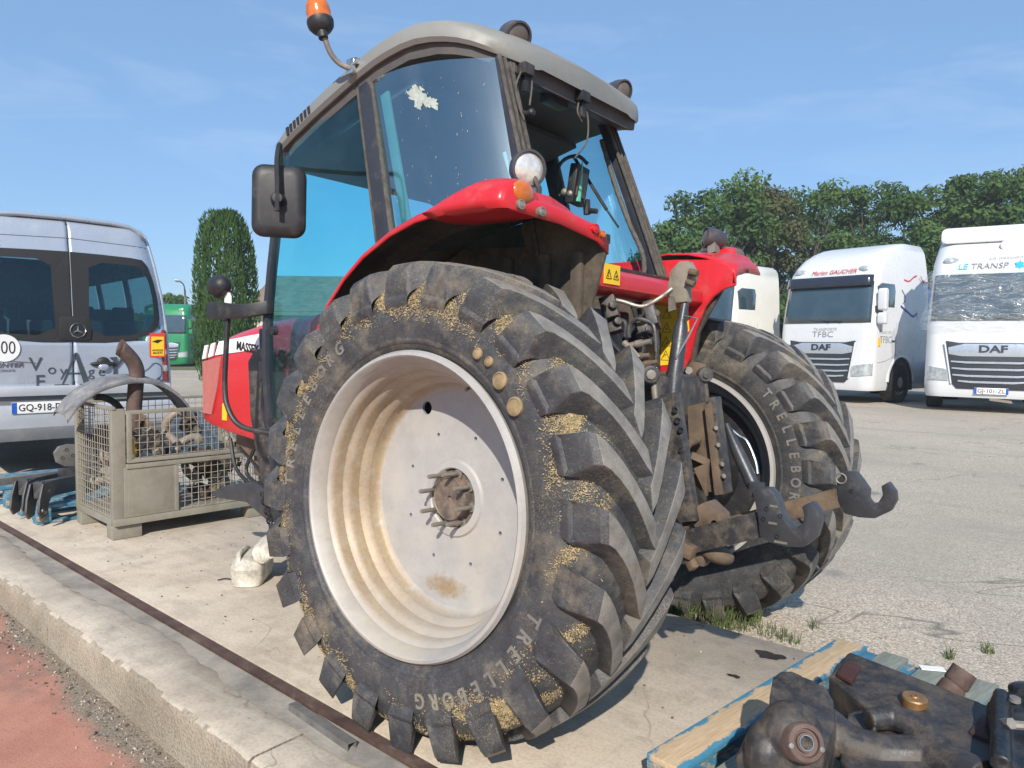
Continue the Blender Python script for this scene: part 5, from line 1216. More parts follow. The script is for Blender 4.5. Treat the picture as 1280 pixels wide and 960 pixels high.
for i, (x, y, z) in enumerate(spots):
    k = rnd.choice((0, 0, 1, 2, 3)); nm, lb = kinds[k]; b = MB(); R = rotm(rnd.uniform(0, 6), rnd.uniform(0, 6), rnd.uniform(0, 6)); s = rnd.uniform(0.75, 1.15)
    if k == 0:
        b.box((0, 0, 0), (0.17 * s, 0.13 * s, 0.12 * s)); b.lathe([(0, .10 * s), (.045 * s, .10 * s), (.045 * s, 0), (.075 * s, 0), (.075 * s, -.03), (0, -.03)], 14, c=(0, 0, .05 * s)); b.box((0.09 * s, 0, 0), (0.05, 0.19 * s, 0.03))
    elif k == 1:
        b.lathe([(.03, .06), (.055 * s, .06), (.06 * s, .01), (.10 * s, .008), (.10 * s, -.012), (.03, -.012)], 18, closed=True)
        for a in range(5): b.tube([(.08 * s * math.cos(a * 1.257), .08 * s * math.sin(a * 1.257), 0), (.08 * s * math.cos(a * 1.257), .08 * s * math.sin(a * 1.257), .04)], .008, 6)
    elif k == 2:
        b.prism([(-.14 * s, 0), (.05, 0), (.14 * s, .08), (.12 * s, .11), (.03, .03), (-.14 * s, .03)], -.04, .04); b.box((-.10 * s, 0, .03), (.03, .12, .06))
    else:
        b.tube(bez([(-.12 * s, 0, 0), (-.02, 0, 0), (.05, 0, .05), (.06, .0, .14 * s)], 5), .032, 10); b.lathe([(.03, .01), (.06, .01), (.06, -.01), (.03, -.01)], 14, c=(-.12 * s, 0, 0), axis=(1, 0, 0), closed=True)
    o = b.build(nm, M[rnd.choice(('scrap', 'scrap', 'rusty', 'scrap2'))] if k != 3 else M['scrap2'], None, bevel=0.006, loc=CW(x, y, z), rot=R.to_euler())
    tag(o, lb.replace('lying in the mesh crate', 'in the mesh crate, %s, %s' % (('at the bottom', 'in the second layer', 'at half height', 'in the upper layer', 'on top')[min(4, i // 6)], ('far left', 'left', 'left of middle', 'right of middle', 'right', 'far right')[i % 6])).replace(', with', ' with'), 'scrap part', 'scrap parts piled inside the mesh crate')
o = MB(); o.box((0, 0, 0), (0.02, 0.04, 0.05)); o.tube([(0, 0, .02), (0, 0, .09)], 0.012, 8); o = o.build('yellow_cap', M['yellow'], None, bevel=0.006, loc=CW(0.04, -0.155, 0.63)); tag(o, 'small yellow plastic cap behind the front gate of the mesh crate', 'cap')
# exhaust stack standing in the crate
b = MB(); path = bez([(3.950,0.443,0.598), (3.950,0.433,0.846), (3.950,0.411,1.105), (3.950,0.404,1.191), (3.950,0.438,1.278), (3.950,0.526,1.376)], 6)
n = len(path); b.tube(path, 0.056, 18, cap=False); b2 = b
# cut the mouth at a slant and give the pipe a wall
vs = [Vector(v) for v in b.v]; d = (path[-1] - path[-2]).normalized()
last = list(range(len(vs) - 18, len(vs)))
for i in last: vs[i] += d * (0.045 * ((vs[i] - path[-1]).z / 0.056))
b.v = [tuple(v) for v in vs]
ex = b.build('exhaust_pipe', M['rust_pipe'], None, smooth=60); s_ = ex.modifiers.new('wall', 'SOLIDIFY'); s_.thickness = 0.004; s_.offset = -1
tag(ex, 'rusty bent exhaust pipe with a slanted mouth standing up out of the mesh crate', 'exhaust pipe')
# mudguard lying arched over the crate
M['guard'] = paint('scuffed_grey_plastic', (0.15, 0.15, 0.155), 0.6, var=0.35, vs=8, dirt=(0.36, 0.34, 0.31), damt=0.4, ds=9, bump=0.3, bs=60)
def mudguard(name, pts, width, mat, label, th=0.006, tilt=0.0):
    R_ = []; pts = bez(pts, 5); cx = sum((p for p in pts), Vector()) / len(pts)
    for p in pts:
        q = p + Vector((0.10 * 0, 0, 0)); up = Vector((0, 0, 1))
        R_.append([p + Vector((0, 0, -0.03)), p + Vector((0.01, 0, 0.0)), p + Vector((width * .3, -0.01, 0.012 + tilt * .3)), p + Vector((width * .7, -0.02, 0.012 + tilt * .7)), p + Vector((width - .01, -0.03, tilt)), p + Vector((width, -0.03, -0.03 + tilt))])
    bb = MB(); bb.loft(R_, closed=False, caps=False); o_ = bb.build(name, mat, None, smooth=50)
    s_ = o_.modifiers.new('thickness', 'SOLIDIFY'); s_.thickness = th
    return tag(o_, label, 'mudguard')
mudguard('mudguard', [(3.850,0.939,0.864), (3.850,0.852,0.979), (3.850,0.731,1.067), (3.850,0.572,1.120), (3.850,0.419,1.134), (3.850,0.273,1.105), (3.850,0.134,1.024), (3.850,0.030,0.903), (3.850,-0.049,0.755)], 0.34, M['guard'], 'scuffed grey plastic mudguard arched over the top of the mesh crate', tilt=0.03)
b = MB(); b.tube(bez([(4.000,0.695,1.004), (4.000,0.627,0.995), (4.000,0.541,0.942), (4.000,0.489,0.846), (4.000,0.492,0.692)], 6), 0.026, 10)
tag(b.build('air_hose', M['black'], None, smooth=60), 'thick black rubber hose hanging over the left corner of the mesh crate', 'hose')

# ------------------------------------------------------------------ dark steel arms on the left pallet
M['armsteel'] = paint('charcoal_steel', (0.045, 0.046, 0.05), 0.5, metal=0.2, var=0.2, vs=6, dirt=(0.16, 0.145, 0.125), damt=0.28, ds=8, bump=0.15)
def loader_arm(a, c, tip, label, drop):
    a, c = Vector(a), Vector(c); d = (c - a); L = d.length; t = thing('loader_arm', label, 'steel arm', a, math.atan2(d.y, d.x), 'dark steel arms stacked beside the crate')
    s = d.z / math.hypot(d.x, d.y)
    bb = MB(); bb.loft([[(0.0, -0.035, -0.07), (0.0, 0.035, -0.07), (0.0, 0.035, 0.055), (0.0, -0.035, 0.055)], [(L * .45, -0.04, -0.06 + s * L * .45), (L * .45, 0.04, -0.06 + s * L * .45), (L * .45, 0.04, 0.065 + s * L * .45), (L * .45, -0.04, 0.065 + s * L * .45)], [(L, -0.04, -0.05 + s * L), (L, 0.04, -0.05 + s * L), (L, 0.04, 0.05 + s * L), (L, -0.04, 0.05 + s * L)]])
    bb.build('beam', M['armsteel'], t, bevel=0.006)
    for sy in (-1, 1):
        bb = MB(); bb.prism([(0.10, 0.05), (0.16, -0.02), (0.06, -drop * .55), (0.03, -drop), (-0.05, -drop - .015), (-0.09, -drop + .04), (-0.07, -0.06), (-0.02, 0.045)], sy * 0.045 - 0.008, sy * 0.045 + 0.008); pl_ = bb.build('end_plate', M['armsteel'], t, bevel=0.004)
        for (x, z) in ((-0.05, -drop + .05), (-0.01, -drop + .03), (0.05, -0.02)):
            q = MB(); q.lathe([(0, .012), (.012, .011), (.015, 0)], 10, c=(x, sy * 0.053, z), axis=(0, sy, 0)); q.build('bolt', M['bare'], pl_)
    return t
loader_arm((4.350,0.972,0.297), (5.100,0.227,0.191), 0, 'near dark steel arm with bolted end plate, on the blue pallet by the crate', 0.20)
loader_arm((4.750,0.947,0.266), (5.500,0.102,0.186), 0, 'second dark steel arm, just left of and behind the near one', 0.20)
b = MB(); b.bar((5.300,1.053,0.229), (5.600,0.062,0.200), 0.05, 0.06); tag(b.build('steel_tube', M['bare'], None, bevel=0.006), 'long pale steel tube lying across the pallets behind the dark arms', 'steel tube')
t = thing('steel_lug', 'oval grey steel plate with three holes, standing behind the left side of the mesh crate', 'steel plate', (4.900,0.542,0.326))
o0 = Vector((4.900,0.542,0.326)); pp = [Vector(q) - o0 for q in ((4.900,0.650,0.406), (4.900,0.667,0.489), (4.900,0.630,0.538), (4.900,0.556,0.551), (4.900,0.399,0.529), (4.900,0.349,0.455), (4.900,0.363,0.359), (4.900,0.466,0.351), (4.900,0.590,0.366))]
b = MB(); b.prism([(p.y, p.z) for p in pp], -0.02, 0.02, 'x'); lp = b.build('plate', M['zinc'], t, bevel=0.006)
for q in ((4.900,0.575,0.506), (4.900,0.607,0.442), (4.900,0.527,0.453)):
    q = Vector(q) - o0; hb = MB(); hb.lathe([(0.014, 0), (0.012, 0.003), (0.010, -0.004), (0, -0.004)], 12, c=(-0.0205, q.y, q.z), axis=(-1, 0, 0)); hb.build('bolt_hole', M['oily2'], t)
b = MB(); b.box((0, 0, -0.03), (0.10, 0.16, 0.10)); b.build('base', M['armsteel'], t, bevel=0.006)

# ------------------------------------------------------------------ crushed white canister
M['canister'] = paint('dirty_white_plastic', (0.62, 0.58, 0.49), 0.45, var=0.1, vs=8, dirt=(0.13, 0.105, 0.08), damt=0.42, ds=14, bump=0.25, bs=14)
j0 = Vector((1.953,0.572,0.000)); can = thing('jerrycan', 'crushed dirty white plastic canister lying on the slab beside the left rear tyre', 'canister', (j0.x + 0.09, j0.y + 0.02, 0.0), rad(-48)); can.scale = (1.3, 1.25, 1.3)
b = MB(); rings = []
for z, w, h, ox in ((0.0, 0.19, 0.10, 0), (0.012, 0.225, 0.14, 0), (0.05, 0.24, 0.155, 0.004), (0.09, 0.235, 0.15, 0.0), (0.115, 0.20, 0.125, -0.005), (0.125, 0.12, 0.07, -0.01)):
    rings.append([(p + ox + 0.008 * math.sin(9 * p + 60 * z), q + 0.007 * math.sin(17 * p + 2), z + 0.008 * math.sin(14 * p + 9 * q)) for p, q in rrect(w, h, min(w, h) * .33, 6)])
b.loft(rings); b.build('body', M['canister'], can, smooth=50)
b = MB(); rings = []
for x, r1, r2, z in ((-0.10, 0.02, 0.03, 0.135), (-0.085, 0.05, 0.05, 0.15), (-0.02, 0.055, 0.045, 0.165), (0.03, 0.05, 0.04, 0.175), (0.075, 0.035, 0.035, 0.18), (0.085, 0.01, 0.01, 0.178)):
    rings.append([(x + 0.006 * math.sin(3 * a), -0.075 + r1 * math.cos(a) + 0.004 * math.sin(5 * a), z + r2 * math.sin(a) * (0.7 if math.sin(a) > 0 else 1.0)) for a in [2 * PI * k / 16 for k in range(16)]])
b.loft(rings); b.build('neck', M['canister'], can, smooth=55)
b = MB(); b.tube(bez([(-0.085, 0.035, 0.105), (-0.06, 0.045, 0.135), (0.0, 0.045, 0.142), (0.06, 0.045, 0.136), (0.085, 0.035, 0.11)], 5), 0.012, 8); b.build('handle', M['canister'], can)
tw = MB(); tw.tube(bez([(2.182,0.739,0.006), (2.156,0.692,0.010), (2.042,0.676,0.006)], 4), 0.004, 6); tag(tw.build('twig', M['joint'], None), 'thin dark twig lying on the slab left of the white canister', 'twig')

# ------------------------------------------------------------------ black casting on the right pallet
def remeshed(mb, name, mat, parent, voxel=0.007, sm=6):
    o_ = mb.build(name, mat, parent, smooth=180)
    m1 = o_.modifiers.new('fuse', 'REMESH'); m1.mode = 'VOXEL'; m1.voxel_size = voxel; m1.use_smooth_shade = True
    m2 = o_.modifiers.new('soften', 'SMOOTH'); m2.factor = 0.5; m2.iterations = sm
    return o_
cz_ = thing('axle_casting', 'oily black cast iron axle support lying on the worn pallet', 'casting', (-1.456,0.579,0.150))
c0 = Vector(cz_.location)
def C_(p): return Vector(p) - c0
# main body: a thick slanted plate
def plate3(pts, th, mb):
    """pts: outline on a surface, dropped straight down by th"""
    n = len(pts); mb.add([tuple(p) for p in pts] + [tuple(p - Vector((0, 0, th))) for p in pts], [tuple(range(n)), tuple(range(2 * n - 1, n - 1, -1))] + [(i, i + n, (i + 1) % n + n, (i + 1) % n) for i in range(n)])
b = MB()
plate3([C_(q) for q in ((-1.259,0.528,0.360), (-1.255,0.431,0.370), (-1.268,0.328,0.385), (-1.438,0.383,0.385), (-1.606,0.433,0.380), (-1.747,0.457,0.370), (-1.824,0.503,0.360), (-1.852,0.854,0.340), (-1.680,0.841,0.350), (-1.584,0.724,0.350), (-1.428,0.679,0.350), (-1.355,0.608,0.350))], 0.10, b)
plate3([C_(q) for q in ((-1.359,0.673,0.330), (-1.425,0.575,0.340), (-1.622,0.712,0.340), (-1.848,0.793,0.330), (-1.842,1.085,0.300), (-1.606,1.103,0.280), (-1.400,0.893,0.290))], 0.12, b)
body = remeshed(b, 'plate', M['oily'], cz_, 0.005, 2)
# saddle and tower with the threaded boss
b = MB()
b.tube([C_(q) for q in ((-1.326,0.796,0.330), (-1.397,0.808,0.300), (-1.480,0.797,0.290), (-1.591,0.752,0.300), (-1.733,0.825,0.310))], [0.055, 0.055, 0.06, 0.065, 0.07], 14)
b.tube([C_(q) for q in ((-1.434,0.750,0.360), (-1.485,0.694,0.365), (-1.562,0.712,0.360), (-1.629,0.757,0.350))], [0.03, 0.038, 0.038, 0.03], 12)
plate3([C_(q) for q in ((-1.199,0.895,0.420), (-1.175,0.805,0.430), (-1.181,0.755,0.435), (-1.207,0.732,0.435), (-1.312,0.743,0.420), (-1.346,0.779,0.400), (-1.380,0.877,0.380), (-1.391,1.012,0.360), (-1.252,1.045,0.380))], 0.20, b)
b.ell(C_((-1.286,0.965,0.360)), (0.085, 0.085, 0.085), 16, 10)
b.ell(C_((-1.238,0.973,0.300)), (0.07, 0.10, 0.09), 16, 10)
b.tube([C_(q) for q in ((-1.204,0.999,0.240), (-1.184,0.889,0.270))], [0.06, 0.05], 12)
tower = remeshed(b, 'tower', M['oily'], cz_, 0.005, 3)
ax = Vector((-0.62, 0.66, 0.42)).normalized(); q = C_((-1.339,1.028,0.375)) 
b = MB(); b.lathe([(0.0, -0.10), (0.052, -0.10), (0.052, 0.018), (0.047, 0.026), (0.036, 0.028), (0.034, 0.018), (0.026, 0.016), (0.024, 0.024), (0.019, 0.024), (0.018, -0.03), (0.0, -0.03)], 32, c=q, axis=ax); b.build('boss_ring', M['rust_pipe'], cz_, smooth=35)
b = MB(); b.lathe([(0.0205, 0.0245), (0.0195, 0.028), (0.0175, 0.028), (0.017, 0.0)], 24, c=q, axis=ax); b.build('thread', M['chrome'], cz_)
for a in (1.0, 3.6):
    u = ax.orthogonal().normalized(); w_ = ax.cross(u); p = q + ax * 0.02 + (u * math.cos(a) + w_ * math.sin(a)) * 0.043
    b = MB(); b.lathe([(0, .010), (.007, .009), (.008, 0)], 8, c=p, axis=ax); b.build('bolt', M['zinc'], cz_)
M['bronze'] = paint('bronze_plug', (0.32, 0.18, 0.075), 0.4, metal=0.6, var=0.3, vs=20, dirt=(0.12, 0.08, 0.05), damt=0.3, ds=25)
q = C_((-1.517,0.562,0.374)); b = MB(); b.lathe([(0, -0.02), (0.036, -0.02), (0.036, 0.010), (0.033, 0.014), (0.012, 0.0145), (0.010, 0.018), (0.005, 0.018), (0.005, 0.012), (0, 0.012)], 28, c=q, axis=(-0.05, 0.08, 1)); b.build('plug', M['bronze'], cz_)
M['redpad'] = paint('oxide_red_pad', (0.06, 0.022, 0.018), 0.7, var=0.3, vs=20, dirt=(0.03, 0.025, 0.02), damt=0.3, ds=20)
for quad in (((-1.282,0.523,0.376), (-1.275,0.393,0.380), (-1.331,0.420,0.380), (-1.333,0.548,0.376)), ((-1.674,0.652,0.370), (-1.686,0.514,0.372), (-1.732,0.532,0.370), (-1.725,0.667,0.367))):
    b = MB(); plate3([C_(p) for p in quad], 0.012, b); b.build('machined_pad', M['redpad'], cz_, bevel=0.002)
sh = MB(); sh.tube([C_(q) for q in ((-1.565,0.372,0.330), (-1.590,0.375,0.375), (-1.593,0.372,0.380), (-1.596,0.369,0.385), (-1.615,0.349,0.425))], [0.038, 0.038, 0.034, 0.038, 0.037], 22)
sh.build('shaft_stub', M['rust_pipe'], cz_, smooth=40)
# forged lever beside it
lv = thing('forged_lever', 'greasy black forged lever with a bolt, at the right edge of the worn pallet', 'lever', (-1.758,0.484,0.150)); l0 = Vector(lv.location)
b = MB(); F_ = [Vector(q) - l0 for q in ((-1.702,0.579,0.430), (-1.709,0.524,0.440), (-1.745,0.467,0.445), (-1.813,0.395,0.440), (-1.888,0.945,0.360), (-1.800,0.961,0.370), (-1.768,0.857,0.390), (-1.732,0.707,0.410))]
plate3(F_, 0.07, b); b.tube([F_[1] + Vector((-.02, -.02, .0)), F_[6] + Vector((0, 0, 0.01))], [0.022, 0.026], 10); b.ell(F_[2] + Vector((-0.05, -0.02, 0.0)), (0.06, 0.05, 0.025), 14, 8)
remeshed(b, 'forging', M['oily2'], lv, 0.006, 4)
q = Vector((-1.756,0.682,0.430)) - l0; b = MB(); b.lathe([(0, .03), (.015, .03), (.017, .0), (0, -.02)], 6, c=q, axis=(-.6, .6, .5)); b.tube([q, q + Vector((-0.05, -0.03, 0.0))], 0.012, 8); b.build('bolt', M['bare'], lv)
q = Vector((-1.765,0.546,0.447)) - l0; b = MB(); b.lathe([(0, .012), (.014, .010), (.016, 0)], 12, c=q, axis=(-.1, .1, 1)); b.build('grease_nipple', M['zinc'], lv)
rg = MB(); q = Vector((-1.412,-0.324,0.150)); rg.box((0, 0, 0), (0.09, 0.04, 0.004), rotm(0, 0, 0.5)); tag(rg.build('white_label', M['white'], None, loc=(q.x, q.y, 0.149)), 'scrap of white label lying on the worn pallet behind the black casting', 'paper label')

# ================================================================== VEHICLES
M['vansilver'] = paint('silver_van_paint', (0.46, 0.50, 0.56), 0.28, metal=0.45, var=0.05, vs=1.5, dirt=(0.30, 0.29, 0.27), damt=0.08, ds=3, coat=0.4)
M['vanglass'] = glass('dark_van_glass', (0.20, 0.30, 0.32), 0.06, 0.02)
M['vanglass2'] = glass('tinted_side_glass', (0.55, 0.85, 0.86), 0.03, 0.02)
M['bumper'] = paint('grey_bumper_plastic', (0.14, 0.145, 0.15), 0.5, var=0.15, dirt=(0.25, 0.23, 0.2), damt=0.15, ds=6)
M['bumper_lt'] = paint('silver_bumper', (0.50, 0.52, 0.55), 0.35, metal=0.3, var=0.06)
M['seatgrey'] = paint('grey_seat_fabric', (0.20, 0.22, 0.23), 0.9, var=0.15)
M['rubber'] = paint('road_tyre_rubber', (0.025, 0.025, 0.026), 0.75, var=0.3, vs=12, dirt=(0.11, 0.10, 0.09), damt=0.3, ds=8)
M['alloy'] = paint('steel_wheel', (0.42, 0.42, 0.42), 0.4, metal=0.5, var=0.2, vs=12, dirt=(0.2, 0.17, 0.14), damt=0.25, ds=14)
M['signred'] = paint('red_sticker', (0.62, 0.05, 0.03), 0.5, var=0.04)
M['vanink'] = paint('charcoal_lettering', (0.045, 0.055, 0.065), 0.5, var=0.05)
M['platew'] = paint('plate_white', (0.72, 0.72, 0.70), 0.4, var=0.05)
M['plateb'] = paint('plate_blue', (0.02, 0.09, 0.42), 0.4, var=0.03)
M['dark'] = paint('dark_cavity', (0.012, 0.012, 0.013), 0.8, var=0.2)
VX, VY, VZ, VR = 6.62, -0.14, 0.0, rad(-8)
van = thing('minibus', 'silver high-roofed passenger minibus seen from behind, with dark rear windows and charcoal lettering', 'minibus', (VX, VY, VZ), VR)
VSEC = [(0.40, 0.955), (0.62, 0.985), (0.95, 0.99), (1.30, 0.98), (1.60, 0.965), (1.95, 0.93), (2.28, 0.87), (2.48, 0.83), (2.60, 0.795), (2.68, 0.74), (2.735, 0.64), (2.755, 0.45), (2.765, 0.0)]
def vx(z): return interp([(0.4, -0.02), (0.9, 0.0), (1.45, 0.02), (2.3, 0.11), (2.6, 0.17), (2.70, 0.24), (2.77, 0.34)], z)
def vw(z): return interp(VSEC, z)
# rear doors: each a sheet with its window opening
def door_sheet(sg):
    zs = [0.88, 1.0, 1.2, 1.36, 1.42, 1.48, 1.56, 1.66, 1.8, 2.0, 2.15, 2.24, 2.29, 2.33, 2.4, 2.5, 2.6, 2.66, 2.70]
    us = [0.006, 0.05, 0.12, 0.22, 0.4, 0.6, 0.75, 0.84, 0.90, 0.94, 0.975, 1.0]
    bb = MB(); idx = {}
    def inside(u, z): return 0.05 <= u <= 0.92 and 1.45 <= z <= 2.29
    V = []
    for z in zs:
        for u in us:
            y = vw(z) * u; x = vx(z) - 0.0 + (0.10 * max(0, (u - 0.80) / 0.2) ** 2) + 0.02 * u * u
            V.append((x, sg * y, z))
    n = len(us); fs = []
    for i in range(len(zs) - 1):
        for j in range(n - 1):
            uc, zc = (us[j] + us[j + 1]) / 2, (zs[i] + zs[i + 1]) / 2
            top_out = zc > 2.15 and uc > 0.84; bot_out = zc < 1.56 and uc > 0.75
            if inside(uc, zc) and not top_out and not bot_out: continue
            fs.append((i * n + j, i * n + j + 1, (i + 1) * n + j + 1, (i + 1) * n + j))
    bb.add(V, fs)
    o_ = bb.build('rear_door', M['vansilver'], van, smooth=40); s_ = o_.modifiers.new('thickness', 'SOLIDIFY'); s_.thickness = 0.03; s_.offset = -1
    return o_
def onrear(u, z, off=0.0):      # u: signed -1..1 across
    a = abs(u); return (vx(z) + 0.10 * max(0, (a - 0.80) / 0.2) ** 2 + 0.02 * a * a - off, vw(z) * u, z)
dL = door_sheet(1); dR = door_sheet(-1)
def rear_glass(sg, parent):
    """pane slightly proud of the door, outline rounded, with a black printed border"""
    out = [(0.010, 1.405), (0.30, 1.405), (0.60, 1.43), (0.80, 1.50), (0.895, 1.58), (0.935, 1.68), (0.945, 1.85), (0.935, 2.10), (0.90, 2.26), (0.84, 2.325), (0.70, 2.34), (0.35, 2.35), (0.010, 2.355)]
    inn = [(0.16, 1.55), (0.33, 1.47), (0.60, 1.485), (0.78, 1.55), (0.85, 1.63), (0.87, 1.72), (0.88, 1.85), (0.87, 2.08), (0.835, 2.20), (0.77, 2.245), (0.66, 2.255), (0.35, 2.26), (0.20, 2.20)]
    den = lambda P_: [(lerp(a[0], c[0], k / 6), lerp(a[1], c[1], k / 6)) for a, c in zip(P_, P_[1:] + P_[:1]) for k in range(6)]
    out, inn = den(out), den(inn); n = len(out); f_ = MB()
    f_.add([onrear(sg * u, z, 0.012) for u, z in out] + [onrear(sg * u, z, 0.012) for u, z in inn], [(k, (k + 1) % n, (k + 1) % n + n, k + n) for k in range(n)])
    fr = f_.build('window_border', M['ink'], parent, smooth=0); s_ = fr.modifiers.new('thickness', 'SOLIDIFY'); s_.thickness = 0.006
    g_ = MB(); c = (0.52, 1.86)
    g_.add([onrear(sg * u, z, 0.0125) for u, z in inn] + [onrear(sg * c[0], c[1], 0.0125)], [(k, (k + 1) % n, n) for k in range(n)])
    gg = g_.build('rear_window', M['vanglass'], parent, smooth=60)
rear_glass(1, dL); rear_glass(-1, dR)
# flanks with window openings, roof, floor
def flank(sg):
    zs = [0.40, 0.62, 0.95, 1.30, 1.38, 1.6, 1.95, 2.18, 2.28, 2.48, 2.60, 2.68]; xs_ = [0.0, 0.35, 1.35, 1.5, 2.6, 2.75, 3.9, 4.05, 4.9, 5.3, 5.7]
    bb = MB(); n = len(xs_); V = []
    for z in zs:
        for i, x in enumerate(xs_):
            xx = x + (vx(z) + 0.12 if i == 0 else 0); w = vw(z) * interp([(0, 1.0), (4.9, 1.0), (5.3, 0.95), (5.7, 0.82)], x)
            if x > 5 and z > 1.4: xx = min(xx, 5.7 - (z - 1.4) * 1.2)
            V.append((xx, sg * w, z))
    fs = []
    for i in range(len(zs) - 1):
        for j in range(n - 1):
            win = 1.38 <= (zs[i] + zs[i + 1]) / 2 <= 2.18 and j in (1, 3, 5, 7)
            if not win: fs.append((i * n + j, i * n + j + 1, (i + 1) * n + j + 1, (i + 1) * n + j))
    bb.add(V, fs); o_ = bb.build('side_panel', M['vansilver'], van, smooth=50); s_ = o_.modifiers.new('thickness', 'SOLIDIFY'); s_.thickness = 0.03; s_.offset = 1 if sg < 0 else -1
    for (a, c) in ((0.35, 1.35), (1.5, 2.6), (2.75, 3.9), (4.05, 4.9)):
        g_ = MB(); g_.add([(x, sg * (vw(z) - 0.006), z) for z in (1.38, 1.78, 2.18) for x in (a, c)], [(0, 1, 3, 2), (2, 3, 5, 4)]); g_.build('side_window', M['vanglass2'], o_, smooth=60)
flank(1); flank(-1)
b = MB(); R_ = []
for x in (0.20, 0.26, 0.36, 0.6, 2, 4, 4.6, 4.9):
    k = interp([(0.20, 0.03), (0.26, 0.012), (0.36, 0.0)], x); R_.append([(x + (0.02 if abs(y) > .6 else 0), y, z - k) for y, z in [(0.80, 2.60), (0.74, 2.68), (0.64, 2.735), (0.45, 2.755), (0, 2.765), (-0.45, 2.755), (-0.64, 2.735), (-0.74, 2.68), (-0.80, 2.60)]])
b.loft(R_, closed=False, caps=False); o = b.build('roof', M['vansilver'], van, smooth=60); s_ = o.modifiers.new('thickness', 'SOLIDIFY'); s_.thickness = 0.04; s_.offset = -1
b = MB(); b.box((2.9, 0, 0.55), (5.4, 1.86, 0.10)); b.build('floor', M['dark'], van)
b = MB(); b.add([(4.1, y, 2.6) for y in (-.75, .75)] + [(5.1, y, 1.6) for y in (-.88, .88)] + [(5.65, y, 1.25) for y in (-.85, .85)] + [(5.75, y, 0.4) for y in (-.85, .85)], [(0, 1, 3, 2), (2, 3, 5, 4), (4, 5, 7, 6)]); b.build('bonnet', M['vansilver'], van, smooth=60)
for x in (0.75, 1.6, 2.45, 3.3):
    for y in (-0.68, -0.25, 0.25, 0.68):
        bb = MB(); bb.box((x, y, 1.28), (0.12, 0.40, 0.75), rotm(0, rad(-8), 0)); bb.box((x + .25, y, 0.98), (0.45, 0.40, 0.12)); bb.box((x - .04, y, 1.72), (0.08, 0.24, 0.18)); bb.build('seat', M['seatgrey'], van, bevel=0.035)
# fine door details
b = MB(); b.bar(onrear(0, 0.9, 0.002), onrear(0, 2.66, 0.002), 0.016, 0.012, up=(1, 0, 0)); b.build('door_gap', M['dark'], van)
b = MB(); b.tube([onrear(u, 2.50 - 0.03 * abs(u), 0.001) for u in [(-1 + k / 10) * 0.96 for k in range(21)]], 0.004, 6); b.build('body_crease', M['bumper'], van)
hb = MB(); R_ = []
for u, z in rrect(0.30, 0.26, 0.05, 5, -0.02, 1.545): R_.append((u, z))
hb.prism(R_, 0, 0.02, 'x'); ho = hb.build('badge_panel', M['ink'], dR, bevel=0.004, loc=(vx(1.5) - 0.028, 0, 0))
# round three-pointed badge
bd = MB(); bd.lathe([(0.066, 0.0), (0.072, 0.008), (0.078, 0.0)], 32, axis=(-1, 0, 0)); 
for k in range(3):
    a = PI / 2 + 2 * PI * k / 3; c_, s2 = math.cos(a), math.sin(a)
    bd.add([(0, -0.011 * s2, 0.011 * c_), (0, 0.011 * s2, -0.011 * c_), (0, 0.068 * c_, 0.068 * s2), (-0.012, 0, 0)], [(0, 2, 3), (1, 3, 2), (0, 3, 1), (0, 1, 2)])
bd.build('badge', M['chrome'], ho, loc=(-0.006, -0.045, 1.525), smooth=30)
b = MB(); b.ell((0, 0, 0), (0.03, 0.13, 0.028), 16, 8); b.ell((0.0, 0.0, 0.02), (0.028, 0.065, 0.055), 16, 8); hd = b.build('door_handle', M['ink'], dR, loc=(vx(1.17) - 0.02, -0.28, 1.17))
b = MB(); b.ell((0, 0, 0), (0.025, 0.055, 0.045), 16, 8); b.build('handle_cap', M['chrome'], hd, loc=(-0.012, 0.0, 0.035)) if False else b.build('handle_dome', M['vansilver'], hd, loc=(-0.010, 0.0, -0.03))
# tail lamps at the corners
for sg in (1, -1):
    lampz = [(0.96, 1.08, 'redlens'), (1.08, 1.15, 'lens'), (1.15, 1.27, 'redlens'), (1.27, 1.33, 'lens'), (1.33, 1.55, 'redlens')]
    for z0, z1, m in lampz:
        bb = MB(); R_ = []
        for z in (z0, (z0 + z1) / 2, z1 - .004):
            w = vw(z); R_.append([(vx(z) + 0.05, sg * (w - 0.062), z), (vx(z) + 0.075, sg * (w - 0.012), z), (vx(z) + 0.13, sg * (w + 0.008), z), (vx(z) + 0.20, sg * (w + 0.006), z), (vx(z) + 0.16, sg * (w - 0.03), z)])
        bb.loft(R_); bb.build('tail_lamp', M[m], van, smooth=50)
# bumper, recess and number plate
b = MB(); b.prism(rrect(1.92, 0.10, 0.02, 3, 0, 0.90), -0.05, 0.04, 'x'); b.build('bumper_top', M['bumper_lt'], van, bevel=0.01)
b = MB(); b.prism(rrect(1.88, 0.10, 0.01, 3, 0, 0.80), 0.0, 0.05, 'x'); b.build('bumper_recess', M['bumper'], van)
b = MB(); b.prism(rrect(1.94, 0.24, 0.03, 3, 0, 0.64), -0.06, 0.05, 'x'); b.build('bumper_face', M['bumper_lt'], van, bevel=0.015)
b = MB(); b.prism(rrect(1.96, 0.13, 0.03, 3, 0, 0.465), -0.10, 0.05, 'x'); b.build('rear_step', M['bumper'], van, bevel=0.02)
def put_text(body, size, mat, parent, y, z, x, bold=0.0, sx=1.0, shear=0.0, depth=0.004, rz=-PI / 2, name='lettering', roty=0.0):
    """on a face looking towards -X of its parent: letters read towards -Y"""
    me = text_mesh(body, size, depth, mat, bold, shear); o_ = link(me, name, parent, loc=(x, y, z), rot=(0, 0, rz)); o_.scale = (sx, 1, 1); return tag(o_, kind='stuff')
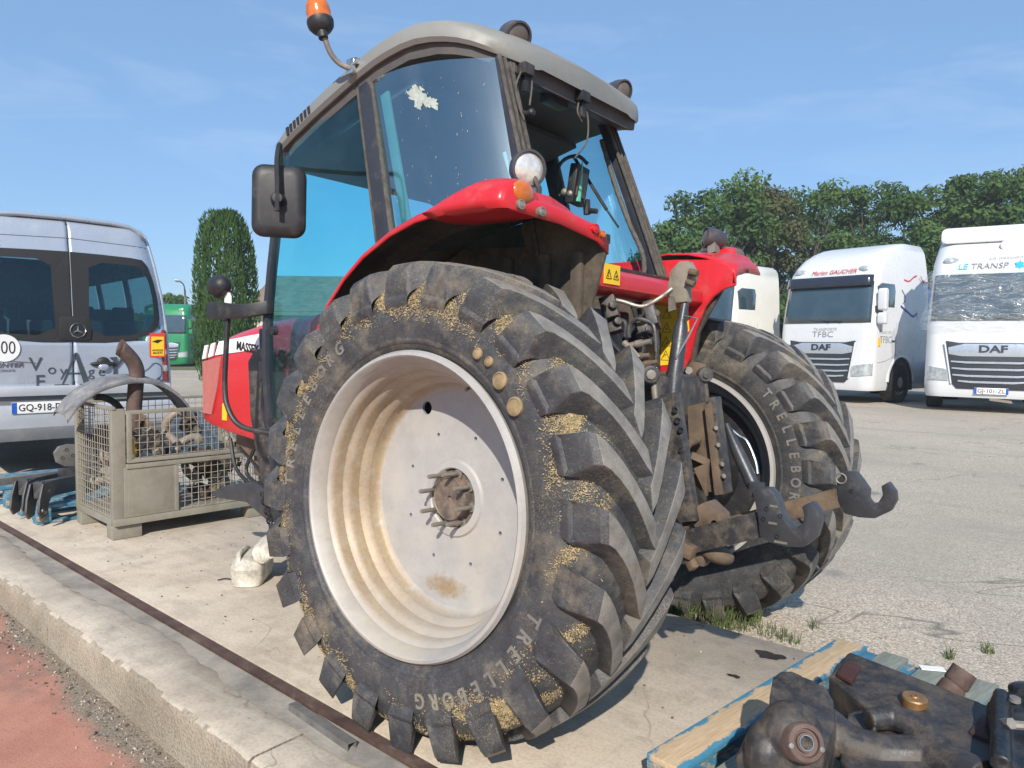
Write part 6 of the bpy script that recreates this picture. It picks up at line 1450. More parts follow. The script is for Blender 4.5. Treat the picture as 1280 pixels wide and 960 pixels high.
def num_plate(parent, y, z, x, txt, w=0.52, h=0.11, face=-1):
    rz = -PI / 2 if face < 0 else PI / 2
    bb = MB(); bb.box((0, 0, 0), (w, 0.008, h)); p_ = bb.build('number_plate', M['platew'], parent, bevel=0.003, loc=(x, y, z), rot=(0, 0, rz))
    for s_ in (-1, 1):
        bb = MB(); bb.box((s_ * (w / 2 - 0.024), -0.0045, 0), (0.046, 0.003, h - .006)); bb.build('plate_band', M['plateb'] if not (s_ > 0 and face < 0) else M['plateb'], p_)
    me = text_mesh(txt, h * 0.86, 0.002, M['ink'], 0.001); o_ = link(me, 'lettering', p_, loc=(0, -0.0055, -0.002)); xs2 = [v.co.x for v in me.vertices]; o_.scale = (min(1.1, (w - 0.12) / (max(xs2) - min(xs2))), 1, 1); tag(o_, kind='stuff'); return p_
num_plate(van, 0.30, 0.735, -0.072, 'GQ-918-DB', 0.55, 0.115)
b = MB(); b.box((-0.068, -0.03, 0.785), (0.006, 0.05, 0.05)); b.build('sticker', M['signred'], van)
# lettering: one large A and r shared by two lines
def letter(ch, y, z, size, sx=1.0, bold=0.0):
    return put_text(ch, size, M['vanink'], van, y, z, vx(z) - 0.004, bold, sx)
for ch, py_, pz_, sz in (('V', 0.345, 1.165, 0.20), ('o', 0.200, 1.115, 0.15), ('y', 0.095, 1.095, 0.16), ('g', -0.165, 1.085, 0.15), ('e', -0.265, 1.085, 0.15), ('F', 0.310, 0.985, 0.20), ('u', -0.285, 0.985, 0.19), ('a', -0.565, 0.985, 0.18), ('y', -0.875, 0.985, 0.17)):
    letter(ch, py_, pz_, sz)
def serif_glyph(polys, y, z):
    bb = MB()
    for pl_ in polys: bb.prism([(-p, q) for p, q in pl_], 0, 0.004, 'x')
    return tag(bb.build('lettering', M['vanink'], van, loc=(vx(z) - 0.005, y, z), smooth=0), kind='stuff')
serif_glyph([[(-0.14, 0), (-0.125, 0.0), (0.005, 0.325), (-0.01, 0.345)], [(0.075, 0), (0.135, 0), (0.015, 0.345), (-0.01, 0.345), (-0.005, 0.30)]], -0.02, 0.945)
serif_glyph([[(-0.20, -0.002), (-0.07, -0.002), (-0.07, 0.014), (-0.20, 0.014)], [(0.03, -0.002), (0.21, -0.002), (0.21, 0.014), (0.03, 0.014)]], -0.02, 0.9451)
serif_glyph([[(-0.085, 0.12), (0.085, 0.12), (0.085, 0.135), (-0.085, 0.135)]], -0.02, 0.9452)
serif_glyph([[(-0.04, 0.0), (0.0, 0.0), (0.0, 0.27), (-0.07, 0.265), (-0.07, 0.25), (-0.04, 0.245)]], -0.42, 0.975)
serif_glyph([[(0.0, 0.19), (0.04, 0.255), (0.10, 0.285), (0.15, 0.26), (0.14, 0.215), (0.10, 0.235), (0.05, 0.215), (0.005, 0.15)]], -0.42, 0.9751)
sq = MB(); sq.tube(bez([onrear(u, z, 0.004) for u, z in ((-0.60, 1.12), (-0.66, 1.07), (-0.74, 1.10), (-0.82, 1.17), (-0.90, 1.14), (-0.905, 1.04), (-0.84, 0.99))], 6), 0.005, 6); sq.build('lettering', M['vanink'], van)
# speed disc, model script, yellow warning sticker
b = MB(); b.lathe([(0, .004), (.135, .004), (.137, 0)], 40, axis=(-1, 0, 0)); sd_ = b.build('speed_disc', M['platew'], dL, loc=(vx(1.33) - 0.006, 0.61, 1.335))
me = text_mesh('100', 0.175, 0.002, M['ink'], -0.001); o_ = link(me, 'lettering', sd_, loc=(-0.006, 0, 0), rot=(0, 0, -PI / 2)); o_.scale = (0.75, 1, 1.05); tag(o_, kind='stuff')
put_text('SPRINTER', 0.06, M['chrome'], van, 0.62, 1.165, vx(1.165) - 0.004, 0.001, 1.3, 0.3)
put_text('CARLINE', 0.03, M['bumper'], van, 0.60, 1.115, vx(1.12) - 0.004, 0.0, 1.2)
b = MB(); b.tube([onrear(u, z, 0.004) for u, z in ((0.85, 1.215), (0.5, 1.20), (0.35, 1.185))], 0.004, 5); b.build('trim_line', M['bumper'], van)
b = MB(); b.box((0, 0, 0), (0.165, 0.004, 0.27)); st = b.build('warning_sticker', M['signred'], dR, loc=(vx(1.37) + 0.004, -0.845, 1.375), rot=(0, 0, -PI / 2))
b = MB(); b.box((0, -0.003, -0.012), (0.135, 0.003, 0.215)); st2 = b.build('sticker_panel', M['yellow'], st)
b = MB(); b.add([(-0.06, -0.0055, 0.04), (0.0, -0.0055, 0.02), (0.062, -0.0055, 0.06), (0.0, -0.0055, 0.062)], [(0, 1, 2, 3)]); b.build('pictogram', M['ink'], st2 if False else st, fix=False)
me = text_mesh('ANGLES\nMORTS', 0.032, 0.002, M['ink'], 0.0006); tag(link(me, 'lettering', st, loc=(0, -0.0055, -0.075)), kind='stuff')
def road_wheel(parent, loc, r, w, side, holes=8, name='wheel'):
    """wheel with its axis along local Y; side: which way its face looks"""
    bb = MB(); rr = r * 0.60
    bb.lathe([(rr, -w / 2 + .02), (rr * 1.12, -w / 2), (r * .93, -w / 2), (r, -w / 2 + .03), (r, w / 2 - .03), (r * .93, w / 2), (rr * 1.12, w / 2), (rr, w / 2 - .02)], 40, axis=(0, 1, 0)); t_ = bb.build(name, M['rubber'], parent, loc=loc, smooth=40)
    bb = MB(); s_ = side
    bb.lathe([(rr * 1.02, s_ * (w / 2 - .02)), (rr * .95, s_ * (w / 2 - .012)), (rr * .88, s_ * (w / 2 - .05)), (rr * .62, s_ * (w / 2 - .075)), (rr * .60, s_ * (w / 2 - .02)), (rr * .40, s_ * (w / 2 - .005)), (0, s_ * (w / 2 + .0))], 40, axis=(0, 1, 0)); bb.build('rim', M['alloy'], t_, smooth=35)
    for k in range(holes):
        a = 2 * PI * k / holes; h_ = MB(); h_.lathe([(0, .004), (rr * .10, .004), (rr * .11, 0)], 10, c=(rr * .76 * math.cos(a), s_ * (w / 2 - .058), rr * .76 * math.sin(a)), axis=(0, s_, 0)); h_.build('rim_hole', M['dark'], t_)
    return t_
for x in (1.25, 4.75):
    for sg in (1, -1): road_wheel(van, (x, sg * 0.86, 0.345), 0.345, 0.22, sg)

# ------------------------------------------------------------------ lorries
M['lorrywhite'] = paint('white_lorry_paint', (0.62, 0.63, 0.64), 0.3, var=0.03, vs=1.5, dirt=(0.5, 0.48, 0.45), damt=0.06, ds=3, coat=0.4)
M['lorrycream'] = paint('cream_lorry_paint', (0.66, 0.645, 0.59), 0.4, var=0.04, coat=0.2)
M['lorrygreen'] = paint('green_lorry_paint', (0.012, 0.20, 0.075), 0.35, var=0.06, coat=0.4)
M['lorryblue'] = paint('blue_lorry_paint', (0.02, 0.07, 0.24), 0.4, var=0.05, coat=0.3)
M['screen'] = paint('dark_windscreen', (0.035, 0.06, 0.075), 0.06, var=0.3, vs=1.2, coat=1.0, spec=0.8)
M['grillebk'] = paint('black_grille', (0.03, 0.034, 0.042), 0.45, var=0.15)
M['grillesv'] = paint('silver_grille_bar', (0.50, 0.54, 0.60), 0.3, metal=0.5, var=0.05)
M['visor'] = paint('dark_sun_visor', (0.02, 0.024, 0.04), 0.15, var=0.1, coat=0.6)
M['headlamp'] = paint('headlamp_glass', (0.50, 0.54, 0.56), 0.1, metal=0.4, var=0.3, vs=14, coat=1.0)
M['tblue'] = paint('blue_livery', (0.025, 0.05, 0.30), 0.4, var=0.02); M['tred'] = paint('red_livery', (0.50, 0.04, 0.06), 0.4, var=0.02); M['tcyan'] = paint('cyan_livery', (0.03, 0.45, 0.72), 0.4, var=0.02); M['tgrey'] = paint('grey_livery', (0.22, 0.23, 0.24), 0.5, var=0.02); M['tpale'] = paint('pale_grey_livery', (0.48, 0.48, 0.48), 0.5, var=0.02); M['lblue'] = paint('light_blue_livery', (0.30, 0.50, 0.72), 0.4)
# cab outline: (z, front x, half width, front corner radius)
CAB = [(0.32, 0.02, 1.20, 0.30), (0.42, 0.06, 1.225, 0.30), (0.72, 0.07, 1.235, 0.30), (1.05, 0.05, 1.23, 0.28), (1.40, 0.03, 1.225, 0.26), (1.70, 0.02, 1.22, 0.25), (1.88, 0.0, 1.215, 0.24), (2.3, -0.06, 1.20, 0.24), (2.75, -0.14, 1.18, 0.25), (2.95, -0.17, 1.165, 0.27), (3.15, -0.22, 1.15, 0.30), (3.35, -0.36, 1.12, 0.34)]
def cab_x(z): return interp([(a, b_) for a, b_, _, _ in CAB], z)
def cab_w(z): return interp([(a, c) for a, _, c, _ in CAB], z)
def cab_ring(z, fx, w, r, back):
    pts = []
    for sg in (-1, 1):
        arc = []
        for k in range(7):
            a = rad(90 * k / 6); arc.append((fx - r * (1 - math.cos(a)) * 1.0, sg * (w - r * (1 - math.sin(a)))))
        if sg > 0: arc = arc; pts += [(p, q) for p, q in arc]
        else: pts += [(p, q) for p, q in arc[::-1]]
    pts += [(back + 0.04, w), (back, w - 0.04), (back, -w + 0.04), (back + 0.04, -w)]
    return [(p, q, z) for p, q in pts]
def lorry(label, loc, rz, mat, roof='high', back=-2.28, tag_group=True, grille='daf', mirrors=(1,)):
    t = thing('lorry', label, 'lorry', loc, rz, 'tractor units parked across the yard')
    bb = MB(); rings = [cab_ring(z, fx, w, r, back) for z, fx, w, r in CAB]
    if roof == 'high': top = [(3.55, -0.60, 1.09, 0.36), (3.72, -0.95, 1.06, 0.36), (3.85, -1.35, 1.02, 0.30), (3.92, -1.75, 0.97, 0.2), (3.94, -1.95, 0.85, 0.15)]
    else: top = [(3.45, -0.50, 1.06, 0.36), (3.52, -0.75, 0.95, 0.3)]
    if False: pass
    rings += [cab_ring(z, fx, w, r, back + (0.0 if z < 3.8 else 0.05)) for z, fx, w, r in top]
    bb.loft(rings); cab_ = bb.build('cab', mat, t, smooth=42)
    # windscreen follows the curved front
    def front_sheet(name, z0_, z1_, off, m, wf=1.0, nz=6, parent=None, th=0.012, bow=0.0):
        s_ = MB(); rows = []
        for i in range(nz + 1):
            z = lerp(z0_, z1_, i / nz); w = cab_w(z) - 0.055; r = interp([(a, d) for a, _, _, d in CAB], z); row = []
            for k in range(-12, 13):
                y = k / 12 * w * wf; e = max(0, abs(y) - (w + .055 - r)); x = cab_x(z) - (r - math.sqrt(max(0, r * r - e * e)))
                row.append((x + off, y, z + bow * (1 - (k / 12) ** 2) * (1 if i in (0,) else 0)))
            rows.append(row)
        flat = [p for r_ in rows for p in r_]; n = 25
        s_.add(flat, [(i * n + j, i * n + j + 1, (i + 1) * n + j + 1, (i + 1) * n + j) for i in range(nz) for j in range(n - 1)])
        o_ = s_.build(name, m, parent or t, smooth=60); q = o_.modifiers.new('thickness', 'SOLIDIFY'); q.thickness = th; q.offset = 0; return o_
    ws = front_sheet('windscreen', 1.92, 2.90, 0.008, M['screen'], 0.985)
    # door windows, mirrors
    for sg in (1, -1):
        w_ = MB(); w_.prism([(-0.30, 1.98), (-0.28, 2.78), (-0.42, 2.86), (-1.02, 2.86), (-1.08, 2.70), (-1.05, 2.25), (-0.70, 2.02), (-0.50, 1.95)], sg * 1.172 - 0.028, sg * 1.172 + 0.028); w_.build('door_window', M['screen'], t, bevel=0.01)
        for zz, hh in (((2.46, 0.52), (2.02, 0.28)) if sg in mirrors else ()):
            m_ = MB(); m_.prism(rrect(0.16, hh, 0.06, 4, -0.20, zz), sg * 1.34 - 0.10, sg * 1.34 + 0.10); mo = m_.build('mirror', mat, t, bevel=0.05, seg=3)
        if sg in mirrors: m_ = MB(); m_.bar((-0.22, sg * 1.16, 2.24), (-0.20, sg * 1.32, 2.24), 0.10, 0.16); m_.build('mirror_arm', M['grillebk'], t, bevel=0.02)
        h_ = MB(); h_.prism(rrect(0.26, 0.30, 0.05, 4), 0, 0.02, 'x'); 
        hl_ = MB(); R_ = []
        for k in range(7):
            y = lerp(0.78, 1.20, k / 6); e = max(0, y - (1.235 - 0.30)); x = 0.075 - (0.30 - math.sqrt(max(0, .09 - e * e))); R_.append([(x - .02, sg * y, 0.66 + .02 * k / 6), (x + .012, sg * y, 0.66 + .02 * k / 6), (x + .012, sg * y, 0.90 + 0.012 * k), (x - .02, sg * y, 0.90 + 0.012 * k)])
        hl_.loft(R_); hl_.build('headlight', M['headlamp'], t, smooth=40)
        d_ = MB(); d_.tube([(-0.02 - 0.21, sg * 1.2315, 0.98), (-0.6, sg * 1.2345, 1.02), (-1.1, sg * 1.2315, 1.15), (-1.15, sg * 1.213, 1.95)], 0.006, 5); d_.build('door_gap', M['tgrey'], t)
        hn = MB(); hn.box((-0.98, sg * 1.232, 1.50), (0.16, 0.03, 0.035)); hn.build('door_handle', M['grillebk'], t, bevel=0.008)
        # wheel housing, wheels, skirt
        wh = MB(); wh.prism([(-1.38 + 0.62 * math.cos(a), 0.52 + 0.60 * math.sin(a)) for a in [PI * k / 14 for k in range(15)]] + [(-2.0, 0.30), (-0.76, 0.30)], sg * 1.0, sg * 1.243); wh.build('wheel_housing', M['dark'], t)
        ar = MB(); ar.tube([(-1.38 + 0.635 * math.cos(a), sg * 1.236, 0.52 + 0.615 * math.sin(a)) for a in [PI * k / 14 for k in range(15)]], 0.035, 6); ar.build('arch', mat, t)
        road_wheel(t, (-1.38, sg * 1.09, 0.50), 0.50, 0.32, sg, 10)
        for xx in (-4.9,): road_wheel(t, (xx, sg * 0.98, 0.50), 0.50, 0.56, sg, 10)
        sk_ = MB(); sk_.box((-3.35, sg * 1.17, 0.68), (2.2, 0.10, 0.66)); so = sk_.build('side_skirt', mat, t, bevel=0.02)
        for zz in (0.52, 0.72, 0.86):
            g_ = MB(); g_.box((-3.35, sg * 1.221, zz), (2.16, 0.012, 0.012)); g_.build('skirt_groove', M['tgrey'], so)
        for zz in (0.58, 0.80):
            g_ = MB(); g_.box((-2.75, sg * 1.222, zz), (0.16, 0.012, 0.12)); g_.build('step_recess', M['dark'], so)
    b2 = MB(); b2.box((-3.3, 0, 0.85), (5.2, 0.9, 0.28)); b2.build('chassis', M['dark'], t)
    b2 = MB(); b2.box((-2.75, 0, 2.0), (0.06, 2.2, 2.4)); b2.build('rear_wall', M['dark'], t) if False else None
    # grille
    gr_ = MB(); gr_.prism([(-0.84, 1.50), (-0.60, 1.46), (0.60, 1.46), (0.84, 1.50), (0.72, 0.62), (0.62, 0.50), (-0.62, 0.50), (-0.72, 0.62)], 0.0, 0.088, 'x'); go = gr_.build('grille', M['grillebk'], t, bevel=0.01)
    up = MB(); up.prism([(-0.80, 1.36), (-0.50, 1.44), (0.50, 1.44), (0.80, 1.36), (0.78, 1.22), (0.55, 1.18), (-0.55, 1.18), (-0.78, 1.22)], 0.07, 0.098, 'x'); up.build('grille_panel', M['grillesv'], go, bevel=0.006)
    for zz, ww in ((1.06, 0.74), (0.92, 0.72), (0.78, 0.70), (0.655, 0.60)):
        br_ = MB(); br_.prism([(-ww, zz - .005), (-ww * .62, zz - .03), (ww * .62, zz - .03), (ww, zz - .005), (ww, zz + .025), (ww * .62, zz + .012), (-ww * .62, zz + .012), (-ww, zz + .025)], 0.08, 0.112, 'x'); br_.build('grille_bar', M['grillesv'], go, bevel=0.004)
    for sg in (1, -1):
        tr_ = MB(); tr_.bar((0.085, sg * 0.86, 1.46), (0.095, sg * 0.72, 0.60), 0.03, 0.03); tr_.build('grille_trim', mat, go, bevel=0.006)
        tl_ = MB(); tl_.prism([(sg * 0.45, 3.04), (sg * 0.85, 3.02), (sg * 0.92, 3.10), (sg * 0.82, 3.20), (sg * 0.55, 3.17)], -0.235, -0.13, 'x'); 
        lm = MB(); lm.ell((-0.23 - 0.05, sg * 0.80, 3.20), (0.07, 0.17, 0.085), 16, 10, rotm(0, rad(-30), sg * rad(-18))); lm.build('roof_lamp', M['headlamp'], t)
        wp = MB(); wp.tube([(0.02, sg * 0.15 + .3, 1.93), (0.0, sg * 0.15 - .1, 1.97), (-0.015, sg * .15 - .35, 2.03)], 0.008, 5); wp.build('wiper', M['ink'], t)
    if roof == 'low' and False: pass
    return t, front_sheet
def front_text(t, body, size, mat, y, z, bold=0.0, off=0.006, sx=1.0, shear=0.0):
    x = cab_x(z) + off; sl = (cab_x(z + .1) - cab_x(z - .1)) / .2
    me = text_mesh(body, size, 0.006, mat, bold, shear); o_ = link(me, 'lettering', t, loc=(x, y, z), rot=(-math.atan(sl) * -1 * 1.0, 0, PI / 2)); o_.scale = (sx, 1, 1); return tag(o_, kind='stuff')
def side_text(t, body, size, mat, x, z, bold=0.0, sg=1):
    me = text_mesh(body, size, 0.006, mat, bold); o_ = link(me, 'lettering', t, loc=(x, sg * (cab_w(z) + 0.004), z), rot=(0, 0, PI)); return tag(o_, kind='stuff')
# --- the one with the dark visor
t1, fs1 = lorry('white lorry tractor unit with a dark sun visor, parked facing the tractor', (3.86, -16.05, 0.10), rad(77), M['lorrywhite'], back=-2.86)
fs1('sun_visor', 2.80, 3.05, 0.10, M['visor'], 1.0, 3, th=0.02)
front_text(t1, 'DAF', 0.20, M['grillebk'], 0.0, 1.33, 0.006, 0.075, 1.35)
front_text(t1, 'TFBC', 0.20, M['tgrey'], 0.0, 1.645, -0.003, 0.010, 1.2); front_text(t1, 'TRANSPORTS', 0.09, M['tpale'], 0.05, 1.775, 0.0, 0.010, 1.1)
front_text(t1, 'Marlen GAUCHER', 0.15, M['tred'], 0.10, 3.17, 0.0, 0.03, 1.0, 0.2)
side_text(t1, 'TFBC', 0.24, M['tgrey'], -0.62, 1.52, -0.003); side_text(t1, 'TRANSPORTS', 0.10, M['tpale'], -0.60, 1.70)
b = MB(); b.box((-0.30, 1.232, 1.47), (0.11, 0.012, 0.20)); b.build('sticker', M['yellow'], t1)
def swoosh(t, pts, w, m, y=1.206):
    bb = MB(); P_ = bez([(x, y, z) for x, z in pts], 5)
    for i in range(len(P_) - 1): pass
    bb.add([p + Vector((0, 0, w / 2)) for p in P_] + [p - Vector((0, 0, w / 2)) for p in P_], [(i, i + 1, len(P_) + i + 1, len(P_) + i) for i in range(len(P_) - 1)])
    o_ = bb.build('livery', m, t, smooth=0); s_ = o_.modifiers.new('thickness', 'SOLIDIFY'); s_.thickness = 0.004; return o_
swoosh(t1, [(-1.55, 3.0), (-1.8, 2.98), (-2.05, 3.10), (-2.2, 3.14)], 0.035, M['tred'], 1.172); swoosh(t1, [(-2.32, 3.13), (-2.5, 3.0), (-2.8, 3.0)], 0.035, M['tred'], 1.206)
swoosh(t1, [(-1.35, 2.35), (-1.7, 2.22), (-2.0, 2.12), (-2.2, 2.2)], 0.06, M['tblue'], 1.208); swoosh(t1, [(-1.4, 2.75), (-1.55, 2.62), (-1.6, 2.5), (-1.45, 2.42)], 0.03, M['tgrey'], 1.20)
swoosh(t1, [(-2.2, 2.2), (-2.24, 1.9), (-2.26, 1.4)], 0.12, M['tred'], 1.209)
b = MB(); b.prism([(-2.32, 1.0), (-2.84, 1.0), (-2.86, 1.9), (-2.6, 1.45)], 1.19, 1.206); b.build('livery', M['lblue'], t1); b = MB(); b.prism([(-2.0, 1.05), (-2.85, 1.02), (-2.86, 1.30), (-2.35, 1.32)], 1.19, 1.2085); b.build('livery', M['tblue'], t1)
b = MB(); b.box((-0.02, 0.86, 2.42), (0.012, 0.34, 0.80), rotm(0, rad(-9), 0)); 
# --- the one wrapped in film
t2, fs2 = lorry('white lorry tractor unit with its windscreen wrapped in clear film, at the right edge', (0.22, -15.22, 0.10), rad(97), M['lorrywhite'], mirrors=())
front_text(t2, 'DAF', 0.20, M['grillebk'], 0.0, 1.33, 0.006, 0.075, 1.35)
front_text(t2, 'LE', 0.175, M['tcyan'], -0.60, 3.06, 0.0, 0.02, 1.05, 0.15); front_text(t2, 'TRANSP', 0.175, M['tgrey'], -0.13, 3.06, 0.0, 0.02, 1.05, 0.15); front_text(t2, 'RT', 0.175, M['tgrey'], 0.62, 3.06, 0.0, 0.02, 1.05, 0.15)
front_text(t2, 'La passion en', 0.13, M['tpale'], 0.25, 3.24, 0.0, 0.03, 1.1, 0.2)
b = MB(); st_ = []
for k in range(12):
    a = PI / 2 + PI * k / 6; q = 0.10 if k % 2 == 0 else 0.06; st_.append((0.40 + q * math.cos(a), 3.06 + q * math.sin(a)))
b.prism(st_, cab_x(3.06) + 0.01, cab_x(3.06) + 0.025, 'x'); b.build('emblem', M['tcyan'], t2)
b = MB(); b.prism(rrect(2.1, 0.34, 0.12, 5, 0, 3.78), -1.30, -0.62, 'x'); b.build('roof_spoiler', M['lorrywhite'], t2, bevel=0.05)
b = MB(); b.prism(rrect(1.0, 0.20, 0.08, 5, 0.55, 3.50), -0.80, -0.42, 'x'); b.build('roof_hatch', M['lorrywhite'], t2, bevel=0.03)
num_plate(t2, 0.0, 0.47, 0.095, 'GJ-101-ZL', 0.60, 0.13, face=1)
num_plate(t1, 0.0, 0.47, 0.095, 'GK-742-FB', 0.52, 0.11, face=1) if False else None
def mat_film():
    t = NT('crinkled_clear_film'); t.t.nodes.remove(t.b); c = t.coord('Object')
    tr = t.n('ShaderNodeBsdfTransparent'); df = t.n('ShaderNodeBsdfDiffuse'); df.inputs[0].default_value = (0.75, 0.78, 0.78, 1); gl = t.n('ShaderNodeBsdfGlossy'); gl.inputs['Roughness'].default_value = 0.12
    n1 = t.noise(t.coord('Object', (0.6, 0.45, 2.2)), 2.6, 4, 0.62, 3.0); bp = t.n('ShaderNodeBump'); bp.inputs['Strength'].default_value = 0.8; bp.inputs['Distance'].default_value = 0.05; t.l(n1, bp.inputs['Height']); t.l(bp.outputs[0], gl.inputs['Normal'])
    m1 = t.n('ShaderNodeMixShader'); m1.inputs[0].default_value = 0.10; t.l(tr.outputs[0], m1.inputs[1]); t.l(gl.outputs[0], m1.inputs[2])
    m2 = t.n('ShaderNodeMixShader'); t.l(t.ramp(n1, [(0.44, 0.04), (0.545, 0.12), (0.56, 0.42), (0.58, 0.07)]), m2.inputs[0]); t.l(m1.outputs[0], m2.inputs[1]); t.l(df.outputs[0], m2.inputs[2]); t.l(m2.outputs[0], t.out.inputs[0]); return t.mat
M['film'] = mat_film()
b = MB(); rows = []; rnd = random.Random(77)
for i in range(9):
    z = lerp(1.70, 2.98, i / 8); row = []
    w = cab_w(z) + 0.10 + 0.05 * math.sin(i * 1.3)
    for k in range(33):
        u = k / 32; a = lerp(-1.15, 1.15, u)
        y = w * max(-1, min(1, a)); x = cab_x(z) + 0.05 - (0.34 * max(0, abs(a) - 0.80) ** 1.3 * 4) + rnd.uniform(-.012, .012)
        row.append((x, y, z + 0.03 * math.sin(k * .7)))
    rows.append(row)
flat = [p for r_ in rows for p in r_]; b.add(flat, [(i * 33 + j, i * 33 + j + 1, (i + 1) * 33 + j + 1, (i + 1) * 33 + j) for i in range(8) for j in range(32)]); b.build('clear_film', M['film'], t2, smooth=60)
# --- cream one behind the right fender, blue one between, green one far left
cf = Vector((6.032,-15.639,1.408)); h_ = rad(79)
lorry('cream lorry tractor unit half hidden behind the red right fender', (cf.x + 1.2 * math.sin(h_), cf.y - 1.2 * math.cos(h_), 0.10), h_, M['lorrycream'], 'low', mirrors=())
bf = Vector((3.471,-27.453,1.307)); h_ = rad(80)
lorry('dark blue lorry tractor unit glimpsed in the gap between two white lorries', (bf.x + 0.2, bf.y, 0.10), h_, M['lorryblue'], 'low')
gf = Vector((37.131,-16.653,1.221)); h_ = rad(128)
lorry('bright green lorry tractor unit parked in the distance left of the cypress', (gf.x + 1.0 * math.sin(h_) * .8, gf.y - 1.0 * math.cos(h_) * .8, -0.15), h_, M['lorrygreen'], 'low')

# ================================================================== TREES, HOUSE, LAMP
def mat_leaf(name, a, b_, c_):
    t = NT(name); co = t.coord('World'); t.t.nodes.remove(t.b)
    n1 = t.noise(co, 0.55, 3, 0.6); n2 = t.noise(co, 7, 3, 0.7)
    col = t.ramp(t.math('ADD', t.math('MULTIPLY', n1, 0.55), t.math('MULTIPLY', n2, 0.45)), [(0.30, a), (0.50, b_), (0.70, c_)])
    d = t.n('ShaderNodeBsdfDiffuse'); tl_ = t.n('ShaderNodeBsdfTranslucent'); t.l(col, d.inputs[0]); t.l(col, tl_.inputs[0])
    m = t.n('ShaderNodeMixShader'); m.inputs[0].default_value = 0.35; t.l(d.outputs[0], m.inputs[1]); t.l(tl_.outputs[0], m.inputs[2]); t.l(m.outputs[0], t.out.inputs[0]); return t.mat
M['leaf'] = mat_leaf('mid_green_leaves', (0.040, 0.080, 0.030), (0.09, 0.16, 0.055), (0.17, 0.25, 0.085))
M['leaf_br'] = mat_leaf('browning_leaves', (0.055, 0.08, 0.04), (0.115, 0.13, 0.06), (0.19, 0.175, 0.085))
M['leaf_ye'] = mat_leaf('yellow_green_leaves', (0.08, 0.12, 0.025), (0.16, 0.20, 0.04), (0.27, 0.29, 0.07))
M['leaf_cy'] = mat_leaf('cypress_green', (0.03, 0.065, 0.02), (0.065, 0.125, 0.036), (0.12, 0.195, 0.06))
M['bark'] = paint('grey_brown_bark', (0.085, 0.065, 0.05), 0.9, var=0.35, vs=6, bump=0.7, bs=18)
def crown_mesh(seed, h, w, n, mat, base=0.25, leaf=0.16, blobs=26):
    rn = random.Random(seed); vs = []; fs = []; B = []
    for i in range(blobs):
        z = lerp(base, 0.95, rn.random() ** 0.8) * h; u = (z / h - base) / (1 - base); rr = w * math.sin(PI * (0.18 + 0.78 * u)) ** 0.7; a = rn.uniform(0, 6.28); q = rr * math.sqrt(rn.random()) * 0.95
        B.append((Vector((q * math.cos(a), q * math.sin(a), z)), rn.uniform(0.12, 0.27) * w + 0.18))
    for k in range(n):
        c, r = rn.choice(B); d = Vector((rn.gauss(0, 1), rn.gauss(0, 1), rn.gauss(0, 1))).normalized(); p = c + d * r * rn.uniform(0.45, 1.25) ; p.z = c.z + (p.z - c.z) * 0.72
        nn = (d + Vector((rn.gauss(0, .6), rn.gauss(0, .6), rn.gauss(0.3, .6)))).normalized(); u = nn.orthogonal().normalized(); v = nn.cross(u); a = rn.uniform(0, 6.28); e = u * math.cos(a) + v * math.sin(a); f = nn.cross(e)
        s = leaf * rn.uniform(0.6, 1.3); b0 = len(vs)
        vs += [p - e * s, p + f * s * .45 + nn * s * .1, p + e * s, p - f * s * .45 - nn * s * .1]; fs.append((b0, b0 + 1, b0 + 2, b0 + 3))
    me = bpy.data.meshes.new('crown'); me.from_pydata([tuple(v) for v in vs], [], fs); me.materials.append(mat); me.update(); return me, B
def tree(name, label, cat, loc, h, w, mat, seed, n=9000, base=0.25, group=None, leaf=0.16, blobs=28):
    t = thing(name, label, cat, loc, random.uniform(0, 6), group)
    me, B = crown_mesh(seed, h, w, n, mat, base, leaf, blobs); link(me, 'crown', t)
    bb = MB(); rn = random.Random(seed + 1); top = Vector((rn.uniform(-.3, .3), rn.uniform(-.3, .3), h * .7))
    bb.tube(bez([(0, 0, -0.2), (rn.uniform(-.1, .1), rn.uniform(-.1, .1), h * .3), top], 4), [0.17 * h / 9 * (1 - 0.085 * i) + .02 for i in range(9)], 8); bb.build('trunk', M['bark'], t, smooth=60)
    bb = MB()
    for c, r in B[::3]:
        z = max(0.22 * h, c.z * .55); bb.tube([(top.x * z / top.z * .8, top.y * z / top.z * .8, z), (c.x * .5, c.y * .5, (z + c.z) / 2 + .1), tuple(c)], [0.06, 0.04, 0.015], 5)
    tag(bb.build('limbs', M['bark'], t, smooth=60), kind='stuff'); return t
G = 'trees behind the lorries'
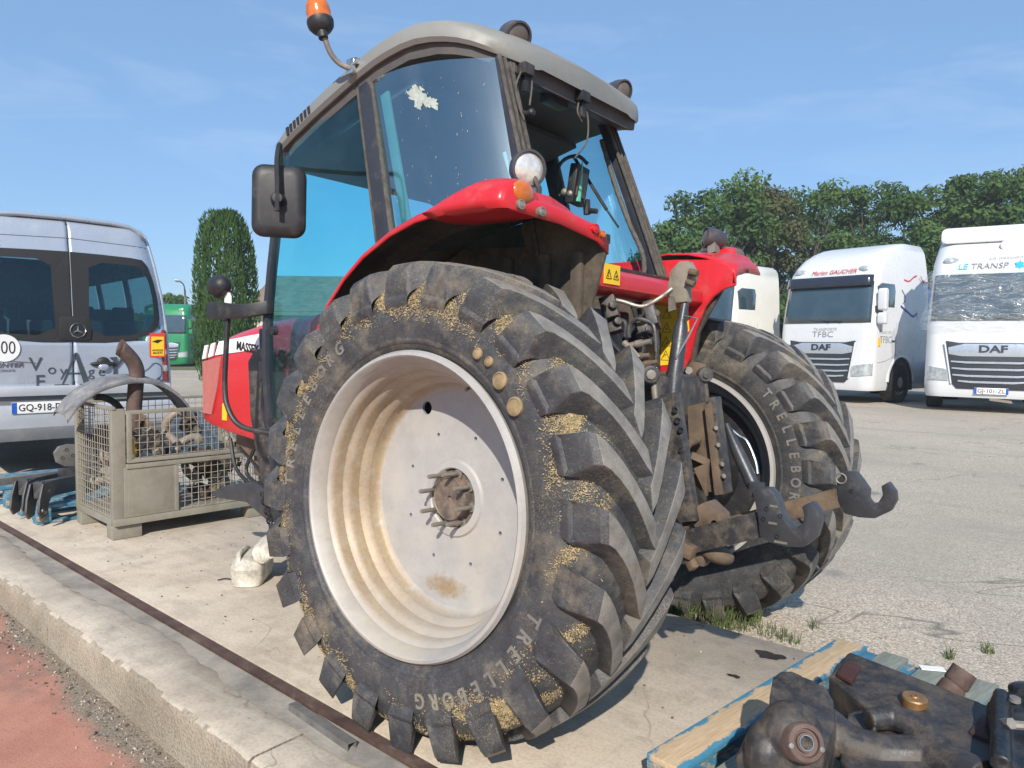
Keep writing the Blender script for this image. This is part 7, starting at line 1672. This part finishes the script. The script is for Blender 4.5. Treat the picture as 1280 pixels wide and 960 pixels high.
TR = [  # position, height, half width, material, label
 ((13.637,-26.884,1.359), 6.4, 2.1, 'leaf', 'lower dark green tree at the left end of the row, beside the cab'),
 ((13.430,-30.943,1.376), 9.6, 2.7, 'leaf', 'tall dark green tree with a pointed top, above the front lamp of the right fender'),
 ((11.882,-33.511,1.403), 8.9, 2.2, 'leaf_br', 'browning tree above the cream lorry'),
 ((10.571,-35.885,1.426), 9.2, 2.5, 'leaf', 'green tree rising over the lorry with the dark visor, left half'),
 ((8.562,-38.833,1.460), 9.6, 2.8, 'leaf', 'broad green tree over the rear of the lorry with the dark visor'),
 ((6.046,-38.309,1.487), 8.8, 2.4, 'leaf', 'green tree above the gap between the two white lorries'),
 ((4.878,-41.862,1.513), 9.9, 2.3, 'leaf', 'green tree above the left corner of the film-wrapped lorry'),
 ((2.813,-39.671,1.529), 9.6, 2.4, 'leaf', 'tall green tree above the film-wrapped lorry at the right edge'),
 ((1.098,-41.081,1.554), 8.6, 2.6, 'leaf', 'green tree cut off by the right edge of the photo'),
 ((-1.249,-44.306,1.593), 9.0, 2.6, 'leaf', 'last green tree of the row, right of the photo'),
 ((15.697,-39.448,1.379), 9.0, 3.0, 'leaf', 'green tree in the second row, behind the browning tree'),
 ((11.477,-44.213,1.445), 9.2, 3.2, 'leaf', 'green tree in the second row, behind the dark visor lorry'),
 ((7.411,-47.556,1.503), 9.3, 3.0, 'leaf', 'green tree in the second row, above the gap between the lorries'),
]
for i, (p, h, w, m, lb) in enumerate(TR):
    h *= 1.06
    tree('broadleaf_tree', lb, 'tree', (p[0], p[1], 0.0), h, w, M[m], 100 + i, 12000 if i < 10 else 9000, 0.12, G, 0.13, 46)
def bush(label, loc, h, w, mat, seed, n=3500, leaf=0.11, group='bushes behind the lorries'):
    t = thing('bush', label, 'bush', loc, random.uniform(0, 6), group); me, B = crown_mesh(seed, h, w, n, mat, 0.05, leaf, 14); link(me, 'crown', t)
    bb = MB()
    for c, r in B[::2]: bb.tube([(0, 0, -.1), (c.x * .4, c.y * .4, c.z * .5), tuple(c)], [.04, .03, .01], 5)
    tag(bb.build('stems', M['bark'], t), kind='stuff')
p = (3.434,-27.495,1.480); bush('yellow-green bush in the gap between the two white lorries', (p[0] - .6, p[1] - 2.4, 0.05), 4.4, 1.7, M['leaf_ye'], 301, 5000)
for k, (p, lb) in enumerate((((12.291,-24.102,1.365), 'dark bush at the foot of the left end of the tree row'), ((9.299,-29.154,1.417), 'dark bush between the cream lorry and the one with the visor'), ((6.263,-32.946,1.466), 'dark bush behind the lorry with the visor'), ((2.070,-35.097,1.522), 'dark bush behind the film-wrapped lorry'), ((11.112,-26.368,1.387), 'dark bush behind the cream lorry'))):
    bush(lb, (p[0], p[1], 0.0), 3.6, 2.2, M['leaf'], 320 + k, 4500, 0.12)
# cypress
cp = (20.321,-9.724,1.222); t = thing('cypress', 'dense green columnar cypress standing left of the cab', 'cypress', (cp[0], cp[1], 0.0), 0)
rn = random.Random(55); vs = []; fs = []
def cyp_r(z): return interp([(0.2, 0.70), (1.0, 0.88), (2.2, 0.95), (3.4, 0.93), (4.4, 0.84), (5.0, 0.66), (5.3, 0.45), (5.5, 0.12)], z)
LOB = [(rn.uniform(0, 6.28), rn.uniform(-0.06, 0.10)) for _ in range(12)]
for k in range(15000):
    z = rn.uniform(0.15, 5.5); a = rn.uniform(0, 6.28)
    lob = 0.07 * math.sin(7 * a + 0.8 * math.sin(z * 1.7)) + 0.06 * math.sin(11 * a + z * 1.1 + 1); top = 0.25 * math.sin(3 * a + 1) if z > 4.4 else 0
    r = (cyp_r(z + top * 0.5) + lob) * (1 - 0.42 * rn.random() ** 2.2)
    if rn.random() < 0.03: r *= 1.07
    p = Vector((r * math.cos(a), r * math.sin(a), z)); up = Vector((math.cos(a) * .35 + rn.gauss(0, .22), math.sin(a) * .35 + rn.gauss(0, .22), 1)).normalized(); s_ = up.cross(Vector((math.cos(a + rn.gauss(0, .8)), math.sin(a + rn.gauss(0, .8)), 0))).normalized()
    l = rn.uniform(0.07, 0.17); w = rn.uniform(0.018, 0.035); b0 = len(vs); vs += [p - up * l * .3, p + s_ * w, p + up * l, p - s_ * w]; fs.append((b0, b0 + 1, b0 + 2, b0 + 3))
me = bpy.data.meshes.new('crown'); me.from_pydata([tuple(v) for v in vs], [], fs); me.materials.append(M['leaf_cy']); link(me, 'crown', t)
bb = MB(); bb.tube([(0, 0, -.2), (0, 0, 3.0), (0, 0, 4.8)], [0.14, 0.10, 0.03], 8); bb.build('trunk', M['bark'], t)
# far bush-like tree beside the minibus and distant belt
p = (47.228,-21.301,0.950); tree('round_tree', 'small round tree far away just right of the minibus roofline', 'tree', (p[0], p[1], -0.2), 4.6, 1.5, M['leaf'], 410, 3500, 0.15, None, 0.14, 16)
# distant wooded belt all round, one mass
bb = MB(); rn = random.Random(8)
vs = []; fs = []
for k in range(16000):
    a = rn.uniform(rad(-165), rad(60)); 
    if rad(-105) < a < rad(-60): pass
    d = rn.uniform(110, 150); hh = 5.0 + 1.8 * math.sin(a * 23) + 1.2 * math.sin(a * 57 + 1); z = rn.uniform(0, hh); p = Vector((d * math.cos(a), d * math.sin(a), z)); s = rn.uniform(0.4, 0.9)
    e = Vector((rn.gauss(0, 1), rn.gauss(0, 1), rn.gauss(0, 1))).normalized(); f = e.orthogonal().normalized(); b0 = len(vs); vs += [p - e * s, p + f * s, p + e * s, p - f * s]; fs.append((b0, b0 + 1, b0 + 2, b0 + 3))
me = bpy.data.meshes.new('distant_wood'); me.from_pydata([tuple(v) for v in vs], [], fs); me.materials.append(M['leaf']); tag(link(me, 'distant_wood'), 'low belt of woods far away round the yard', 'woods', kind='stuff')
# verge under the trees
vg = MB(); pa, pb = Vector((14.168,-23.855,1.342)), Vector((-2.131,-37.255,1.578)); d = (pb - pa).normalized(); n_ = Vector((-d.y, d.x, 0)); n_ = n_ if n_.dot(pa - Vector((-2, 3, 0))) > 0 else -n_
pts = [pa - d * 4, pb + d * 25]; vg.add([(q.x + n_.x * o_, q.y + n_.y * o_, 0.112) for q in pts for o_ in (0, 30)], [(0, 1, 3, 2)])
M['verge'] = paint('dry_grass_verge', (0.09, 0.11, 0.04), 0.95, var=0.35, vs=1.5, dirt=(0.2, 0.17, 0.09), damt=0.4, ds=1.2, co='World'); tag(vg.build('verge', M['verge']), kind='structure')
vg = MB(); c = Vector((32.090,-15.601,1.106)); vg.add([(c.x - 4, c.y - 6, 0.012), (c.x + 30, c.y - 14, 0.012), (c.x + 34, c.y + 6, 0.012), (c.x + 2, c.y + 3, 0.012)], [(0, 1, 2, 3)]); tag(vg.build('verge', M['verge']), kind='structure')
# house behind the cypress
M['wall'] = paint('cream_render', (0.50, 0.46, 0.38), 0.85, var=0.08, vs=1.5); M['tiles'] = paint('brown_roof_tiles', (0.20, 0.14, 0.105), 0.85, var=0.25, vs=3, dirt=(0.30, 0.24, 0.19), damt=0.3, ds=2)
hp = Vector((27.733,-15.295,1.155)); house = thing('house', 'cream house with a brown tiled roof, mostly hidden behind the cypress and cab', 'house', (hp.x, hp.y, 0.0), rad(-50))
b = MB(); b.box((4, -5, 1.3), (8, 10, 2.6)); hw = b.build('wall', M['wall'], house)
b = MB(); b.prism([(-0.4, 2.55), (8.4, 2.55), (8.4, 2.70), (4, 4.6), (-0.4, 2.70)], -10.4, 0.4); hr_ = b.build('roof', M['tiles'], house)
b = MB()
for k in range(15):
    u = (k + .5) / 15; x = lerp(-0.4, 4, u); z = lerp(2.70, 4.6, u); b.box((x, -5, z + 0.02), (0.30, 10.78, 0.03), rotm(0, -math.atan2(1.9, 4.4), 0))
tag(b.build('tile_rows', M['tiles'], hr_), kind='stuff')
for y in (-2.5, -6.5):
    b = MB(); b.box((-0.02, y, 1.4), (0.08, 1.1, 1.2)); wf_ = b.build('window', M['white'], house, bevel=0.01); b = MB(); b.box((-0.065, y, 1.4), (0.01, 0.96, 1.06)); b.build('pane', M['screen'], wf_)
# street lamp
lp = Vector((42.687,-19.850,0.997)); t = thing('street_lamp', 'slim grey street lamp above the green lorry', 'street lamp', (lp.x, lp.y, -0.2), rad(130))
b = MB(); b.tube([(0, 0, 0), (0, 0, 4.7)], [0.08, 0.055], 8); b.build('pole', M['zinc'], t)
b = MB(); b.tube(bez([(0, 0, 4.6), (0.2, 0, 5.0), (0.8, 0, 5.15)], 4), 0.035, 6); b.build('arm', M['zinc'], t)
b = MB(); b.ell((1.0, 0, 5.15), (0.42, 0.13, 0.08), 12, 8); b.build('lamp_head', M['platew'], t)

# ================================================================== thin summer haze
hm = bpy.data.materials.new('thin_haze'); hm.use_nodes = True; ht = hm.node_tree; ht.nodes.clear()
ho_ = ht.nodes.new('ShaderNodeOutputMaterial'); hv = ht.nodes.new('ShaderNodeVolumePrincipled'); hv.inputs['Color'].default_value = (0.86, 0.93, 1.0, 1); hv.inputs['Density'].default_value = 0.0012; hv.inputs['Anisotropy'].default_value = 0.0
ht.links.new(hv.outputs[0], ho_.inputs['Volume'])
gx = [v.co for v in bpy.data.objects['ground'].data.vertices]
x0, x1 = min(v.x for v in gx) - 2, max(v.x for v in gx) + 2; y0, y1 = min(v.y for v in gx) - 2, max(v.y for v in gx) + 2
b = MB(); b.box(((x0 + x1) / 2, (y0 + y1) / 2, 5.4), (x1 - x0, y1 - y0, 13.6)); hz = b.build('haze', hm, None, smooth=0); tag(hz, 'thin pale haze lying over the yard', 'haze', kind='stuff')
